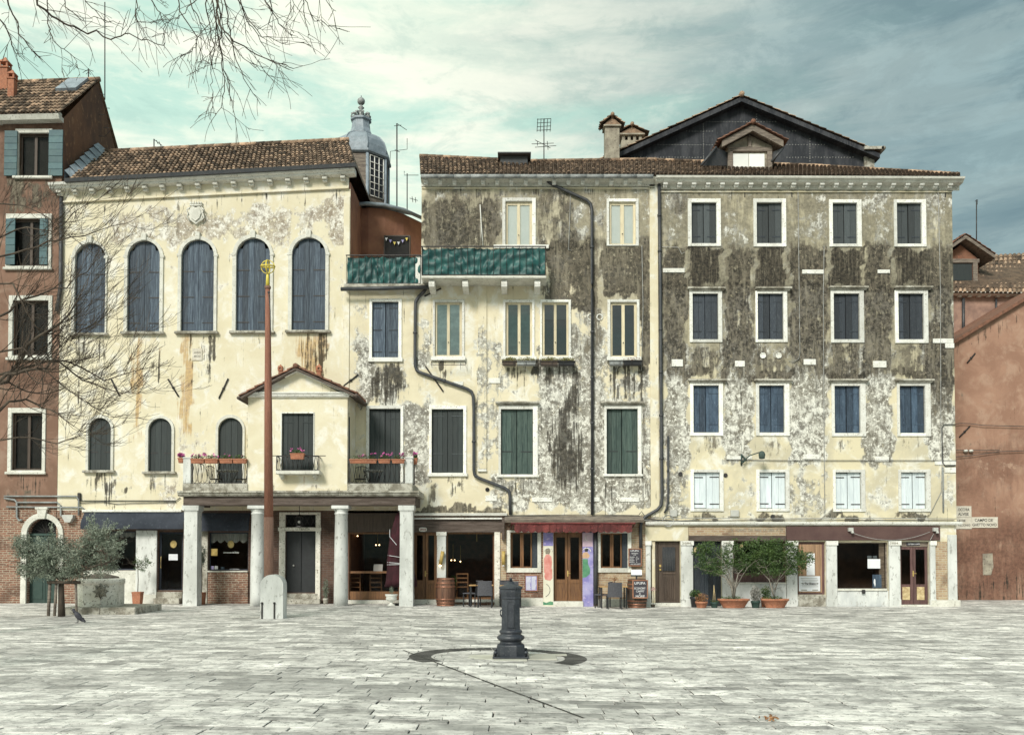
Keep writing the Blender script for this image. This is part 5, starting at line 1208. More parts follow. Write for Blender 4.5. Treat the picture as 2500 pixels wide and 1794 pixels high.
mb.box(exR - .3, exR + .26, Y0 + .002, 38, P(2330, 455, Y0)[2], P(2330, 455, Y0)[2] + .16, .5, .02)
co = mb.build('cornice', M['stone'], ea)
modillions(co, [1622 + 34.55 * i for i in range(21)], lambda p: 462 + (p - 1622) * .003, Y0, w=.16, h=.145, d=.28, mat='stone_white')
plate('string_course', ea, 'plaster_east', 1610, 468, 2322, 471, .06)
ye_ = Y0 - .42
mb = MB(); tiles(mb, L(1600, 427, ye_), L(1990, 428, ye_), L(1990, 406, 35.2), L(1600, 393, 35.2), 38, 10)
tiles(mb, L(1990, 428, ye_), L(2345, 431, ye_), L(2342, 426, ye_ + .9), L(1990, 406, 35.2), 35, 9)
p, q = L(1600, 393, 35.2), L(1990, 407, 35.2); mb.add([p, q, (q.x, 40, p.z - 1.2), (p.x, 40, p.z - 1.2)], [(0, 1, 2, 3)], .3); mb.add([q, L(2338, 429, ye_ + .5), (exR + .4, 40, p.z - 1.6), (q.x, 40, p.z - 1.2)], [(0, 1, 2, 3)], .3)
for a_, b_, k_ in ((p, q, 18), (q, L(2340, 428, ye_ + .4), 18)):
    for k in range(k_): u, v = a_.lerp(b_, k / k_), a_.lerp(b_, (k + 1.1) / k_); mb.tube([u + Vector((0, 0, .02)), v + Vector((0, 0, .03))], .085, 7, rnd.random())
eroof = mb.build('roof', M['tile'], ea)
for q in ((1618, 655.6, 1671, 666), (1958, 659, 2010, 669), (2142, 659, 2172, 668), (1639.6, 877.6, 1667, 895), (1794, 881, 1818, 895.6), (1961.6, 877, 1991.4, 891), (2130.7, 881.5, 2163.5, 897.5), (2277, 827, 2327, 838), (2307, 838.3, 2329, 850), (1960, 1109, 2000, 1121), (2135.5, 1114, 2169.5, 1127), (2281, 1123, 2333, 1135), (2305, 1141, 2333, 1154), (1773.6, 1113, 1808, 1121.5), (1824, 1113, 1836, 1121)): plate('marker_stone', ea, 'stone_white', *q, pr=.035)
ring(ea, 1862.6, 868.5, .09, True); ring(ea, 1900.8, 868.5, .09, True)
for px, py in ((1886, 1261), (1661, 1157), (1771, 1160)):
    mb = MB(); x, _, z = P(px, py, Y0); disc(mb, x, z, .075, Y0 - .002, .03); mb.build('vent', M['iron'], ea)
def cab(parent, pts, r=.012, mat='cable', y=Y0 - .04):
    mb = MB(); mb.tube([P(a, b, y) for a, b in pts], r, 5); return mb.build('cable', M[mat], parent)
cab(ea, [(1948, 450), (1951, 700), (1953, 860), (1950, 876), (1938, 884), (1925, 881)]); cab(ea, [(2012, 600), (2010, 720), (2012, 1100), (2014, 1262)]); cab(ea, [(2290, 450), (2296, 700), (2297, 1030), (2300, 1130), (2298, 1200), (2270, 1256)]); cab(ea, [(1612, 603), (1656, 604), (1664, 620), (1672, 616)])
cab(ea, [(2333, 1036), (2304, 1036), (2300, 1044), (2302, 1130), (2308, 1138), (2333, 1136)], .02, 'cable_dark'); cab(ea, [(2302, 1140), (2303, 1250)], .03, 'zinc'); cab(ea, [(1773, 1122), (1900, 1124), (2336, 1124)], .012, 'cable_dark')
cab(md, [(1393, 470), (1390, 560), (1388, 610), (1396, 612)], .012); cab(md, [(1567, 600), (1570, 750), (1566, 905)], .012); cab(md, [(1172, 500), (1176, 560), (1179, 600)], .02, 'stone_white'); 
for i, (pt) in enumerate((((1240, 1262), (1300, 1258), (1400, 1262), (1500, 1259), (1570, 1266), (1640, 1270)), ((1235, 1266), (1320, 1264), (1420, 1268), (1440, 1264), (1550, 1268), (1620, 1274), (1700, 1268)), ((1240, 1258), (1440, 1256), (1560, 1258), (1570, 1268), (1660, 1272), (1800, 1270), (1950, 1268), (2330, 1270)), ((1590, 1264), (1700, 1264), (1850, 1266), (2060, 1264), (2335, 1266)), ((1560, 1256), (1566, 1248), (1572, 1256), (1580, 1268)))):
    cab(ea if i > 1 else md, pt, .014, 'cable' if i % 2 else 'cable_dark', Y0 - .12)
mb = MB(); x, _, z = P(1631, 1271, Y0 - .1); 
for k in range(3): mb.tube([(x + (.18 + .01 * k) * math.cos(t), Y0 - .12 - .01 * k, z + (.18 + .012 * k) * math.sin(t)) for t in [2 * math.pi * j / 24 for j in range(25)]], .008, 4)
mb.build('cable_coil', M['cable'], ea)
for q in ((1635, 1245, 1652, 1261), (1783, 1245, 1803, 1261)): plate('junction_box', ea, 'plastic_grey', *q, pr=.10, bev=.012)
pipe(ea, [(1631, 1064), (1631, 1235), (1622, 1252)], .035, Y0 - .08)
# green bracket lamp
mb = MB(); p0 = P(1808, 1131, Y0 - .05); p1_ = P(1860, 1102, Y0 - .55); mb.tube([p0, P(1830, 1112, Y0 - .3), p1_], .02, 6); mb.tube([P(1812, 1112, Y0 - .03), P(1822, 1122, Y0 - .15), P(1812, 1130, Y0 - .2)], .03, 6); mb.tube([P(1810, 1108, Y0 - .02), P(1810, 1136, Y0 - .02)], .03, 6)
mb.lathe([(.03, .12), (.09, .08), (.12, 0), (.10, -.14), (.05, -.16)], (p1_[0], p1_[1], p1_[2] - .1), 8); mb.build('wall_lamp', M['shutter_green'], ea)
for px in (1817, 1932, 2307): plate('iron_cramp', ea, 'iron', px, 456, px + 2, 482, .02, bev=0)
# ---------------- ground floor of the east building
GH = [(1588, 1321, 1661, 1471, 'door'), (1691, 1321, 1762, 1471, 'door'), (1788, 1321, 1919, 1423), (1945, 1322, 2015, 1451), (2042, 1323, 2168.5, 1441), (2196, 1322, 2269, 1477, 'door')]
gwall('ground_floor_wall', ea, M['plaster_east'], 1599.0, 2330, ze, GH, cell=.5)
mb = MB(); mb.sweep(L(1575, 1280, Y0), L(2344, 1280, Y0), [(0, -.02), (-.14, -.02), (-.18, .04), (-.18, .08), (0, .10)]); mb.build('string_course', M['stone_white'], ea)
def pier(x0, x1, top=1320, mat='column_stone', cap=True, num=None, z=-.12):
    o = plate('pier', ea, mat, x0, top, x1, 1480, .09, z0=z)
    if cap: plate('capital', o, 'stone_white', x0 - 1.5, top, x1 + 1.5, top + 11, .13)
    plate('base', o, mat, x0 - 1, 1462, x1 + 1, 1480, .13, z0=z)
    if num: text(num, x0 + 3, top + 3, x1 - 3, top + 8, Y0 - .133, M['carved'], o)
    return o
pier(1576, 1588); pier(1662, 1691, num='2886'); pier(1762, 1788, num='2885'); pier(1919, 1945); pier(2016, 2042); pier(2169, 2196, num='2884'); pier(2269, 2282); 
plate('corner_pier', ea, 'column_stone', 2313, 1305, 2335, 1464, .06, z0=P(2300, 1464, Y0)[2]); plate('base', ea, 'stone', 2270, 1464, 2340, 1480, .16, z0=-.12)
plate('brick_strip', ea, 'brick_pale', 2283, 1322, 2312.5, 1464, .02)
plate('lintel_panel', ea, 'plaster_east', 1575, 1284, 1680, 1320, .035)
mb = MB(); a, b, c, d = RC(1681, 1285, 1917, 1307, Y0); mb.box(a, b, Y0 - .03, Y0 - .002, c, d); lp = mb.build('brick_lintel', M['brick_pale'], ea)
text('IV  FORNO  DEI  PANI  DI  2883  A  27', 1785, 1290, 1912, 1297, Y0 - .034, M['carved'], lp)
plate('lintel_beam', ea, 'wood_beam', 1681, 1307.5, 1917, 1320, .10)
plate('shop_fascia', ea, 'fascia_maroon', 1918.5, 1284, 2293, 1318.5, .08)
# brown panelled door
a, b, c, d = RC(1588, 1321, 1661, 1470, Y0); c = .02; mb = MB(); y = Y0 + .12
mb.box(a, a + .28, y, y + .05, c, d, .3, .01); mb.box(a + .30, b, y + .01, y + .05, c, d, .4, .01); xa_, xb_ = a + .30, b
mb.box(xa_ + .02, xb_ - .03, y - .01, y + .009, d - .10, d - .03, .8); mb.box(xa_ + .14, xb_ - .16, y - .02, y + .009, 1.02, 1.08, .9, .008)
for k in range(6): X = xa_ + .16 + k * .075; mb.box(X, X + .06, y - .008, y + .009, .12, .95, rnd.random(), .006)
dn = mb.build('door', M['wood_dark'], ea)
mb = MB()
mb.box(xa_ + .14, xb_ - .16, y - .012, y + .008, 1.14, d - .2)
for k in range(8): X = xa_ + .17 + k * .058; mb.tube([(X, y - .03, 1.14), (X, y - .03, d - .2)], .011, 5)
mb.build('door_grille', M['pipe'], dn)
mb = MB(); mb.box(a + .05, a + .17, y - .012, y - .001, 1.42, 1.86, .5, .005); mb.box(xa_ + .03, xa_ + .09, y - .012, y + .009, 1.28, 1.36, .8)
mb.ball((xa_ + .06, y - .03, 1.18), .035); mb.build('bell_plate', M['gold'], dn)
mb = MB(); mb.box(a, b, Y0 - .12, Y0 + .2, -.1, c, .5, .01); mb.build('doorstep', M['stone'], dn)
# navy boarded door
a, b, c, d = RC(1691, 1321, 1762, 1470, Y0); mb = MB()
for k in range(7): mb.box(a + (b - a) * k / 7 + .003, a + (b - a) * (k + 1) / 7 - .003, Y0 + .12, Y0 + .16, -.1, d, rnd.random(), .004)
mb.build('door', M['shutter_slate'], ea)
w5 = shop_window(ea, (1788, 1321, 1919, 1423), 'wood_maroon', fw=4); room(ea, 1788, 1321, 1919, 1423, .8, 'hole')
sticker(w5, 1792, 1398, 1915, 1419, 'wood_maroon', Y0 + .10, 'panel'); plate('dado', ea, 'marble', 1788.5, 1424, 1918.5, 1480, .06, z0=-.12); plate('sill', ea, 'stone', 1788.5, 1421, 1918.5, 1424, .12)
sticker(w5, 1806, 1327, 1814, 1338, 'panel_yellow', Y0 + .10); sticker(w5, 1694, 1335, 1700, 1349, 'panel_yellow', Y0 - .0)
# slatted wood panel
f = shop_window(ea, (1945, 1322, 2015, 1451), 'wood_maroon', fw=7, fname='shop_panel'); A, B, Cc, D = RC(1951, 1328, 2009, 1446, Y0)
mb = MB(); n = 16
for k in range(n): mb.box(A + (B - A) * k / n + .004, A + (B - A) * (k + 1) / n - .004, Y0 + .09, Y0 + .12, Cc, D, rnd.random(), .004)
mb.build('slatted_shutter', M['wood_pale'], f); plate('dado', ea, 'stone_dirty', 1945, 1451.5, 2015.5, 1480, .03, z0=-.12)
sticker(f, 1969, 1350, 1989, 1404, 'paper', Y0 + .088, 'notice')
a, b, c, d = RC(1952, 1406, 2004, 1443, Y0); mb = MB(); mb.box(a, b, Y0 + .07, Y0 + .086, c, d, .5, .003); sg = mb.build('notice_board', M['paper'], f)
mb = MB()
for k in range(6):
    z = d - (d - c) * (.14 + .11 * k); mb.box(a + .07 + .02 * (k % 3), b - .07 - .03 * ((k + 1) % 2), Y0 + .064, Y0 + .069, z - .006 - .006 * (k == 3), z + .006)
for s, e in ((a + .08, a + .28), (b - .28, b - .08)): mb.box(s, e, Y0 + .064, Y0 + .069, c + .03, c + .06)
mb.build('writing', M['carved'], sg)
text('<- The Ghetto ->', 1958, 1421, 1998, 1427, Y0 + .062, M['ink'], sg)
# marble based window
room(ea, 2042, 1323, 2168, 1441, 2.0, 'room'); w6 = shop_window(ea, (2042, 1323, 2168.5, 1441), 'wood_grey', fw=3)
plate('dado', ea, 'marble', 2042.5, 1441.5, 2168, 1480, .05, z0=-.12); plate('sill', ea, 'stone', 2042.5, 1436, 2164, 1441.4, .10)
sticker(w6, 2118, 1364, 2149, 1387, 'paper', Y0 + .125, 'notice'); sticker(w6, 2117, 1356, 2128, 1363, 'shutter_grey'); sticker(w6, 2131, 1356, 2141, 1363, 'shutter_grey')
po_ = sticker(w6, 2130, 1402, 2152, 1434, 'shutter_navy', Y0 + .125, 'poster')
mb = MB(); x, _, z = P(2135, 1422, Y0 + .11); mb.prism([(x - .03, z), (x + .02, z - .15), (x + .04, z - .05), (x + .03, z + .12), (x - .01, z + .14)], Y0 + .112, Y0 + .118); mb.build('printed_figure', M['paper'], po_)
mb = MB(); a, b, c, d = RC(2152, 1326, 2165, 1436, Y0); mb.box(a, b, Y0 + .2, Y0 + .25, c, d); mb.build('inner_jamb', M['wood_grey'], w6)
mb = MB(); x, _, z = P(2105, 1444, Y0); mb.box(x - .06, x + .06, Y0 - .16, Y0 - .101, z - .06, z + .08, .4, .02); mb.build('lock', M['iron'], ea)
# double glazed brown door
room(ea, 2196, 1322, 2269, 1477, 1.4); a, b, c, d = RC(2197, 1335, 2268, 1476, Y0); gd2 = glazed_door(ea, (2197, 1334, 2268, 1476), 'wood_maroon', (1341, 1426), 2, sill_z=-.04)
for s in (.12, .62): mb = MB(); X = a + (b - a) * s; mb.box(X, X + .27, Y0 + .09, Y0 + .115, .12, .58, rnd.random(), .01); mb.build('door_panel', M['panel_yellow'], gd2)
plate('transom', ea, 'wood_grey', 2197, 1322, 2268, 1333, .0 - .06, back=-.12) if False else None
mb = MB(); a, b, c, d = RC(2196, 1321, 2269, 1334, Y0); mb.box(a, b, Y0 + .08, Y0 + .16, c, d, .3); tr = mb.build('transom', M['wood_grey'], gd2)
a, b, c, d = RC(2215, 1324, 2248, 1331, Y0); mb = MB(); mb.box(a, b, Y0 + .06, Y0 + .079, c, d, .5, .004); sp = mb.build('name_plate', M['slate_board'], tr); text('OSTERIA CAFFE', 2217, 1326, 2246, 1329, Y0 + .055, M['chalk'], sp)
for px in (2073, 2279):
    mb = MB(); a, b, c, d = RC(px - 6, 1288, px + 6, 1297, Y0); mb.box(a, b, Y0 - .2, Y0 - .082, c, d, .5, .01); mb.lathe([(.02, .05), (.05, 0), (.055, -.05)], (b - .04, Y0 - .2, c - .02), 10); mb.build('spot_lamp', M['plastic_grey'], ea)
mb = MB(); pts = []
for k in range(21): u = k / 20; pts.append(P(2076 + 194 * u, 1298 + 80 * u * (1 - u) , Y0 - .16))
mb.tube(pts, .009, 4); mb.tube([P(2280, 1302, Y0 - .14), P(2271, 1318, Y0 - .14)], .009, 4); mb.build('festoon_cord', M['cable'], ea)
# ================================================================ things behind the roofs
# red rendered attic with terrace behind the low part
ap = thing('attic_house', 'small red brown attic house with curved wall and lead roof behind the netted terrace', 'house', (PX(960, 34.5), 34.5, 0))
pts = [(PX(861, 34.2, 560), 34.3), (PX(900, 34.2, 560), 34.15), (PX(940, 34.3, 560), 34.3), (PX(985, 34.8, 560), 34.8), (PX(1033, 35.8, 560), 35.8)]
zt = P(900, 508, 34.2)[2]; zb = P(900, 720, 34.2)[2]; mb = MB()
for (a, b), (c, d) in zip(pts[:-1], pts[1:]): mb.add([(a, b, zb), (c, d, zb), (c, d, zt), (a, b, zt)], [(0, 1, 2, 3)])
mb.add([(x, y, zt) for x, y in pts] + [(pts[-1][0], 38, zt), (pts[0][0], 38, zt)], [tuple(range(7))])
mb.build('wall', M['apse_wall'], ap)
mb = MB(); ctr = (PX(945, 36.5, 560), 36.5, zt + .75)
out_ = [(x + (x - ctr[0]) * .08, y - .28) for x, y in pts]
V = [(x, y, zt - .02) for x, y in out_] + [(x, y, zt + .12) for x, y in out_] + [ctr]
n = len(out_); mb.add(V, [(i, i + 1, n + i + 1, n + i) for i in range(n - 1)] + [(n + i, n + i + 1, 2 * n) for i in range(n - 1)])
mb.tube([(x, y - .03, zt + .03) for x, y in out_], .07, 7); mb.build('roof', M['lead'], ap)
a, b, c, d = RC(941, 582, 1000, 640, 34.25); mb = MB(); mb.box(a - .04, b + .04, 34.05, 34.3, c - .05, d + .05, .5); wn = mb.build('window', M['wood_dark'], ap)
mb = MB(); mb.box(a, b, 34.02, 34.049, c, d); mb.build('backing', M['hole'], wn)
bt = thing('bunting', 'string of small coloured pennants across the dark window above the netted terrace', 'bunting', (a, 33.9, d))
mb = MB(); mb.tube([(a, 33.95, d - .05), ((a + b) / 2, 33.95, d - .28), (b, 33.95, d - .05)], .008, 4); mb.build('cord', M['cable_dark'], bt)
for k, mt in enumerate(('paper', 'mural_violet', 'gold_paint', 'paper', 'mural_violet', 'gold_paint')):
    u = (k + .5) / 6; x = a + (b - a) * u; z = d - .05 - .23 * (1 - abs(2 * u - 1)); mb = MB(); mb.prism([(x - .05, z), (x, z - .12), (x + .05, z)], 33.94, 33.95); mb.build('pennant', M[mt], bt)
# lantern tower
YD = 38.; cx_, _, _ = P(881, 400, YD); s_ = YD / FPX
zz = lambda p: P(881, p, YD)[2]
dm = thing('dome_lantern', 'octagonal lantern with grey lead dome and ball finial rising behind the cream building', 'cupola', (cx_, YD, zz(520)))
r8 = 66 * s_ / math.cos(math.pi / 8)
def shell(name, prof, mat, parent=dm, n=8, rot=math.pi / 8, smooth=False):
    mb = MB(); mb.lathe([(r * s_ / (math.cos(math.pi / 8) if n == 8 else 1), zz(p)) for r, p in prof], (cx_, YD, 0), n, rot=rot, smooth=smooth); return mb.build(name, M[mat], parent)
dr_ = shell('drum', [(64, 640), (64, 402)], 'wood_grey')
shell('dome', [(67, 400), (71, 397), (71, 392), (66, 389), (65, 375), (60, 360), (50, 347), (36, 338), (26, 334)], 'lead')
shell('lantern_neck', [(27, 335), (27, 330), (22, 318), (20, 300), (24, 297), (24, 293), (16, 290)], 'lead')
mb = MB(); mb.lathe([(16 * s_, zz(291)), (12 * s_, zz(284)), (5 * s_, zz(279)), (5 * s_, zz(274)), (8 * s_, zz(272)), (3 * s_, zz(268)), (8 * s_, zz(264)), (3 * s_, zz(259)), (3 * s_, zz(256))], (cx_, YD, 0), 12)
mb.ball((cx_, YD, zz(248)), 9.5 * s_, 10); mb.tube([(cx_, YD, zz(240)), (cx_, YD, zz(234))], .02, 5); mb.build('finial', M['zinc'], dm)
for k in range(8):
    t = math.pi * k / 4 + math.pi / 8; mb = MB(); C_, S_ = math.cos(t), math.sin(t)
    mb.tube([(cx_ + r * s_ * C_, YD + r * s_ * S_, zz(p)) for r, p in ((12, 283), (18, 279), (23, 282), (24, 288), (20, 291), (22, 296))], .05, 6); mb.build('scroll', M['zinc'], dm)
    mb = MB(); mb.tube([(cx_ + r * s_ * C_ / .92, YD + r * s_ * S_ / .92, zz(p)) for r, p in ((66, 389), (65, 375), (60, 360), (50, 347), (36, 338), (26, 334))], .03, 5); mb.build('roof_rib', M['lead'], dm)
    mb = MB(); mb.tube([(cx_ + 64 * s_ * C_ / .92, YD + 64 * s_ * S_ / .92, zz(p)) for p in (640, 402)], .07, 6); mb.build('corner_strip', M['lead'], dm)
for k, (nm) in enumerate((-45, 0, 45)):
    an = R(nm - 90); C_, S_ = math.cos(an), math.sin(an); rr = 64 * s_ + .01; tx, ty = -S_, C_; hw = 20 * s_
    def q(u, z, o=0): return (cx_ + (rr + o) * C_ + tx * u, YD + (rr + o) * S_ + ty * u, z)
    if nm == 0: continue
    z0_, z1_ = zz(500), zz(404); mb = MB(); mb.add([q(-hw, z0_), q(hw, z0_), q(hw, z1_), q(-hw, z1_)], [(0, 1, 2, 3)]); wn = mb.build('window', M['blind_dark'], dm)
    mb = MB()
    for i in range(4): u = -hw + 2 * hw * i / 3; mb.tube([q(u, z0_, .02), q(u, z1_, .02)], .022, 5)
    for i in range(7): z = z0_ + (z1_ - z0_) * i / 6; mb.tube([q(-hw, z, .02), q(hw, z, .02)], .018, 5)
    mb.build('glazing_bars', M['stone_white'], wn)
# dark attic gable behind the east building
YG = 37.5
gp = [(1350, 500), (1470, 391), (1809, 245), (2108, 377), (2108, 500)]
gx = lambda p: PXY(p[0], p[1], YG)
gb = thing('dark_gable_house', 'large dark clad gable with tiled verges standing behind the stained building', 'house', (gx((1809, 245))[0], YG, 8))
mb = MB(); lo_ = PXY(1500, 470, YG)[1]
P3 = [(gx((1470, 391))[0], lo_), (gx((2108, 391))[0], lo_), gx((2108, 378)), gx((1809, 243)), gx((1470, 396))]
mb.prism(P3, YG, YG + 9); mb.build('wall', M['black_wall'], gb)
mb = MB()
for (A_, B_) in (((1455, 396), (1809, 236)), ((2146, 374), (1809, 236))):
    a, z = PXY(A_[0], A_[1], YG - .3); b, zb_ = PXY(B_[0], B_[1], YG - .3)
    tiles(mb, (a, YG - .45, z), (a, YG + 9, z), (b, YG + 9, zb_), (b, YG - .45, zb_), 34, 18) if b > a else tiles(mb, (a, YG + 9, z), (a, YG - .45, z), (b, YG - .45, zb_), (b, YG + 9, zb_), 34, 18)
x, z = PXY(1809, 236, YG - .3)
for i in range(22): mb.tube([(x, YG - .5 + i * .42, z + .03), (x, YG - .5 + i * .42 + .46, z + .05)], .11, 8, rnd.random())
gr = mb.build('roof', M['tile'], gb)
mb = MB()
for (A_, B_) in (((1455, 398), (1809, 238)), ((1809, 238), (2146, 376))):
    a, z = PXY(A_[0], A_[1], YG - .3); b, zb_ = PXY(B_[0], B_[1], YG - .3); mb.sweep((a, YG - .4, z), (b, YG - .4, zb_), [(0, -.22), (.5, -.22), (.5, -.03), (0, -.03)])
mb.build('barge_board', M['black_wall'], gb)
mb = MB(); r2 = random.Random(3)
def inside(px, py): 
    return py > 245 + 14 + abs(px - 1809) * .455
for py in (298, 321, 354, 385):
    for px in range(1480, 2100, 7):
        if inside(px, py) and not (1745 < px < 1920 and py > 300): x, _, z = P(px, py + r2.uniform(-.6, .6), YG); mb.box(x - .012, x + .012, YG - .02, YG - .001, z - .012, z + .012)
for px in (1717, 1847, 1977):
    for py in range(250, 410, 6):
        if inside(px, py) and not (1745 < px < 1920 and py > 300): x, _, z = P(px, py, YG); mb.box(x - .012, x + .012, YG - .02, YG - .001, z - .012, z + .012)
mb.build('rivets', M['plastic_grey'], gb)
a, b, c, d = RC(2109, 382, 2133, 470, YG); mb = MB(); mb.box(a, b, YG - .1, YG + 8, c, d); mb.build('end_wall', M['stone_dirty'], gb)
a, b, c, d = RC(2100, 374, 2146, 384, YG); mb = MB(); mb.sweep((a, YG - .5, d - .05), (b, YG - .5, d - .05), [(0, 0), (.0, .12), (8, .12), (8, 0)]); mb.tube([(b, YG - .5, d), (b, YG + 8, d)], .09, 8); mb.build('cornice', M['stone_dirty'], gb)
# dormer on the east roof
YDm = 33.6
dmr = thing('roof_dormer', 'timber dormer with white boarded window and tiled hood on the stained building roof', 'dormer', (PX(1829, YDm, 390), YDm, P(1829, 415, YDm)[2]))
g2 = lambda p: PXY(p[0], p[1], YDm)
mb = MB(); mb.prism([g2((1776, 430)), g2((1884, 430)), g2((1884, 357)), g2((1830, 330)), g2((1776, 357))], YDm, YDm + 3.2); mb.build('front', M['chimney'], dmr)
mb = MB()
for (A_, B_) in (((1757, 360), (1831, 321)), ((1831, 321), (1905, 360))):
    a, z = g2(A_); b, zb_ = g2(B_); mb.sweep((a, YDm - .4, z), (b, YDm - .4, zb_), [(0, -.16), (.10, -.16), (.10, .08), (0, .08)]); mb.sweep((a, YDm - .3, z), (b, YDm - .3, zb_), [(0, -.06), (3, -.06), (3, .04), (0, .04)])
for q in ((1776, 362, 1884, 372), (1776, 372.2, 1788, 430), (1872, 372.2, 1884, 430), (1825, 335, 1833, 361.8), (1788, 410, 1872, 416)):
    a, b, c, d = RC(*q, YDm); mb.box(a, b, YDm - .10, YDm - .003, c, d, rnd.random(), .01)
mb.build('timber_frame', M['wood_grey'], dmr)
a, b, c, d = RC(1789, 377, 1866, 410, YDm); mb = MB(); m_ = (a + b) / 2; mb.box(a, m_ - .01, YDm - .05, YDm - .004, c, d, .4, .008); mb.box(m_ + .01, b, YDm - .05, YDm - .004, c, d, .7, .008); mb.build('window', M['blind_white'], dmr)
mb = MB(); a, z = g2((1747, 357)); b, zb_ = g2((1831, 313)); c, zc_ = g2((1915, 357))
tiles(mb, (a, YDm + 3, z), (a, YDm - .5, z), (b, YDm - .5, zb_), (b, YDm + 3, zb_), 15, 6); tiles(mb, (c, YDm - .5, z), (c, YDm + 3, z), (b, YDm + 3, zb_), (b, YDm - .5, zb_), 15, 6)
for i in range(8): mb.tube([(b, YDm - .52 + i * .4, zb_ + .02), (b, YDm - .08 + i * .4, zb_ + .04)], .09, 8, rnd.random())
mb.build('roof', M['tile_red'], dmr)
mb = MB(); mb.tube([P(1749, 360, YDm - .3), P(1712, 404, YDm - .5)], .05, 7); mb.build('downpipe', M['pipe'], dmr); mb = MB(); mb.tube([P(1913, 360, YDm - .3), P(1884, 395, YDm - .3)], .05, 7); mb.build('downpipe', M['pipe'], dmr); mb = MB()
mb.add([P(1749, 360, YDm - .28), P(1776, 372, YDm), P(1776, 405, YDm), P(1714, 405, YDm - .3)], [(0, 1, 2, 3)]); mb.build('side_flashing', M['pipe'], dmr); mb = MB(); mb.add([P(1913, 360, YDm - .28), P(1884, 395, YDm), P(1884, 372, YDm)], [(0, 1, 2)]); mb.build('side_flashing', M['pipe'], dmr)
for px, w_, top, ct, bot, Yc, lab in ((1495, 36, 310, 283, 400, 36.4, 'tall grey plastered chimney with tiled gabled cap left of the dark gable'), (1543, 52, 342, 306, 410, 38.6, 'broad grey chimney with wide tiled cap between the tall chimney and the gable')):
    x, _, z = P(px, top, Yc); s2 = Yc / FPX; w2_ = w_ * s2; z0_ = P(px, bot, Yc)[2]; ch = thing('rooftop_chimney', lab, 'chimney', (x, Yc, z0_))
    mb = MB(); mb.box(x - w2_ / 2, x + w2_ / 2, Yc, Yc + w2_ * .9, z0_, z, .5, .02)
    if w_ > 40:
        for s in (-.4, -.13, .13, .4): mb.box(x + w2_ * s - .06, x + w2_ * s + .06, Yc + .02, Yc + w2_ * .85, z, z + .2)
        z += .2
    mb.box(x - w2_ * .6, x + w2_ * .6, Yc - .08, Yc + w2_, z, z + .07, .7, .01); mb.build('shaft', M['chimney'], ch)
    zp_ = P(px, ct, Yc)[2]; hw = w2_ * .8; mb = MB(); mb.prism([(x - hw * .8, z + .07), (x + hw * .8, z + .07), (x, zp_ - .06)], Yc, Yc + w2_ * .8)
    tiles(mb, (x - hw, Yc + w2_, z + .1), (x - hw, Yc - .12, z + .1), (x, Yc - .12, zp_), (x, Yc + w2_, zp_), 4, 3); tiles(mb, (x + hw, Yc - .12, z + .1), (x + hw, Yc + w2_, z + .1), (x, Yc + w2_, zp_), (x, Yc - .12, zp_), 4, 3)
    mb.tube([(x, Yc - .14, zp_ + .02), (x, Yc + w2_, zp_ + .02)], .08, 7); mb.build('cap', M['tile'], ch)
# aerials
def aerial(lab, px, py0, py1, Y, arms, r=.022, cat='antenna'):
    x, _, z0_ = P(px, py1, Y); o = thing('rooftop_aerial', lab, cat, (x, Y, z0_)); mb = MB(); mb.tube([P(px, py1 + 12, Y), P(px, py0, Y)], r, 6); mb.build('mast', M['iron'], o)
    mb = MB()
    for a in arms: mb.tube([P(q[0], q[1], Y + (q[2] if len(q) > 2 else 0)) for q in a], .012 if len(a) < 9 else .012, 4)
    if arms: mb.build('aerial_arms', M['iron'], o)
    return o
aerial('tall thin aerial mast with angled arm between the dome and the netted balcony', 969, 302, 520, 36, [((969, 302), (993, 318)), ((962, 308), (980, 306)), ((994, 338), (994, 365), (969, 368), (953, 370), (952, 398)), ((964, 366), (976, 372))], .028)
aerial('short forked aerial at the left end of the stained building roof', 994, 424, 505, 36, [((987, 418), (987, 428), (1022, 428)), ((1000, 484), (1020, 490)), ((1006, 480), (1008, 494)), ((1014, 482), (1015, 495))])
gp_ = [((1313 + k * 8, 290), (1311 + k * 8, 322)) for k in range(5)] + [((1311, 292 + k * 9), (1345, 290 + k * 9)) for k in range(4)]
aerial('television aerial with square grid panel and crossed rods above the middle roof', 1328, 292, 396, 35, gp_ + [((1298, 352), (1352, 350)), ((1306, 342), (1344, 362), ), ((1312, 346), (1312, 356)), ((1336, 345), (1338, 366)), ((1306, 360), (1358, 356))])
aerial('small bent aerial on the ridge of the cream building', 376, 340, 368, 34.7, [((376, 341), (396, 356)), ((382, 343), (386, 352)), ((388, 346), (393, 357))])
aerial('long thin rod aerial fixed to the side wall of the rust brown house', 256, 6, 232, 34.0, [((243, 230), (256, 231)), ((256, 264), (268, 265)), ((241, 280), (256, 281)), ((252, 312), (270, 313)), ((241, 332), (256, 334), (270, 318))], .02)
aerial('small rooftop aerial with spread rods on the ridge of the rust brown house', 216, 168, 192, 34.7, [((202, 178), (216, 170)), ((216, 170), (228, 175)), ((210, 182), (216, 176), (222, 183))])
aerial('lone aerial rod above the dormer of the red house at the right edge', 2384, 488, 610, 43, [((2380, 492), (2387, 488)), ((2387, 488), (2386, 500))], .025)
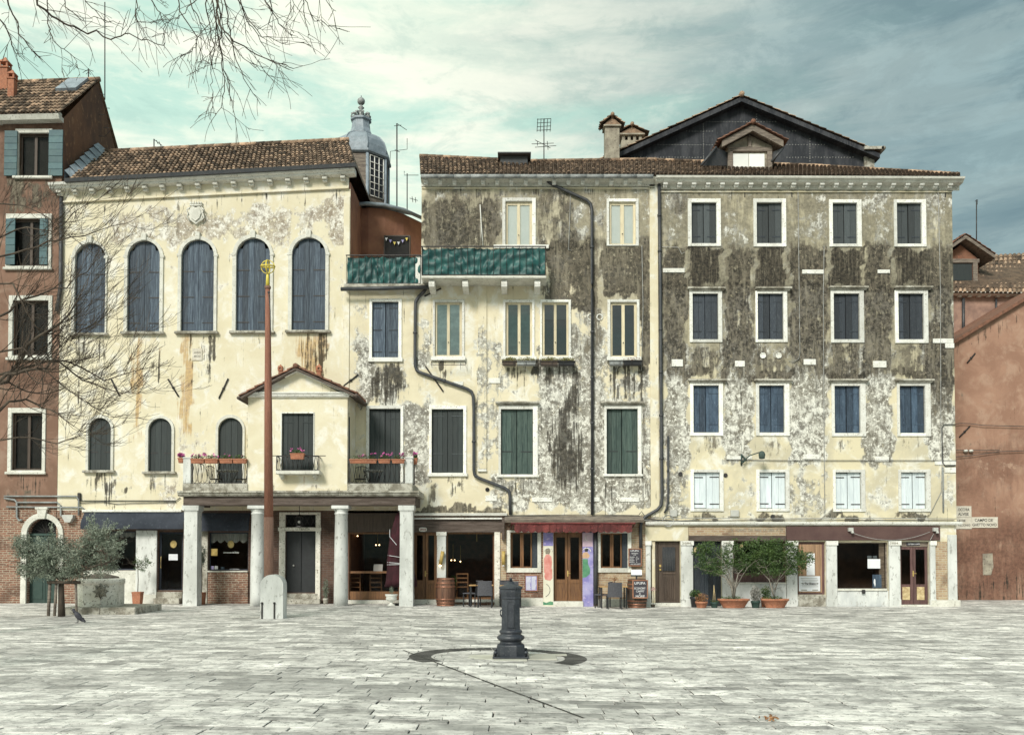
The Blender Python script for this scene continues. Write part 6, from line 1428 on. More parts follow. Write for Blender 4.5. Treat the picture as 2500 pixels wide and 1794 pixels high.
# ================================================================ red houses at the right edge
YR = 36.4
rh = thing('red_house', 'plain rust red gabled house wall in the alley at the right, carrying street signs', 'house', (PX(2430, YR), YR, 0))
g3 = lambda px, py: PXY(px, py, YR)
mb = MB(); tl = g3(2326, 838); k = g3(2640, 648); rx = g3(2960, 840)
mb.prism([(tl[0], -.12), (rx[0], -.12), rx, k, tl], YR + .02, YR + 7); mb.build('side_wall', M['plaster_red'], rh)
topz = lambda x: tl[1] + (k[1] - tl[1]) * (x - tl[0]) / (k[0] - tl[0]) if x < k[0] else k[1] + (rx[1] - k[1]) * (x - k[0]) / (rx[0] - k[0])
wall('wall', rh, M['plaster_red'], tl[0], rx[0], -.12, tl[1], [], [('tone', 2300, 1290, 2960, 1480, .8, 30, 90), ('tone', 2330, 1100, 2500, 1250, .4, 40), ('blk', 2300, 1410, 2960, 1470, .35, 30, 30), ('dirt', 2335, 870, 2350, 1300, .3, 10), ('grey', 2380, 1000, 2480, 1300, .3, 40), ('blk', 2330, 845, 2500, 880, .3, 20)], cell=.16, Y=YR, warp=lambda x, z: -.12 + (z + .12) * (topz(x) + .12) / (tl[1] + .12))
mb = MB(); mb.sweep((tl[0] - .2, YR - .2, tl[1] - .08), (k[0], YR - .2, k[1] + .04), [(0, -.08), (7.3, -.08), (7.3, .06), (0, .06)]); mb.sweep((k[0], YR - .2, k[1] + .04), (rx[0] + .2, YR - .2, rx[1] - .08), [(0, -.08), (7.3, -.08), (7.3, .06), (0, .06)]); mb.build('roof', M['tile_red'], rh)
a, b, c, d = RC(2399, 1350, 2425, 1403, YR); mb = MB(); mb.prism([(a, c), (b - .1, c), (b, (c + d) / 2 - .1), (b - .03, d), (a, d - .02)], YR - .012, YR - .001); mb.build('filled_patch', M['chimney'], rh)
anchor(rh, (2361, 886), (2381, 862), YR); anchor(rh, (2342, 1067), (2368, 1040), YR)
mb = MB()
for px in (2355, 2368): x, _, z = P(px, 1101, YR); mb.lathe([(.02, 0), (.085, .02), (.09, .06), (.06, .1)], (x, YR - .08, z - .05), 12)
mb.build('insulator', M['stone_white'], rh)
mb = MB()
for pt in (((2333, 1035), (2345, 1033), (2368, 1034), (2400, 1038), (2620, 1044)), ((2334, 1115), (2370, 1112), (2440, 1102), (2620, 1096)), ((2334, 1099), (2440, 1099))): mb.tube([P(a, b, YR - .1) for a, b in pt], .014, 5)
mb.build('cable', M['cable_dark'], rh)
def street_sign(lab, x0, y0, x1, y1, lines):
    a, b, c, d = RC(x0, y0, x1, y1, YR); o = thing('street_sign', lab, 'sign', ((a + b) / 2, YR, c), 'street name panels on the red wall'); mb = MB(); mb.box(a, b, YR - .03, YR - .002, c, d, .5, .004); mb.build('panel', M['sign_stone'], o)
    for s, q in lines: text(s, *q, YR - .034, M['ink'], o)
street_sign('upper small white street name panel reading OCCHIA ALVISE on the red wall', 2334, 1235, 2371, 1261.5, [('OCCHIA', (2339, 1240, 2367, 1247)), ('ALVISE', (2339, 1251, 2365, 1258))])
street_sign('large white street name panel reading CAMPO DE GHETTO NOVO on the red wall', 2372, 1261.8, 2435.5, 1288, [('CAMPO DE', (2380, 1266, 2424, 1273)), ('GHETTO NOVO', (2374, 1277, 2433, 1284))])
street_sign('lower faded street name panel ending in VECCHIO beside the building corner', 2330, 1262, 2371.6, 1291, [('LE DE', (2338, 1268, 2357, 1273)), ('VECCHIO', (2338, 1279, 2369, 1284))])
YRB = 42.
rb = thing('back_house', 'pinkish house with tiled roof and shuttered dormer behind the red wall at the right edge', 'house', (PX(2430, YRB), YRB, 0))
a, b, c, d = RC(2240, 722, 2900, 900, YRB); mb = MB(); mb.box(a, b, YRB, YRB + 6, 0, d); mb.build('wall', M['red_house_back'], rb)
mb = MB(); e0, e1 = L(2240, 714, YRB - .4), L(2900, 722, YRB - .4); tiles(mb, e0, e1, L(2900, 600, YRB + 3.2), L(2240, 632, YRB + 3.2), 60, 10); mb.build('roof', M['tile'], rb)
mb = MB(); mb.sweep(L(2240, 722, YRB), L(2900, 729, YRB), [(0, 0), (-.35, .02), (-.35, .12), (0, .12)]); co = mb.build('cornice', M['stone_white'], rb)
modillions(co, [2340, 2364, 2387, 2410, 2433, 2456, 2479], lambda p: 727, YRB, w=.18, h=.12, d=.25)
YB2 = 42.6; mb = MB(); g4 = lambda px, py: PXY(px, py, YB2)
mb.prism([g4(2300, 690), g4(2388, 690), g4(2388, 632), g4(2345, 598), g4(2300, 632)], YB2, YB2 + 3); dd = mb.build('dormer', M['terra_wall'], rb)
mb = MB(); a, b, c, d = RC(2318, 645, 2372, 686, YB2); mb.box(a, b, YB2 - .06, YB2 - .002, c, d, .4, .01); mb.build('shutter', M['shutter_dark'], dd)
mb = MB()
for A_, B_ in (((2275, 632), (2345, 584)), ((2345, 584), (2416, 632))): p, q = g4(*A_), g4(*B_); mb.sweep((p[0], YB2 - .5, p[1]), (q[0], YB2 - .5, q[1]), [(0, -.14), (3.5, -.14), (3.5, .03), (0, .03)])
for q in ((2300, 634, 2388, 643), (2373, 643.2, 2384, 690)): a, b, c, d = RC(*q, YB2); mb.box(a, b, YB2 - .12, YB2 - .063, c, d, .7)
mb.build('dormer_timber', M['wood_grey'], dd)
mb = MB()
for A_, B_ in (((2275, 629), (2345, 580)), ((2416, 629), (2345, 580))):
    p, q = g4(*A_), g4(*B_)
    if A_[0] < B_[0]: tiles(mb, (p[0], YB2 + 3, p[1]), (p[0], YB2 - .55, p[1]), (q[0], YB2 - .55, q[1]), (q[0], YB2 + 3, q[1]), 14, 6)
    else: tiles(mb, (p[0], YB2 - .55, p[1]), (p[0], YB2 + 3, p[1]), (q[0], YB2 + 3, q[1]), (q[0], YB2 - .55, q[1]), 14, 6)
mb.build('dormer_roof', M['tile_red'], dd)
mb = MB(); mb.tube([P(2352, 728, YRB - .1), P(2352, 850, YRB - .1)], .07, 8); mb.build('downpipe', M['pipe'], rb); mb = MB(); mb.tube([P(2432, 728, YRB - .1), P(2432, 790, YRB - .1)], .05, 8); mb.build('downpipe', M['pipe'], rb)

# ================================================================ ground
mb = MB(); N_ = 60
xs_ = [-600, -60, -30] + [-16 + i * .8 for i in range(41)] + [30, 60, 600]
V = [(x, y, gz(x) - .035) for y in (-300, 0, 34, 900) for x in xs_]; n = len(xs_)
mb.add(V, [(j * n + i, j * n + i + 1, (j + 1) * n + i + 1, (j + 1) * n + i) for j in range(3) for i in range(n - 1)])
o = mb.build('ground', M['joint']); tag(o, kind='structure')
mb = MB(); rg = random.Random(21); y = 6.8; row = 0; an = math.tan(R(-.9))
FX, FY = P(1247, 1594, 15.66)[0], ground_y(1594)
def hgt(x, y): return gz(x)
while y < 37.2:
    dp = rg.choice((.20, .24, .28, .32, .36)); x = (-21 if y < 32 else 13.5) - rg.random() * (1 if y < 32 else 0)
    while x < 21.5:
        ln = rg.uniform(.35, .85); g1 = rg.uniform(.002, .005); g2_ = rg.choice((.002, .004, .006, .010, .016))
        x0, x1, ya, yb_ = x + g1, x + ln - g1, y + g2_, y + dp - g2_; sk_ = rg.uniform(-.012, .012)
        t = min(1, max(0, rg.gauss(.55, .22))); t = t * (.25 if rg.random() < .07 else 1)
        xc = (x0 + x1) / 2; yo = xc * an; rad = math.hypot(xc - FX + .22, (ya + yb_) / 2 + yo - FY)
        if True:
            j_ = rg.uniform(-.002, .002); zt_ = [gz(q) + j_ + rg.uniform(-.0015, .0015) for q in (x0, x1, x1, x0)]
            c = [(x0, ya + yo, zt_[0]), (x1 + sk_, ya + yo, zt_[1]), (x1 + sk_, yb_ + yo, zt_[2]), (x0 + sk_, yb_ + yo, zt_[3])]
            b = .006; ci = [(x0 + b, ya + yo + b, zt_[0]), (x1 - b + sk_, ya + yo + b, zt_[1]), (x1 - b + sk_, yb_ + yo - b, zt_[2]), (x0 + b + sk_, yb_ + yo - b, zt_[3])]
            lo = [(p[0], p[1], p[2] - .006) for p in c]; bt_ = [(p[0], p[1], p[2] - .035) for p in c]
            mb.add(ci + lo + bt_, [(0, 1, 2, 3), (4, 5, 1, 0), (5, 6, 2, 1), (6, 7, 3, 2), (7, 4, 0, 3), (8, 9, 5, 4)], t)
        x += ln
    y += dp
o = mb.build('pavement', M['slab']); tag(o, kind='structure')
# long drainage seams of paler stone running diagonally
mb = MB()
def seam(p, q, w_=.022):
    A_ = Vector((*P(*p, ground_y(p[1]))[:2], 0)); B_ = Vector((*P(*q, ground_y(q[1]))[:2], 0)); d = B_ - A_; n_ = int(d.length / .8); d.normalize(); s = Vector((-d.y, d.x, 0)) * w_ / 2
    for i in range(n_):
        a = A_ + d * (i * .8 + .01); b = A_ + d * (i * .8 + .78); za, zb2 = gz(a.x) + .008, gz(b.x) + .008
        V = [(a - s), (b - s), (b + s), (a + s)]; mb.add([(v.x, v.y, za if k in (0, 3) else zb2) for k, v in enumerate(V)], [(0, 1, 2, 3) if s.dot(Vector((0, 1, 0))) > 0 else (3, 2, 1, 0)], rg.uniform(.3, .9))
seam((985, 1582), (1460, 1745), .03); seam((1700, 1500), (2500, 1600), .03)
o = mb.build('paving_seam', M['joint']); tag(o, kind='structure')
# worn dark ring of setts and pale slabs round the fountain
mb = MB()
for k in range(44):
    t0, t1 = R(-38) + R(256) * k / 44 + .006, R(-38) + R(256) * (k + 1) / 44 - .006
    V = [(FX - .22 + r * math.cos(t), FY + r * math.sin(t), gz(FX - .22 + r * math.cos(t)) + .006) for r, t in ((1.16, t0), (1.54, t0), (1.54, t1), (1.16, t1))]; mb.add(V, [(0, 1, 2, 3)], rg.random())
o = mb.build('ring_of_setts', M['slab_dark']); tag(o, kind='structure')
mb = MB()
for a, b, c, d in ((-.85, -.30, -.35, .35), (-.29, .28, -.5, -.02), (-.29, .28, -.01, .5), (.29, .80, -.3, .32), (-1.1, -.86, -.2, .2), (.31, 1.0, .33, .5)): mb.box(FX + a, FX + b, FY + c, FY + d, gz(FX) - .03, gz(FX) + .012, rg.random(), .01)
o = mb.build('base_slabs', M['kerb_pale']); tag(o, kind='structure')

# ================================================================ fountain
fo = thing('drinking_fountain', 'dark cast iron drinking fountain column on pale slabs in the middle of the square', 'fountain', (FX, FY, gz(FX)))
k_ = FY / FPX; fz_ = lambda p: P(1247, p, FY)[2]; zb0 = gz(FX) + .014
mb = MB(); mb.box(FX - .31, FX + .31, FY - .30, FY + .30, zb0, zb0 + .028, .5, .006)
for sx_ in (-1, 1):
    for sy_ in (-1, 1): mb.lathe([(.022, 0), (.022, .05), (.034, .051), (.034, .08), (.012, .10)], (FX + sx_ * .262, FY + sy_ * .25, zb0 + .028), 8)
mb.build('base_plate', M['paint_iron'], fo)
def octo(prof, name, parent=fo, n=8, smooth=False, rot=math.pi / 8):
    q = 1 / math.cos(math.pi / n); mb = MB(); mb.lathe([(r * k_ * q, (fz_(p) if p < 1590 else zb0 + .028)) for r, p in prof], (FX, FY, 0), n, rot=rot, smooth=smooth); return mb.build(name, M['paint_iron'], parent)
octo([(33.5, 1596), (33.5, 1575), (32, 1572), (28, 1570)], 'plinth')
octo([(28, 1570.5), (26, 1567), (26, 1564), (29, 1562), (33, 1558), (33.5, 1555), (32, 1551), (27, 1549), (25, 1546), (27, 1544), (28, 1541), (27, 1538), (23, 1535)], 'moulded_base', n=32, smooth=True)
bd_ = octo([(22.5, 1536), (21.5, 1462), (23.2, 1460), (23.2, 1456), (22, 1455)], 'column_shaft')
octo([(22, 1456), (25.5, 1444), (25.5, 1438), (28.5, 1436), (28.5, 1432), (24, 1430), (17, 1428), (10, 1424), (5, 1419)], 'capital')
mb = MB(); mb.lathe([(.03, 0), (.022, .05), (.03, .055)], (FX, FY, fz_(1420)), 10); mb.ball((FX, FY, fz_(1412)), .022); mb.build('finial', M['paint_iron'], fo)
mb = MB(); za, zb1 = fz_(1531), fz_(1474); yf = FY - 22.0 * k_ - .006; hw = .056
arc = [(FX + hw * math.cos(math.pi * t / 10), yf, zb1 + hw * math.sin(math.pi * t / 10)) for t in range(11)]
mb.tube([(FX + hw, yf - .004, za)] + arc + [(FX - hw, yf - .004, za), (FX + hw, yf - .004, za)], .006, 5); mb.build('raised_panel', M['paint_iron'], bd_)
mb = MB(); mb.tube([(FX - 21 * k_, FY, fz_(1505)), (FX - 25 * k_, FY, fz_(1500)), (FX - 25.5 * k_, FY, fz_(1492)), (FX - 23 * k_, FY, fz_(1487))], .014, 7); mb.build('spout', M['paint_iron'], bd_)
# ================================================================ flagpole and its stone
YPole = 24.4
kp = YPole / FPX; sx0, sx1 = PX(635.5, YPole, 1460), PX(691, YPole, 1460); xc = (sx0 + sx1) / 2
st_ = thing('stone_bollard', 'round topped white stone post with iron straps holding the flagpole', 'stone post', (xc, YPole, 0))
zt = P(660, 1402, YPole)[2]; hw = (sx1 - sx0) / 2; zs_ = P(660, 1428, YPole)[2]; mb = MB()
n = 14; arcp = [(xc + hw * math.cos(math.pi * k / n), zs_ + (zt - zs_) * math.sin(math.pi * k / n)) for k in range(n + 1)]
mb.prism([(xc - hw, -.02), (xc + hw, -.02)] + arcp, YPole - .0, YPole + .42, .5); so_ = mb.build('post', M['column_stone'], st_)
mb = MB()
for px in (640, 670): a = PX(px, YPole, 1490); mb.box(a - .02, a + .02, YPole - .02, YPole - .002, 0, P(670, 1470, YPole)[2]); mb.ball((a, YPole - .02, P(670, 1472, YPole)[2]), .035, 6)
mb.build('iron_strap', M['iron'], st_)
yq = YPole + .62; pxc = lambda py: 655.5 - (1400 - py) * .0035
fp = thing('flagpole', 'tall weathered red brown wooden flagpole with yellow tip and gold ring finial', 'flagpole', (PX(656, yq, 1400), yq, 0))
mb = MB(); rp = lambda py: 12.2 - (1400 - py) * .0072
pp = [(py, rp(py)) for py in (1490, 1420, 1262)]
def poleseg(name, mat, lst, n=12):
    mb = MB(); V = []
    mb.tube([P(656.5 + (0 if py > 1000 else 0) - (1400 - py) * .004, py, yq) for py, r in lst], [r * yq / FPX for py, r in lst], n); return mb.build(name, M[mat], fp)
poleseg('fluted_foot', 'pole_worn', [(1515, 12.4), (1262, 12.0)], 12)
poleseg('shaft', 'pole_red', [(1261.5, 11.4), (1000, 9.6), (830, 7.6), (706, 5.9)], 8)
poleseg('collar', 'pole_worn', [(706, 6.5), (704, 7.6), (699, 7.6), (698.5, 6.2)], 16)
poleseg('painted_tip', 'gold_paint', [(698.4, 5.4), (672, 3.6), (670, 2.4)], 4 + 4)
fx, _, fzz = P(654.5 - .5, 652, yq); rr = 16.5 * yq / FPX; mb = MB()
mb.tube([(fx + rr * math.cos(t), yq, fzz + rr * math.sin(t)) for t in [2 * math.pi * k / 30 for k in range(31)]], .013, 6)
for off in (0,):
    mb.tube([(fx + rr * math.cos(t), yq + rr * math.sin(t), fzz + .02 + .02 * math.sin(t)) for t in [2 * math.pi * k / 30 for k in range(31)]], .022, 6)
mb.tube([(fx, yq + rr * math.cos(t), fzz + rr * math.sin(t)) for t in [2 * math.pi * k / 30 for k in range(31)]], .02, 6); mb.ball((fx, yq, fzz), .03, 6); mb.build('ring_finial', M['gold_paint'], fp)
mb = MB(); mb.tube([P(656, 716, yq - .14), P(660, 760, yq - .2), P(661, 820, yq - .2)], .012, 5); mb.ball(P(656, 714, yq - .12), .035, 6); mb.build('halyard', M['cable_dark'], fp)
# ================================================================ well head
YW = 27.1; wx, _, _ = P(246, 1450, YW); kw = YW / FPX
wl = thing('wellhead', 'old octagonal stone wellhead with carved rosette on a low stone step', 'well', (wx, YW, 0))
mb = MB(); a, b = PX(157, ground_y(1498), 1490), PX(336, ground_y(1498), 1490); y_ = ground_y(1499); xm = a + (b - a) * .52
mb.box(a, xm - .004, y_, y_ + 2.0, -.03, .20, .4, .02); mb.box(xm + .004, b, y_, y_ + 2.0, -.03, .20, .7, .02); mb.build('step', M['stone_dirty'], wl)
ztop = P(246, 1412, YW - .5)[2]; rw = 50 * kw / math.cos(math.pi / 8) * .98
mb = MB(); mb.lathe([(rw * .99, .2), (rw, .3), (rw * 1.0, ztop - .16)], (wx, YW, 0), 8, rot=math.pi / 8, smooth=False); wb = mb.build('body', M['well_stone'], wl)
mb = MB(); mb.lathe([(rw * 1.0, ztop - .159), (rw * 1.03, ztop - .15), (rw * 1.03, ztop - .03), (rw * .98, ztop), (rw * .8, ztop)], (wx, YW, 0), 24, rot=.2, mod=lambda t, z: 1 + .018 * math.sin(t * 5) + .012 * math.sin(t * 11)); mb.build('rim', M['well_stone'], wl)
mb = MB(); mb.lathe([(rw * .79, ztop), (rw * .75, ztop + .05), (rw * .2, ztop + .14), (.01, ztop + .15)], (wx, YW, 0), 16); mb.build('lid', M['wood_grey'], wl)
yf = YW - 50 * kw; mb = MB(); x, _, z = P(247, 1443, yf)
for k in range(8): t = 2 * math.pi * k / 8; mb.tube([(x + r * math.cos(t + o_), yf - .03, z + r * math.sin(t + o_)) for r, o_ in ((.05, 0), (.13, -.32), (.22, 0), (.13, .32), (.05, 0))], .032, 6)
mb.tube([(x + .045 * math.cos(t), yf - .04, z + .045 * math.sin(t)) for t in [2 * math.pi * k / 12 for k in range(13)]], .016, 6); mb.ball((x, yf - .02, z), .03, 6); mb.build('rosette', M['stone_dirty'], wb)  # darker stone material stands in for the dark crevices of the relief
# ================================================================ pigeon
py_ = ground_y(1520); qx, _, _ = P(192, 1515, py_)
pg = MB(); up = .05
pg.lathe([(.005, -.17), (.035, -.12), (.062, -.04), (.07, .03), (.06, .09), (.038, .14), (.03, .17)], (0, 0, 0), 14)
V = pg.v; th_ = R(40)
pg.v = [(qx + (-(v[2]) * math.sin(th_) * 1.0 + v[0] * math.cos(th_) * 1.0), py_ + v[1] * .9, up + .115 + v[2] * math.cos(th_) + v[0] * math.sin(th_)) for v in V]
pn = thing('pigeon', 'grey pigeon standing on the paving below the olive tree', 'pigeon', (qx, py_, 0))
hx, hz = qx - .135, up + .285; pg.ball((hx, py_, hz), .034, 8); pg.tube([(qx - .10, py_, up + .22), (hx, py_, hz)], [.042, .028], 10); pg.tube([(hx - .03, py_, hz - .003), (hx - .062, py_, hz - .014)], [.012, .003], 6)
for dy_ in (-.03, .03): pg.tube([(qx - .02, py_ + dy_, up + .07), (qx - .025, py_ + dy_, .01)], .007, 5); pg.tube([(qx - .025, py_ + dy_, .012), (qx - .07, py_ + dy_, .008)], .006, 5)
pg.prism([(qx + .05, up + .05), (qx + .15, up - .03), (qx + .17, up - .01), (qx + .10, up + .10)], py_ - .03, py_ + .03)
pg.build('pigeon_body', M['pigeon'], pn)
# ================================================================ plants
def leaves(mb, blobs, n, size, aspect=.35, rd=None, up=.3, edge=.62, clump=0):
    rd = rd or rnd; tot = sum(b[3] * b[4] * b[5] for b in blobs) ; cl = []
    for b in blobs:
        k = int(n * b[3] * b[4] * b[5] / tot)
        cs = []
        if clump:
            for _ in range(clump):
                while True:
                    d = Vector((rd.uniform(-1, 1), rd.uniform(-1, 1), rd.uniform(-1, 1)))
                    if .1 < d.length < 1: break
                d = d.normalized() * (rd.random() ** .45); cs.append(d)
        for i in range(k):
            if clump and rd.random() < .86:
                c0 = rd.choice(cs); d = c0 + Vector((rd.gauss(0, .15), rd.gauss(0, .15), rd.gauss(0, .13)))
                tt = .5 + .5 * (math.sin(c0.x * 40 + c0.z * 23) * .5) 
            else:
                d = Vector((rd.gauss(0, 1), rd.gauss(0, 1), rd.gauss(0, 1))).normalized() * (rd.random() ** .4); tt = .5
            p = Vector((b[0] + d.x * b[3], b[1] + d.y * b[4], b[2] + d.z * b[5]))
            a = Vector((rd.gauss(0, 1), rd.gauss(0, 1), rd.gauss(0, 1) + up)).normalized(); c = a.cross(Vector((rd.gauss(0, 1), rd.gauss(0, 1), rd.gauss(0, 1)))).normalized()
            s = size * rd.uniform(.6, 1.3); w_ = s * aspect
            mb.add([p - a * s * .5, p + c * w_ * .5, p + a * s * .5, p - c * w_ * .5], [(0, 1, 2, 3)], min(1, max(0, tt * .6 + rd.random() * .4)))
def limb(mb, p, d, ln, r, depth, rd, curve, tips, spread=.6, kids=(2, 4), segs=5, rmin=.0035, n0=5):
    pts = [Vector(p)]; rs = [r]; dd_ = Vector(d).normalized(); 
    for i in range(segs):
        dd_ = (dd_ + Vector((rd.gauss(0, .12), rd.gauss(0, .12), rd.gauss(0, .12))) + Vector(curve) * (.10 + .06 * i)).normalized()
        pts.append(pts[-1] + dd_ * ln / segs); rs.append(max(rmin, r * (1 - .62 * (i + 1) / segs)))
    mb.tube(pts, rs, n0 if r > .02 else 3, rd.random(), cap=False); tips.append(pts[-1])
    if depth > 0:
        for k in range(rd.randint(*kids)):
            i = rd.randint(1, segs); t = rd.random(); q = pts[i - 1].lerp(pts[i], t); base = (pts[i] - pts[i - 1]).normalized()
            o = Vector((rd.gauss(0, 1), rd.gauss(0, 1), rd.gauss(0, 1))); o = (o - base * o.dot(base)).normalized()
            limb(mb, q, base + o * spread * rd.uniform(.6, 1.3), ln * rd.uniform(.45, .75), max(rmin, rs[i] * .62), depth - 1, rd, curve, tips, spread, kids, max(3, segs - 1), rmin, n0)
# ---- olive tree in front of the wellhead
YO = ground_y(1504); ox = PX(151, YO, 1480)
ol = thing('olive_tree', 'small silvery olive tree with staked trunk beside the wellhead', 'tree', (ox, YO, 0))
mb = MB(); ro = random.Random(5); pO = lambda a, b, dy=0: Vector(P(a, b, YO + dy))
mb.tube([(ox, YO, -.05), pO(150, 1470), pO(149, 1430), pO(150, 1412)], [.10, .085, .075, .075], 10, .4)
tips = []
for q in ((115, 1370), (160, 1360), (200, 1372), (240, 1340), (90, 1385), (270, 1370)):
    mb.tube([pO(150, 1414), pO((150 + q[0]) / 2, (1414 + q[1]) / 2 - 4, ro.uniform(-.3, .3)), pO(q[0], q[1], ro.uniform(-.5, .5))], [.06, .035, .02], 7, .5)
    for _ in range(5): limb(mb, pO(*q), (ro.gauss(0, 1), ro.gauss(0, .6), ro.uniform(.1, 1)), ro.uniform(.4, .9), .014, 1, ro, (0, 0, .2), tips)
mb.build('trunk', M['bark'], ol)
mb = MB(); kb = YO / FPX
bl = []
for (a, b, rx_, rz_) in ((75, 1345, 34, 32), (110, 1370, 50, 40), (150, 1350, 46, 42), (190, 1370, 48, 40), (225, 1345, 40, 46), (250, 1375, 30, 34), (85, 1390, 36, 24), (130, 1400, 38, 20), (180, 1398, 36, 22), (232, 1305, 26, 28), (60, 1320, 20, 20), (265, 1330, 30, 22)):
    p = pO(a, b); bl.append((p.x, p.y + ro.uniform(-.2, .2), p.z, rx_ * kb, .55, rz_ * kb))
leaves(mb, bl, 19000, .085, .24, ro, .5, clump=44)
for a, b, c, d in ((235, 1300, 225, 1252), (250, 1300, 262, 1268), (255, 1310, 285, 1275), (265, 1318, 312, 1285), (125, 1320, 128, 1276), (230, 1300, 214, 1262), (270, 1340, 300, 1340), (275, 1330, 306, 1322), (60, 1330, 40, 1312), (245, 1305, 275, 1284), (225, 1310, 238, 1282), (110, 1330, 90, 1312), (270, 1350, 298, 1358)):
    A_, B_ = pO(a, b), pO(c, d); 
    for i in range(150):
        t = ro.random(); p = A_.lerp(B_, t) + Vector((ro.gauss(0, .035), ro.gauss(0, .05), ro.gauss(0, .035))); dr2 = (B_ - A_).normalized() + Vector((ro.gauss(0, .5), ro.gauss(0, .5), ro.gauss(0, .5))); dr2.normalize(); c_ = dr2.cross(Vector((ro.gauss(0, 1), ro.gauss(0, 1), ro.gauss(0, 1)))).normalized(); s = ro.uniform(.04, .08)
        mb.add([p - dr2 * s / 2, p + c_ * s * .13, p + dr2 * s / 2, p - c_ * s * .13], [(0, 1, 2, 3)], ro.uniform(.5, 1))
mb.build('crown', M['leaf_olive'], ol)
sk_ = thing('tree_stakes', 'wooden stakes with crossbar supporting the olive tree', 'stakes', (ox, YO, 0))
for a, b, r in ((118, 122, .045), (133, 138, .04), (187, 185, .035)):
    mb = MB(); mb.tube([Vector(P(a, 1503, YO - .12)), Vector(P(b, 1420, YO - .12))], r, 8, .5); mb.build('stake', M['wood_grey'], sk_)
mb = MB(); mb.tube([P(116, 1421, YO - .17), P(196, 1421, YO - .17)], .045, 8); mb.build('crossbar', M['bark'], sk_)
# ---- bare tree reaching in from the left
rt = random.Random(12); YT = 19.
bt2 = thing('bare_tree', 'leafless tree whose fine branches reach in from the left edge over the facades', 'tree', (PX(-150, YT), YT, 0))
mb = MB(); tips = []; T = lambda a, b, dy=0: Vector(P(a, b, YT + dy))
tr_ = [(-150, 1560), (-140, 1300), (-120, 1100), (-90, 960), (-100, 800), (-80, 600), (-60, 420)]
mb.tube([Vector(P(a, b, YT)) if b < 1500 else Vector((PX(a, YT, b), YT, -.1)) for a, b in tr_], [.20, .17, .14, .11, .08, .05, .02], 10, .5); 
mb2 = MB()
mains = [([(-90, 960), (10, 931), (40, 885), (68, 840), (150, 790), (196, 720)], .055), ([(-100, 1000), (22, 912), (86, 899), (146, 884), (202, 929), (300, 960)], .04), ([(-80, 940), (91, 886), (160, 882), (260, 930), (330, 905)], .03), ([(-60, 1060), (20, 984), (68, 978), (120, 1000), (180, 1040)], .035), ([(-90, 800), (20, 760), (90, 720), (160, 700), (230, 640)], .03), ([(-80, 650), (30, 620), (120, 590), (200, 575), (310, 545)], .025), ([(-80, 620), (40, 560), (130, 560), (210, 500)], .02), ([(-100, 880), (60, 850), (140, 930), (240, 1000)], .025), ([(-80, 1100), (40, 1060), (130, 1080), (220, 1060)], .02), ([(-60, 500), (40, 500), (120, 530), (190, 590)], .018), ([(-80, 700), (30, 690), (90, 800), (170, 830), (260, 770)], .022)]
for pts, r in mains:
    V = [T(a, b, rt.uniform(-.5, .5)) for a, b in pts]; Q = []
    for i in range(len(V) - 1):
        for k in range(3): Q.append(V[i].lerp(V[i + 1], k / 3) + Vector((rt.gauss(0, .018), rt.gauss(0, .04), rt.gauss(0, .018))))
    Q.append(V[-1]); rs = [max(.006, r * (1 - .8 * i / len(Q))) for i in range(len(Q))]; mb2.tube(Q, rs, 6, .4)
    for i in range(2, len(Q)):
        for _ in range(1 if i < 4 else rt.choice((1, 2, 2))):
            base = (Q[min(i + 1, len(Q) - 1)] - Q[i - 1]).normalized(); o = Vector((rt.gauss(0, .6), rt.gauss(0, .7), rt.gauss(.1, .8)))
            limb(mb2, Q[i], base + o * .8, rt.uniform(.5, 1.35), max(.0055, rs[i] * .45), 2, rt, (.45, 0, .8), tips, .5, (2, 4), 6, .0034)
    limb(mb2, Q[-1], (Q[-1] - Q[-2]), .8, .008, 2, rt, (.3, 0, .7), tips, .5, (2, 4), 5, .0042)
mb.build('trunk', M['bark'], bt2); mb2.build('branches', M['twig'], bt2)
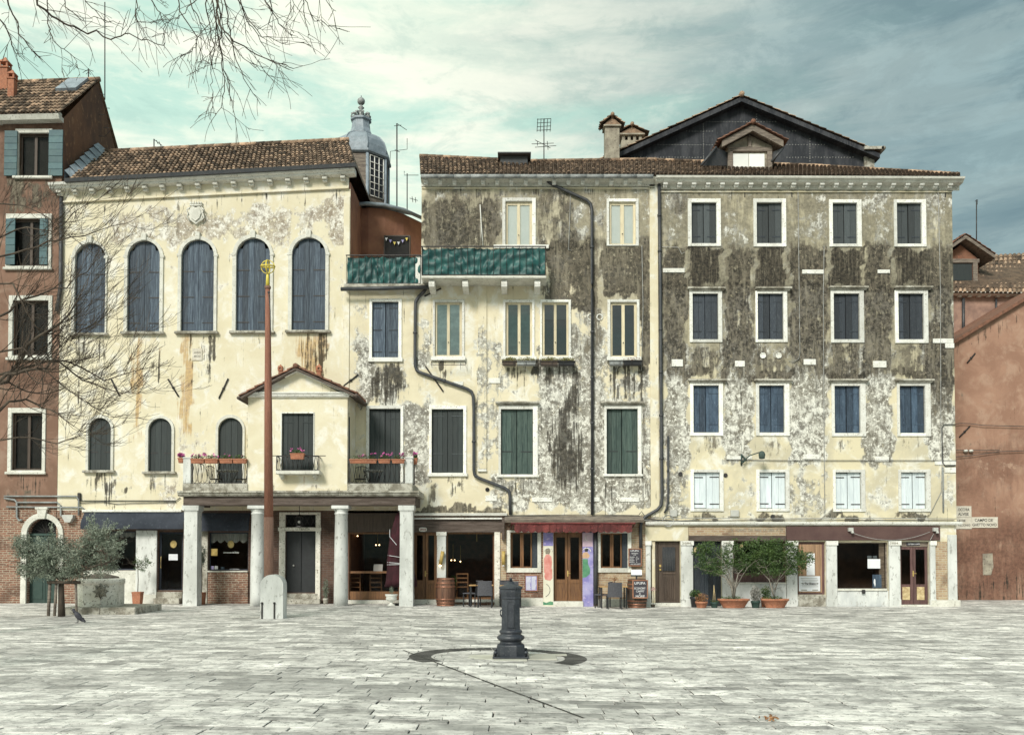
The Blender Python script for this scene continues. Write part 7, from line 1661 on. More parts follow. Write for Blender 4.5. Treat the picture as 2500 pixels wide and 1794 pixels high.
# ---- bare branches hanging from above
YH = 11.5; ht = thing('overhanging_tree', 'leafless drooping twigs hanging from above against the sky at the top left', 'tree', (-9.5, YH, 0))
rh_ = random.Random(31); mb = MB(); Hh = lambda a, b, dy=0: Vector(P(a, b, YH + dy))
mb.tube([(-9.5, YH, -.1), (-9.4, YH, 4), (-9.0, YH, 7.5), (-8.0, YH, 9.2)], [.24, .2, .15, .11], 10); mb.tube([(-8.0, YH, 9.2), (-6.5, YH + .3, 9.75), (-4.5, YH - .2, 10.0), (-2.0, YH + .2, 9.9), (-.5, YH, 9.8)], [.11, .07, .05, .03, .015], 8)
mb.build('trunk', M['bark'], ht); mb = MB()
mm = [([(60, -60), (91, 11), (152, 53), (213, 82), (266, 91), (324, 91), (400, 112)], .016), ([(0, -50), (23, 11), (50, 84), (76, 126), (99, 141)], .012), ([(-40, 10), (10, 60), (40, 130), (60, 150)], .01), ([(520, -60), (529, 11), (533, 57), (564, 95), (609, 126), (678, 152), (716, 168)], .014), ([(528, -40), (540, 60), (538, 120), (548, 190), (545, 250), (520, 290)], .010), ([(515, -40), (527, 70), (545, 150), (560, 230), (575, 300)], .010), ([(540, -40), (560, 60), (570, 130), (600, 200), (636, 256)], .010), ([(500, -40), (505, 30), (520, 110), (512, 180), (520, 240)], .009), ([(560, -40), (600, 40), (640, 90), (700, 105)], .010), ([(620, -50), (660, 20), (690, 70), (718, 80)], .009), ([(330, -50), (335, 15), (330, 40), (345, 70)], .008), ([(350, -50), (375, 10), (405, 60), (398, 112)], .009), ([(430, -50), (440, 30), (480, 90), (470, 130), (440, 140)], .009), ([(460, -40), (470, 20), (500, 70), (520, 150)], .009), ([(740, -50), (742, 30), (750, 80), (760, 105)], .008), ([(745, 0), (765, 50), (800, 60), (830, 70)], .006), ([(760, -50), (800, 10), (820, 28)], .006), ([(190, -50), (215, 10), (255, 50), (300, 60)], .008), ([(140, -50), (160, 20), (200, 50), (240, 44)], .008), ([(110, -40), (120, 60), (130, 100), (180, 140), (190, 168)], .008), ([(700, -50), (716, 10), (715, 40)], .006), ([(580, -50), (590, 20), (615, 70), (655, 130), (690, 190)], .009), ([(645, -50), (668, 30), (655, 60)], .006), ([(500, -60), (480, 0), (440, 40), (410, 50)], .008), ([(540, 0), (545, 80), (600, 150), (640, 175), (665, 186)], .007), ([(524, 100), (510, 150), (485, 165), (483, 175)], .006)]
tips = []
for pts, r in mm:
    V = [Hh(a, b, rh_.uniform(-.3, .3)) for a, b in pts]; Q = []
    for i in range(len(V) - 1):
        for k in range(4): Q.append(V[i].lerp(V[i + 1], k / 4) + Vector((rh_.gauss(0, .008), rh_.gauss(0, .03), rh_.gauss(0, .008))))
    Q.append(V[-1]); rs = [max(.0036, r * (1 - .72 * i / len(Q))) for i in range(len(Q))]; mb.tube(Q, rs, 5, .3)
    mb.tube([Q[0], Vector((Q[0].x * 1.0, YH, 9.9))], rs[0], 5)
    for i in range(2, len(Q)):
        if rh_.random() < .62:
            base = (Q[min(i + 1, len(Q) - 1)] - Q[i - 1]).normalized(); o = Vector((rh_.gauss(0, .7), rh_.gauss(0, .6), rh_.gauss(0, .5)))
            limb(mb, Q[i], base + o * .7, rh_.uniform(.15, .55), .0042, rh_.choice((0, 1, 1)), rh_, (.1, 0, -.45), tips, .6, (1, 3), 4, .0030)
mb.build('branches', M['twig'], ht)

# ---- planters and shrubs along the east building
def pot(mb, x, y, z, r0, r1, h, sqx=1.0, n=24):
    mb.lathe([(r0 * .98, 0), (r0, .02), (r1 * .96, h - .07), (r1 * 1.03, h - .065), (r1 * 1.05, h), (r1 * .93, h), (r1 * .9, h - .05), (.01, h - .06)], (x, y, z), n, sq=(1, sqx))
def potpos(px0, px1, y): a, b = PX(px0, y, 1470), PX(px1, y, 1470); return (a + b) / 2, (b - a) / 2
YPt = 31.1
rs_ = random.Random(77)
def shrub(lab, ppx, pw, blobs, trunkpts, nleaf, seed):
    x, hw = potpos(ppx - pw / 2, ppx + pw / 2, YPt); z = gz(x)
    t = thing('potted_shrub', lab, 'shrub', (x, YPt, z), 'shrubs in long terracotta planters'); rd = random.Random(seed); mb = MB()
    for r in trunkpts:
        V = [Vector((x + (r[0][0] - ppx) * .0005, YPt, z + .25))] + [Vector(P(a, b, YPt + rd.uniform(-.25, .25))) for a, b in r]
        mb.tube(V, [max(.008, .03 * (1 - .75 * i / len(V))) for i in range(len(V))], 6, rd.random())
        for v in V[1:]:
            for _ in range(3): limb(mb, v, (rd.gauss(0, .8), rd.gauss(0, .5), rd.uniform(.1, .9)), rd.uniform(.2, .45), .007, 1, rd, (0, 0, .2), [], .6, (1, 3), 4)
    mb.build('stems', M['bark_pale'], t); mb = MB(); k = YPt / FPX
    bl = [(*P(a, b, YPt + rd.uniform(-.15, .15)), rx * k, .42, rz * k) for a, b, rx, rz in blobs]
    leaves(mb, bl, nleaf, .062, .5, rd, .4, clump=30); mb.build('crown', M['leaf_green'], t)
    q = thing('planter', 'long oval terracotta planter holding ' + ('the bare stemmed airy shrub' if seed == 1 else 'the denser round green shrub'), 'planter', (x, YPt, z), 'long terracotta planters'); mb = MB(); pot(mb, x, YPt, z, hw * .66, hw * .95, .31, .5, 32); mb.build('trough', M['terracotta'], q)
    mb = MB(); mb.lathe([(hw * .85, .26), (hw * .5, .27), (.01, .28)], (x, YPt, z), 20, sq=(1, .5)); leaves(mb, [(x - .1, YPt - .05, z + .32, hw * .8, .15, .09)], 240, .07, .35, rd); mb.build('soil', M['leaf_green'], q)
shrub('airy green shrub with forked pale bare stems in the left long terracotta planter', 1791, 80, [(1712, 1350, 24, 22), (1735, 1345, 34, 26), (1765, 1360, 28, 20), (1720, 1375, 32, 18), (1750, 1385, 30, 18), (1790, 1340, 22, 26), (1782, 1375, 22, 16), (1715, 1335, 16, 14), (1745, 1398, 24, 8), (1812, 1375, 26, 22)], [[(1785, 1430), (1775, 1405), (1750, 1385), (1725, 1372)], [(1790, 1425), (1788, 1395), (1792, 1350)], [(1795, 1430), (1802, 1400), (1822, 1380)], [(1787, 1435), (1772, 1410), (1740, 1395), (1715, 1390)], [(1796, 1435), (1812, 1405), (1825, 1385)], [(1786, 1428), (1780, 1400), (1765, 1365)]], 5200, 1)
shrub('dense round green shrub in the right long terracotta planter', 1892, 70, [(1835, 1350, 36, 32), (1870, 1345, 42, 34), (1905, 1350, 42, 36), (1940, 1360, 38, 32), (1963, 1368, 24, 22), (1850, 1385, 40, 22), (1890, 1390, 44, 20), (1930, 1388, 34, 18), (1840, 1325, 14, 12), (1885, 1322, 24, 12), (1815, 1372, 20, 24), (1930, 1330, 18, 14), (1975, 1360, 12, 14)], [[(1886, 1440), (1887, 1420), (1870, 1385)], [(1892, 1440), (1900, 1415), (1930, 1380)], [(1885, 1440), (1878, 1415), (1845, 1380)]], 11500, 2)
def small_pot(lab, px0, px1, h, mat, plant, leafmat, nl, rz_, seed, y=YPt, name='potted_plant', top=None, up=.5, size=.07, asp=.35, grp=None):
    x, r = potpos(px0, px1, y); z = gz(x); t = thing(name, lab, 'potted plant', (x, y, z), grp); mb = MB(); pot(mb, x, y, z, r * .72, r * .95, h); mb.build('pot', M[mat], t)
    rd = random.Random(seed); mb = MB(); leaves(mb, [(x, y, z + h + rz_ * .7, r * 1.1, r * .9, rz_)], nl, size, asp, rd, up); 
    for _ in range(6): a = rd.uniform(-.6, .6); mb.tube([(x, y, z + h - .06), (x + a * r, y, z + h + rz_ * .7)], .008, 4)
    mb.build('foliage', M[leafmat], t); return t
small_pot('round terracotta bowl with dry reddish plant at the left end of the planters', 1697, 1728, .22, 'terracotta', 1, 'leaf_dry', 260, .17, 3)
small_pot('leafy green plant in dark pot half behind the round terracotta bowl', 1684, 1712, .36, 'black_metal', 1, 'leaf_green', 420, .15, 4, y=31.45)
t = small_pot('small green plastic pot with three tied canes between the bowl and the long planter', 1734, 1754, .20, 'pot_green', 1, 'leaf_green', 20, .05, 5)
mb = MB(); x, r = potpos(1734, 1754, YPt)
for a in (-.06, 0, .06): mb.tube([(x + a, YPt + a * .5, gz(x) + .15), (x - .01, YPt, gz(x) + .78)], .008, 5)
mb.build('cane', M['panel_yellow'], t)
small_pot('green plastic pot with a drooping grey withered plant between the two long planters', 1833, 1856, .24, 'pot_green', 1, 'leaf_grey', 420, .30, 6, size=.11, asp=.4)
small_pot('dark leaved plant in terracotta pot behind the right long planter', 1856, 1882, .34, 'terracotta', 1, 'leaf_green', 380, .24, 8, y=31.5, size=.08)
# slim potted trees at the shops on the left
def slim(lab, px, pw, ptop, crown, y, leafm='leaf_green', seed=1, n=900):
    x, r = potpos(px - pw / 2, px + pw / 2, y); t = thing('potted_tree', lab, 'potted tree', (x, y, 0), 'slim trees in square terracotta pots'); h = P(px, ptop, y)[2]; mb = MB()
    mb.lathe([(r * 1.1, 0), (r * 1.34, h - .05), (r * 1.42, h - .045), (r * 1.42, h), (r * 1.25, h), (.01, h - .04)], (x, y, 0), 4, rot=math.pi / 4, smooth=False); mb.build('pot', M['terracotta'], t)
    rd = random.Random(seed); zc = P(px, crown[1], y)[2]; mb = MB(); mb.tube([(x, y, h - .03), (x + .01, y, h + .4), (x - .01, y, zc)], .013, 6)
    for _ in range(8): limb(mb, (x, y, zc - .15), (rd.gauss(0, .7), rd.gauss(0, .5), rd.uniform(.3, 1)), .35, .007, 1, rd, (0, 0, .2), [])
    mb.build('stem', M['bark'], t); mb = MB(); k = y / FPX; leaves(mb, [(x + (crown[0] - px) * k, y, zc, crown[2] * k, .2, crown[3] * k)], n, .06, .35, rd, clump=14); mb.build('crown', M[leafm], t)
slim('slim potted tree with sparse crown before the white shop pilaster beside the wellhead', 336, 22, 1444, (345, 1375, 22, 22), 31.2, seed=2, n=500)
slim('slim dark potted tree between the first portico column and the scalloped shop window', 492, 17, 1445, (492, 1362, 11, 30), 31.4, 'leaf_olive', seed=3, n=700)
small_pot('dark climbing plant at the brick pier beside the third portico column', 788, 802, .2, 'stone_dirty', 1, 'leaf_olive', 500, .42, 9, y=31.7, name='potted_plant', size=.06)
# ---- window boxes
def fbox(lab, px0, px1, py0, py1, y, mat='terracotta', flowers='petal_pink', nfl=60, ng=160, up_h=.14, dep=.17, grp='flower boxes on the terrace railings', seed=1, leafm='leaf_green', side=False, petal_out=1.0):
    a, b, c, d = RC(px0, py0, px1, py1, y); xm = (a + b) / 2; t = thing('flower_box', lab, 'flower box', (xm, y, c), grp); mb = MB()
    V = [(a + .02, y - dep / 2 + .02, c), (b - .02, y - dep / 2 + .02, c), (b - .02, y + dep / 2 - .02, c), (a + .02, y + dep / 2 - .02, c), (a, y - dep / 2, d), (b, y - dep / 2, d), (b, y + dep / 2, d), (a, y + dep / 2, d)]
    mb.add(V, [(3, 2, 1, 0), (0, 1, 5, 4), (1, 2, 6, 5), (2, 3, 7, 6), (3, 0, 4, 7), (4, 5, 6, 7)]); mb.box(a - .01, b + .01, y - dep / 2 - .012, y + dep / 2 + .012, d - .03, d + .003, .6); mb.build('trough', M[mat], t)
    rd = random.Random(seed); mb = MB(); leaves(mb, [(xm, y, d + up_h * .45, (b - a) * .52, dep * .7, up_h * .55)], ng, .055, .5, rd, .6); mb.build('foliage', M[leafm], t)
    if nfl:
        mb = MB()
        for _ in range(nfl // 6):
            p = Vector((rd.uniform(a, b), y + rd.uniform(-.1, .06), d + up_h * rd.uniform(.6, 1.4)))
            for _ in range(5):
                u = Vector((rd.gauss(0, 1), rd.gauss(0, 1), rd.gauss(0, 1))).normalized(); v = u.orthogonal().normalized(); s = .03; mb.add([p, p + (u + v) * s, p + u * s * 1.6, p + (u - v) * s], [(0, 1, 2, 3)], rd.random())
        mb.build('blossoms', M[flowers], t)
    return t
yy = YP - .12
for i, (a, b, n, w_) in enumerate(((467, 500, 60, 'first from the corner post'), (501, 533, 30, 'second from the corner post, under the twigs'), (537, 569, 20, 'third from the corner post, before the arched shutter'), (570, 602, 8, 'fourth, next to the gabled bay, mostly leaves'))):
    fbox('flower box on the left terrace railing, ' + w_, a, b, 1120, 1131, yy, nfl=n, seed=i + 10)
fbox('pot of bright magenta flowers on the outer left side of the left terrace', 436, 449, 1118, 1130, YP + .3, nfl=240, ng=40, seed=20, up_h=.1)
for i, (a, b, n, w_) in enumerate(((854, 920, 50, 'long one beside the gabled bay'), (924, 953, 50, 'middle one over the round table'), (957, 988, 60, 'right one beside the marble corner post'))):
    fbox('terracotta flower box on the right terrace railing, ' + w_, a, b, 1121, 1131, yy, nfl=n, seed=i + 30)
fbox('flower box hanging on the outer right side of the right terrace', 1009, 1019, 1119, 1133, YP + .35, nfl=60, seed=36)
fbox('single terracotta flower box with pink cyclamen on the small bay balcony', 709.5, 743, 1107, 1121, YP - .48, nfl=50, seed=38, grp=None)
ywb = Y0 - .24
for i, (a, b, m, n, w_) in enumerate(((1227, 1261, 'wood_dark', 260, 'brown window box with trailing yellow green plants, leftmost under the twin windows'), (1262, 1308, 'zinc', 180, 'pale grey window box under the left twin window'), (1320, 1362, 'wood_dark', 260, 'brown window box with yellow green plants under the right twin window'), (1363, 1403, 'black_metal', 220, 'black window box at the right end under the twin windows'), (1487, 1521, 'zinc', 0, 'empty pale grey window box under the rightmost blind window'), (1522, 1566, 'black_metal', 60, 'black window box with dry twigs under the rightmost blind window'))):
    fbox(w_, a, b, 882 if i < 4 else 881, 893, ywb, mat=m, nfl=0, ng=n, seed=50 + i, grp='window boxes on the third floor', leafm='leaf_moss' if n > 100 else 'leaf_dry', up_h=.15)
# ================================================================ café furniture
def chair_dark(lab, px, y, rz, grp, first=None, w=.5, h=.88):
    x = PX(px, y, 1450); z = gz(x)
    if first is not None:
        return dup_tree(first, loc=(x, y, z), rz=rz, label=lab)
    t = thing('cafe_chair', lab, 'chair', (x, y, z), grp); hw = w / 2
    mb = MB(); mb.box(x - hw, x + hw, y - .25, y + .22, z + .43, z + .47, .5, .012); mb.build('seat', M['chair_grey'], t)
    mb = MB(); nn = 8; V = []
    for j in range(5):
        for i in range(nn + 1):
            u = i / nn * 2 - 1; V.append((x + u * hw * (1 - .02 * j), y + .20 + .05 * j / 4 + .035 * (1 - u * u), z + .40 + (h - .40) * j / 4))
    F = [(j * (nn + 1) + i, j * (nn + 1) + i + 1, (j + 1) * (nn + 1) + i + 1, (j + 1) * (nn + 1) + i) for j in range(4) for i in range(nn)]
    mb.add(V, F, .5, True); mb.add([(p[0], p[1] + .025, p[2]) for p in V], [f[::-1] for f in F], .5, True)
    mb.box(x - hw * .96, x + hw * .96, y + .245, y + .295, z + h - .02, z + h + .01, .9, .006); mb.box(x - .035, x + .035, y + .262, y + .27, z + .43, z + .445, 1.); mb.build('backrest', M['chair_grey'], t)
    for sx_ in (-1, 1):
        for yy_ in (-.22, .2): mb = MB(); mb.box(x + sx_ * (hw - .025) - .018, x + sx_ * (hw - .025) + .018, y + yy_ - .018, y + yy_ + .018, z, z + .43, .5, .004); mb.build('leg', M['black_metal'], t)
    return t
def table(lab, px0, px1, y, grp, name='cafe_table', h=.74, dy=.35):
    a, b = PX(px0, y, 1430), PX(px1, y, 1430); x = (a + b) / 2; z = gz(x); t = thing(name, lab, 'table', (x, y, z), grp)
    mb = MB(); mb.box(a, b, y - dy, y + dy, z + h - .03, z + h, .6, .006); mb.build('tabletop', M['table_wood'], t)
    for sx_ in (-1, 1):
        for sy_ in (-1, 1): mb = MB(); xx = x + sx_ * ((b - a) / 2 - .05); yy_ = y + sy_ * (dy - .05); mb.box(xx - .025, xx + .025, yy_ - .025, yy_ + .025, z, z + h - .03, .5, .004); mb.build('leg', M['black_metal'], t)
    return t
G1 = 'dark chairs outside the cafe'
# backs face the camera: chair built with back at +y, so rotate by pi
c0 = chair_dark('dark grey cafe chair turned away, right of the barrel at the first table', 1184, 30.5, 0, G1); c0.rotation_euler = (0, 0, math.pi)
chair_dark('dark cafe chair seen side on beside the barrel at the first table', 1153, 30.95, -math.pi * .62, G1, c0)
chair_dark('dark cafe chair directly behind the fountain head, its back to the square', 1249, 30.6, math.pi, G1, c0)
chair_dark('dark cafe chair behind the second table, its pale top showing left of the fountain', 1237, 31.35, 0.05, G1, c0)
chair_dark('dark cafe chair turned away at the table by the right cafe window', 1499.5, 30.5, math.pi, G1, c0)
chair_dark('dark cafe chair at the left end of the right cafe table', 1472, 31.1, -math.pi * .6, G1, c0)
table('small wood topped cafe table right of the barrel', 1146, 1205, 31.0, 'small cafe tables'); table('small wood topped cafe table partly hidden behind the fountain', 1221, 1274, 31.0, 'small cafe tables'); table('small wood topped cafe table below the right cafe window', 1463, 1530, 31.1, 'small cafe tables')
def barrel(lab, px0, px1, py0, y, mat):
    a, b = PX(px0, y, 1440), PX(px1, y, 1440); x = (a + b) / 2; r = (b - a) / 2; z = gz(x); h = P(px0, py0, y)[2] - z; t = thing('barrel', lab, 'barrel', (x, y, z), 'old wooden barrels'); mb = MB()
    n = 26
    rr = lambda u: r * (.86 + .14 * math.sin(math.pi * u))
    for k in range(n):
        t0, t1 = 2 * math.pi * k / n + .01, 2 * math.pi * (k + 1) / n - .01; V = []
        for j in range(9):
            u = j / 8; q = rr(u)
            for tt in (t0, t1): V.append((x + q * math.cos(tt), y + q * math.sin(tt), z + h * u))
        mb.add(V, [(2 * j, 2 * j + 1, 2 * j + 3, 2 * j + 2) for j in range(8)], rnd.random(), True)
    mb.lathe([(r * .84, h - .03), (.01, h - .03)], (x, y, z), 24, .4); mb.lathe([(r * .85, .0), (r * .97, h * .5), (r * .85, h)], (x, y, z), 24, .1); mb.build('staves', M[mat], t)
    for u0, u1 in ((.01, .06), (.10, .145), (.22, .27), (.66, .71), (.80, .845), (.94, .99)):
        mb = MB(); mb.lathe([(rr(u0) + .006, h * u0), (rr(u0) + .010, h * u0 + .002), (rr(u1) + .010, h * u1 - .002), (rr(u1) + .006, h * u1)], (x, y, z), 28); mb.build('hoop', M['copper'], t)
    return t
barrel('copper hooped wooden barrel beside the restaurant door', 1063.5, 1112, 1410, 31.0, 'barrel_wood'); barrel('dull brown barrel with a chalkboard leaning on it by the brown door', 1530, 1580, 1413, 31.2, 'wood_dark')
def board(lab, q, y, lines, tilt=0, name='chalkboard', fm='copper'):
    a, b, c, d = RC(*q, y); t = thing(name, lab, 'chalkboard', ((a + b) / 2, y, c)); f = 2.6 * y / FPX; mb = MB(); bars(mb, a, b, c, d, a + f, b - f, c + f, d - f, y - .02, y + .02); mb.build('frame', M['wood_frame'], t)
    mb = MB(); mb.box(a + f, b - f, y - .006, y + .015, c + f, d - f); mb.build('slate', M['slate_board'], t)
    for s, r in lines: text(s, *r, y - .010, M['chalk'], t)
    if tilt: t.rotation_euler = (0, R(tilt), 0)
    return t
board('wooden framed menu chalkboard headed UPUPA on the wall beside the right cafe window', (1534, 1338, 1567, 1382), Y0 - .14, [('UPUPA', (1539, 1342, 1560, 1346)), ('RISTORANTE', (1542, 1349, 1558, 1352)), ('BAR', (1547, 1353, 1553, 1355)), ('PRANZO    12', (1537, 1358, 1556, 1360.5)), ('CENA    15.00', (1537, 1362, 1560, 1364.5)), ('PIZZA   8', (1537, 1366, 1555, 1368.5)), ('BIRRA   5', (1537, 1370, 1555, 1372.5)), ('TAKE AWAY SPRITZ', (1539, 1375, 1564, 1378))])
board('chalkboard reading UPUPA CAFFE and MORE leaning against the dull brown barrel', (1544, 1415, 1582, 1460), 30.72, [('UPUPA', (1549, 1420, 1576, 1426)), ('ECONOMY', (1549, 1433, 1576, 1438)), ('CAFFE\'', (1553, 1440, 1573, 1445)), ('&', (1560, 1447, 1565, 1450)), ('MORE', (1552, 1452, 1574, 1458))], 0)
a, b, c, d = RC(1281, 1403, 1313, 1443, Y0 - .06); t = thing('menu_poster', 'blue and white printed menu poster on the brick below the left cafe window', 'poster', ((a + b) / 2, Y0 - .06, c)); mb = MB(); bars(mb, a, b, c, d, a + .035, b - .035, c + .035, d - .035, Y0 - .07, Y0 - .002); mb.build('frame', M['wood_frame'], t)
mb = MB(); mb.box(a + .035, b - .035, Y0 - .055, Y0 - .003, c + .035, d - .035); mb.build('sheet', M['mural_violet'], t)
mb = MB(); rp_ = random.Random(4)
for i in range(2):
    for j in range(12): x = a + .05 + i * (b - a - .08) / 2; z = d - .06 - j * (d - c - .1) / 12; mb.box(x, x + (b - a) / 2 - .06 - rp_.random() * .04, Y0 - .06, Y0 - .0551, z - .022, z)
mb.build('printed_lines', M['paper'], t)
def menu_stand(lab, q, y):
    a, b, c, d = RC(*q, y); t = thing('open_menu', lab, 'menu', ((a + b) / 2, y, c)); m_ = (a + b) / 2; mb = MB()
    for s, e in ((a, m_), (m_, b)): mb.add([(s, y - (.04 if s == a else 0), c), (e, y - (0 if s == a else .04), c), (e, y + .1 - (0 if s == a else .04), d), (s, y + .1 - (.04 if s == a else 0), d)], [(0, 1, 2, 3)], rnd.random())
    mb.build('pages', M['paper'], t); mb = MB(); mb.box(a - .01, b + .01, y + .0, y + .02, c - .05, c); mb.add([(a, y + .01, c), (b, y + .01, c), (b, y + .115, d), (a, y + .115, d)], [(3, 2, 1, 0)]); 
    mb.build('holder', M['black_metal'], t); return t
menu_stand('open white menu on a holder above the barrel with the chalkboard', (1541, 1390, 1567, 1403), 31.0); 
mb = MB(); x, _, z = P(1554, 1404, 31.05); mb.tube([(x, 31.05, z), (x, 31.08, gz(x) + .86)], .03, 8); mb.build('post', M['black_metal'], [o for o in bpy.data.objects if o.name.startswith('open_menu')][-1])
menu_stand('open white menu standing on the counter behind the portico window', (912, 1377, 934, 1394), Y0 + .3)
t = thing('twig_vase', 'small dark vase with reddish twigs on the right cafe table', 'vase', (PX(1500, 31.1, 1415), 31.1, gz(5) + .74)); x = PX(1500, 31.1, 1415); z = gz(5) + .74; mb = MB(); mb.lathe([(.03, 0), (.05, .06), (.025, .12), (.03, .14)], (x, 31.1, z), 12); mb.build('vase', M['black_metal'], t)
mb = MB(); rv = random.Random(8)
for _ in range(7): limb(mb, (x, 31.1, z + .12), (rv.gauss(0, .7), rv.gauss(0, .4), 1), .2, .006, 1, rv, (0, 0, 0), [])
leaves(mb, [(x, 31.1, z + .26, .14, .08, .06)], 50, .05, .4, rv); mb.build('twigs', M['leaf_dry'], t)
t = thing('pink_flower_plant', 'small plant with pink blossoms in front of the brown door beside the chalkboard', 'plant', (PX(1594, 31.4, 1460), 31.4, gz(6))); x = PX(1594, 31.4, 1460); z = gz(6); mb = MB(); mb.tube([(x, 31.4, z), (x + .04, 31.4, z + .3), (x, 31.4, z + .62)], .007, 5); mb.lathe([(.06, 0), (.08, .1), (.07, .1), (.01, .09)], (x, 31.4, z), 12); mb.build('stem', M['bark'], t); mb = MB(); leaves(mb, [(x, 31.35, z + .64, .13, .08, .09)], 46, .06, .6, rv); mb.build('blossoms', M['petal_pale'], t)
# wall lamps made of gilt tubes
for px, lab, tl in ((1078, 'gilt tube wall lamp, lit below, on the white pillar above the barrel', 3), (1229, 'gilt tube wall lamp on the brick beside the left cafe window', 0)):
    y = Y0 - .22; p0, p1 = Vector(P(px - tl, 1378, y)), Vector(P(px + tl, 1345, y)); t = thing('tube_lamp', lab, 'wall lamp', p1, 'gilt tube wall lamps'); mb = MB(); mb.tube([p0, p1], .062, 14); mb.tube([p0.lerp(p1, .6), p0.lerp(p1, .6) + Vector((0, .22, 0))], .018, 6); mb.build('tube', M['gold'], t)
    mb = MB(); dq = (p0 - p1).normalized(); mb.ball(p0 + dq * .03, .04, 8); mb.build('bulb', M['bulb'] if tl else M['glowwhite'], t)
# closed umbrella and urn in the portico
yu = 31.0; ux = PX(978, yu, 1340); t = thing('closed_parasol', 'folded maroon parasol tied with white cord behind the right portico column', 'parasol', (ux, yu, 0))
zz_ = lambda p: P(978, p, yu)[2]; mb = MB(); fold = lambda tt, z: 1 + .13 * math.sin(tt * 9) + .06 * math.sin(tt * 17 + z * 5)
mb.lathe([(.05, zz_(1246)), (.16, zz_(1258)), (.30, zz_(1300)), (.40, zz_(1360)), (.42, zz_(1375)), (.40, zz_(1385)), (.47, zz_(1415)), (.50, zz_(1432)), (.40, zz_(1430)), (.05, zz_(1400))], (ux, yu, 0), 64, mod=fold, sq=(1, .55)); mb.build('canopy', M['umbrella_cloth'], t)
mb = MB(); mb.tube([(ux, yu, 0), (ux, yu, zz_(1240))], .03, 8); mb.build('pole', M['black_metal'], t); mb = MB(); mb.box(ux - .3, ux + .3, yu - .28, yu + .28, .0, .06, .5, .01); mb.build('base', M['black_metal'], t)
mb = MB()
for p0_, p1_2, rr_ in ((1355, 1364, .43), (1372, 1377, .45), (1378, 1376, .455)):
    mb.tube([(ux + rr_ * math.cos(tt), yu + rr_ * .6 * math.sin(tt), zz_(p0_) + (zz_(p1_2) - zz_(p0_)) * (.5 + .5 * math.cos(tt))) for tt in [2 * math.pi * k / 24 for k in range(25)]], .009, 4)
mb.tube([(ux - .36, yu - .1, zz_(1292)), (ux - .34, yu - .22, zz_(1310)), (ux - .1, yu - .28, zz_(1330))], .009, 4); mb.build('cord', M['paper'], t)
yu2 = 30.55; ux = PX(955.5, yu2, 1465); kk = yu2 / FPX; t = thing('stone_urn', 'small white stone urn planter on a foot beside the right portico column', 'urn', (ux, yu2, 0), None); h_ = P(955, 1450, yu2)[2]
mb = MB(); mb.lathe([(.13, 0), (.13, .04), (.06, .07), (.045, .11), (.07, .14), (.15, .18), (.19, .24), (.17, .30), (.20, .33), (.21, h_ - .02), (.21, h_), (.17, h_), (.01, h_ - .03)], (ux, yu2, 0), 24, mod=lambda tt, z: 1 + .02 * math.sin(tt * 12)); mb.build('bowl', M['stone_white'], t)
mb = MB(); leaves(mb, [(ux, yu2, h_ + .12, .07, .07, .14)], 120, .06, .3, rv); mb.build('foliage', M['leaf_olive'], t)
# hanging lantern of the portico
yl = 31.2; x, _, _ = P(731, 1260, yl); zl = lambda p: P(731, p, yl)[2]; t = thing('hanging_lantern', 'dark iron lantern hanging from the portico ceiling before the central door', 'lantern', (x, yl, zl(1286)))
mb = MB(); mb.tube([(x, yl, zc0 + .22), (x, yl, zl(1256))], .012, 5)
mb.lathe([(.02, zl(1255)), (.10, zl(1260)), (.14, zl(1262)), (.03, zl(1262.5))], (x, yl, 0), 6, smooth=False); mb.lathe([(.12, zl(1284)), (.13, zl(1286)), (.04, zl(1287.5))], (x, yl, 0), 6, smooth=False)
for k in range(6): tt = math.pi * k / 3; mb.tube([(x + .13 * math.cos(tt), yl + .13 * math.sin(tt), zl(1262)), (x + .11 * math.cos(tt), yl + .11 * math.sin(tt), zl(1285))], .008, 4)
mb.build('cage', M['iron'], t); mb = MB(); mb.ball((x, yl, zl(1274)), .06, 8); mb.build('globe', M['globe'], t)
# terrace furniture: iron round tables and chairs
def iron_chair(lab, px, y, rz, first=None):
    x = PX(px, y, 1150); z = zc2 + .005
    if first is not None: return dup_tree(first, loc=(x, y, z), rz=rz, label=lab)
    t = thing('iron_chair', lab, 'chair', (x, y, z), 'iron terrace chairs'); mb = MB(); mb.lathe([(.20, .43), (.21, .44), (.20, .455), (.01, .455)], (x, y, z), 16); mb.build('seat', M['black_metal'], t)
    mb = MB()
    for k in range(9): u = k / 8 * 2 - 1; mb.tube([(x + u * .14, y + .18, z + .45), (x + u * .22, y + .26, z + .85 + .06 * (1 - u * u))], .009, 4)
    mb.tube([(x + u * .22, y + .26, z + .85 + .06 * (1 - u * u)) for u in [k / 6 * 2 - 1 for k in range(13)] if u <= 1], .013, 5); mb.build('backrest', M['black_metal'], t)
    for sx_ in (-1, 1):
        for sy_ in (-1, 1): mb = MB(); mb.tube([(x + sx_ * .14, y + sy_ * .14, z + .44), (x + sx_ * .2, y + sy_ * .2, z)], .011, 5); mb.build('leg', M['black_metal'], t)
    return t
ic = iron_chair('black iron chair at the left end of the right terrace', 880, 31.1, -.5)
iron_chair('black iron chair left of the round table on the left terrace', 528, 31.1, 1.2, ic); iron_chair('black iron chair right of the round table on the left terrace', 588, 31.1, -1.2, ic)
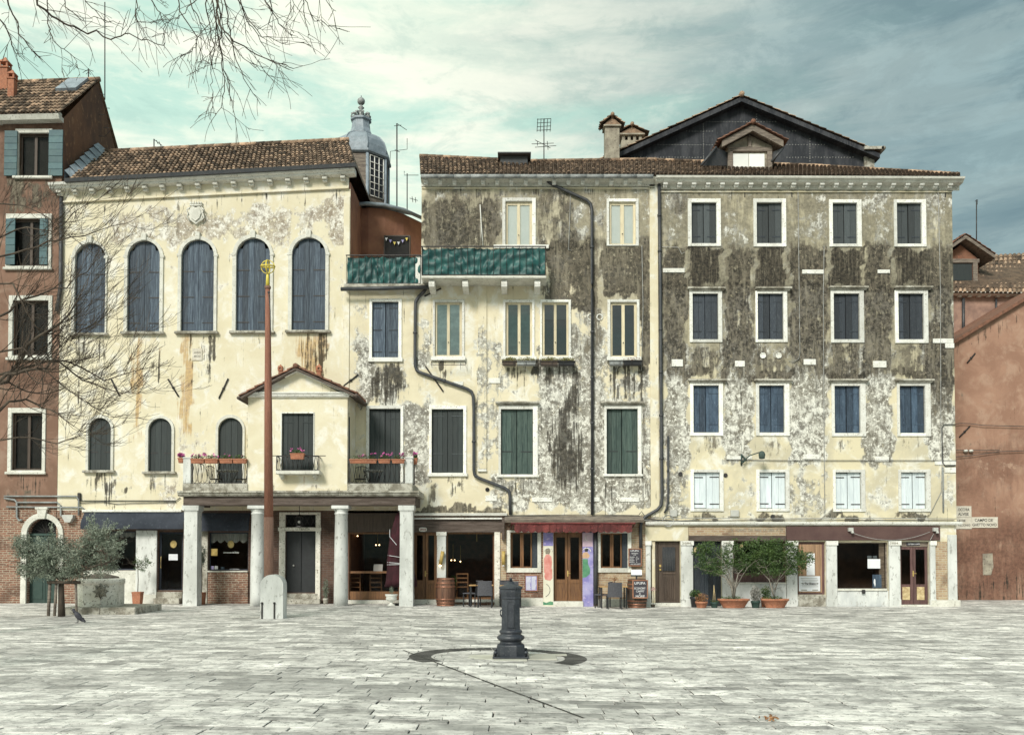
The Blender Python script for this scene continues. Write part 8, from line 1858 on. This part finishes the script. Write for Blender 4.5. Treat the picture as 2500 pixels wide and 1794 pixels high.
def round_table(lab, px, y, r):
    x = PX(px, y, 1150); z = zc2 + .005; t = thing('round_table', lab, 'table', (x, y, z), 'round iron terrace tables'); mb = MB(); mb.lathe([(r, .70), (r + .01, .715), (r, .73), (.01, .73)], (x, y, z), 28); mb.build('tabletop', M['zinc'], t)
    mb = MB()
    for k in range(14): tt = 2 * math.pi * k / 14; mb.tube([(x + r * .95 * math.cos(tt), y + r * .95 * math.sin(tt), z + .7), (x + r * .5 * math.cos(tt), y + r * .5 * math.sin(tt), z + .35), (x + r * .7 * math.cos(tt), y + r * .7 * math.sin(tt), z)], .008, 4)
    mb.build('base', M['black_metal'], t)
round_table('round topped iron table on the left terrace before the arched shutter', 555, 30.95, .36); round_table('round topped iron table on the right terrace beside the iron chair', 911, 30.95, .33)
# restaurant interior
def inner_chair(lab, px, y, rz, first=None):
    x = PX(px, y, 1440)
    if first is not None: return dup_tree(first, loc=(x, y, .1), rz=rz, label=lab)
    t = thing('wooden_chair', lab, 'chair', (x, y, .1), 'wooden chairs inside the restaurant'); z = .1; mb = MB(); mb.box(x - .22, x + .22, y - .2, y + .2, z + .43, z + .47, .5, .008); mb.build('seat', M['wood_brown'], t)
    mb = MB()
    for s in (-1, 1): mb.box(x + s * .2 - .02, x + s * .2 + .02, y - .22, y - .18, z + .47, z + .95, .5, .004)
    for zz2 in (.60, .75, .9): mb.box(x - .18, x + .18, y - .21, y - .19, z + zz2, z + zz2 + .05, .6)
    mb.build('backrest', M['wood_brown'], t)
    for sx_ in (-1, 1):
        for sy_ in (-1, 1): mb = MB(); mb.box(x + sx_ * .2 - .02, x + sx_ * .2 + .02, y + sy_ * .18 - .02, y + sy_ * .18 + .02, z, z + .43); mb.build('leg', M['wood_brown'], t)
    return t
wc = inner_chair('wooden ladder back chair inside the portico window, lower left', 868, 32.75, 0); inner_chair('wooden ladder back chair in the middle behind the portico window', 918, 32.8, .1, wc); inner_chair('wooden chair behind the restaurant window right of the barrel', 1128, 32.9, .1, wc)
for q, lab in (((1105, 1150), 'dark leafy plant inside the window right of the barrel'), ):
    t = small_pot(lab, 1096, 1116, .5, 'black_metal', 1, 'leaf_green', 500, .3, 44, y=32.7, name='indoor_plant', size=.09)
def chandelier(lab, px, py, y, n, w=.25):
    x, _, z = P(px, py, y); t = thing('candle_lamp', lab, 'lamp', (x, y, z), 'small lit candle lamps inside the restaurant'); mb = MB(); mb.tube([(x, y, z + .05), (x, y, z + .6)], .01, 4); mb.tube([(x - w / 2, y, z - .04), (x, y, z + .02), (x + w / 2, y, z - .04)], .01, 5); mb.build('frame', M['gold'], t)
    for k in range(n): mb = MB(); xx = x + w * ((k + .5) / n - .5); mb.ball((xx, y, z), .024, 6); mb.build('bulb', M['bulb'], t)
chandelier('gilt candle lamp with three lit bulbs at the upper left of the portico window', 864, 1308, 33.2, 3, .4); chandelier('small lit candle lamp near the middle of the portico window', 922, 1330, 34., 2); chandelier('pair of lit candle bulbs inside the window right of the barrel', 1106, 1367, 34., 2); chandelier('single lit candle lamp inside the window right of the barrel', 1124, 1370, 34., 1, .1)
o = thing('pendant_lamp', 'thin gilt pendant lamp inside the restaurant window right of the barrel', 'lamp', P(1164, 1320, 33)); mb = MB(); mb.tube([P(1164, 1300, 33), P(1164, 1322, 33)], .02, 6); mb.build('rod', M['gold'], o)
# a few dead leaves on the paving
mb = MB(); yl_ = ground_y(1734); x = PX(1882, yl_, 1734); rl_ = random.Random(9)
for _ in range(26): p = Vector((x + rl_.gauss(0, .06), yl_ + rl_.gauss(0, .07), gz(4) + .02 + rl_.random() * .03)); a = Vector((rl_.gauss(0, 1), rl_.gauss(0, 1), rl_.gauss(0, .4))).normalized(); b = a.orthogonal().normalized(); s = .024; mb.add([p - a * s, p + b * s * .6, p + a * s, p - b * s * .6], [(0, 1, 2, 3)], rl_.random())
o = mb.build('dead_leaves', M['leaf_dry']); tag(o, 'small heap of reddish dead leaves on the paving at lower right', 'leaves', kind='stuff')
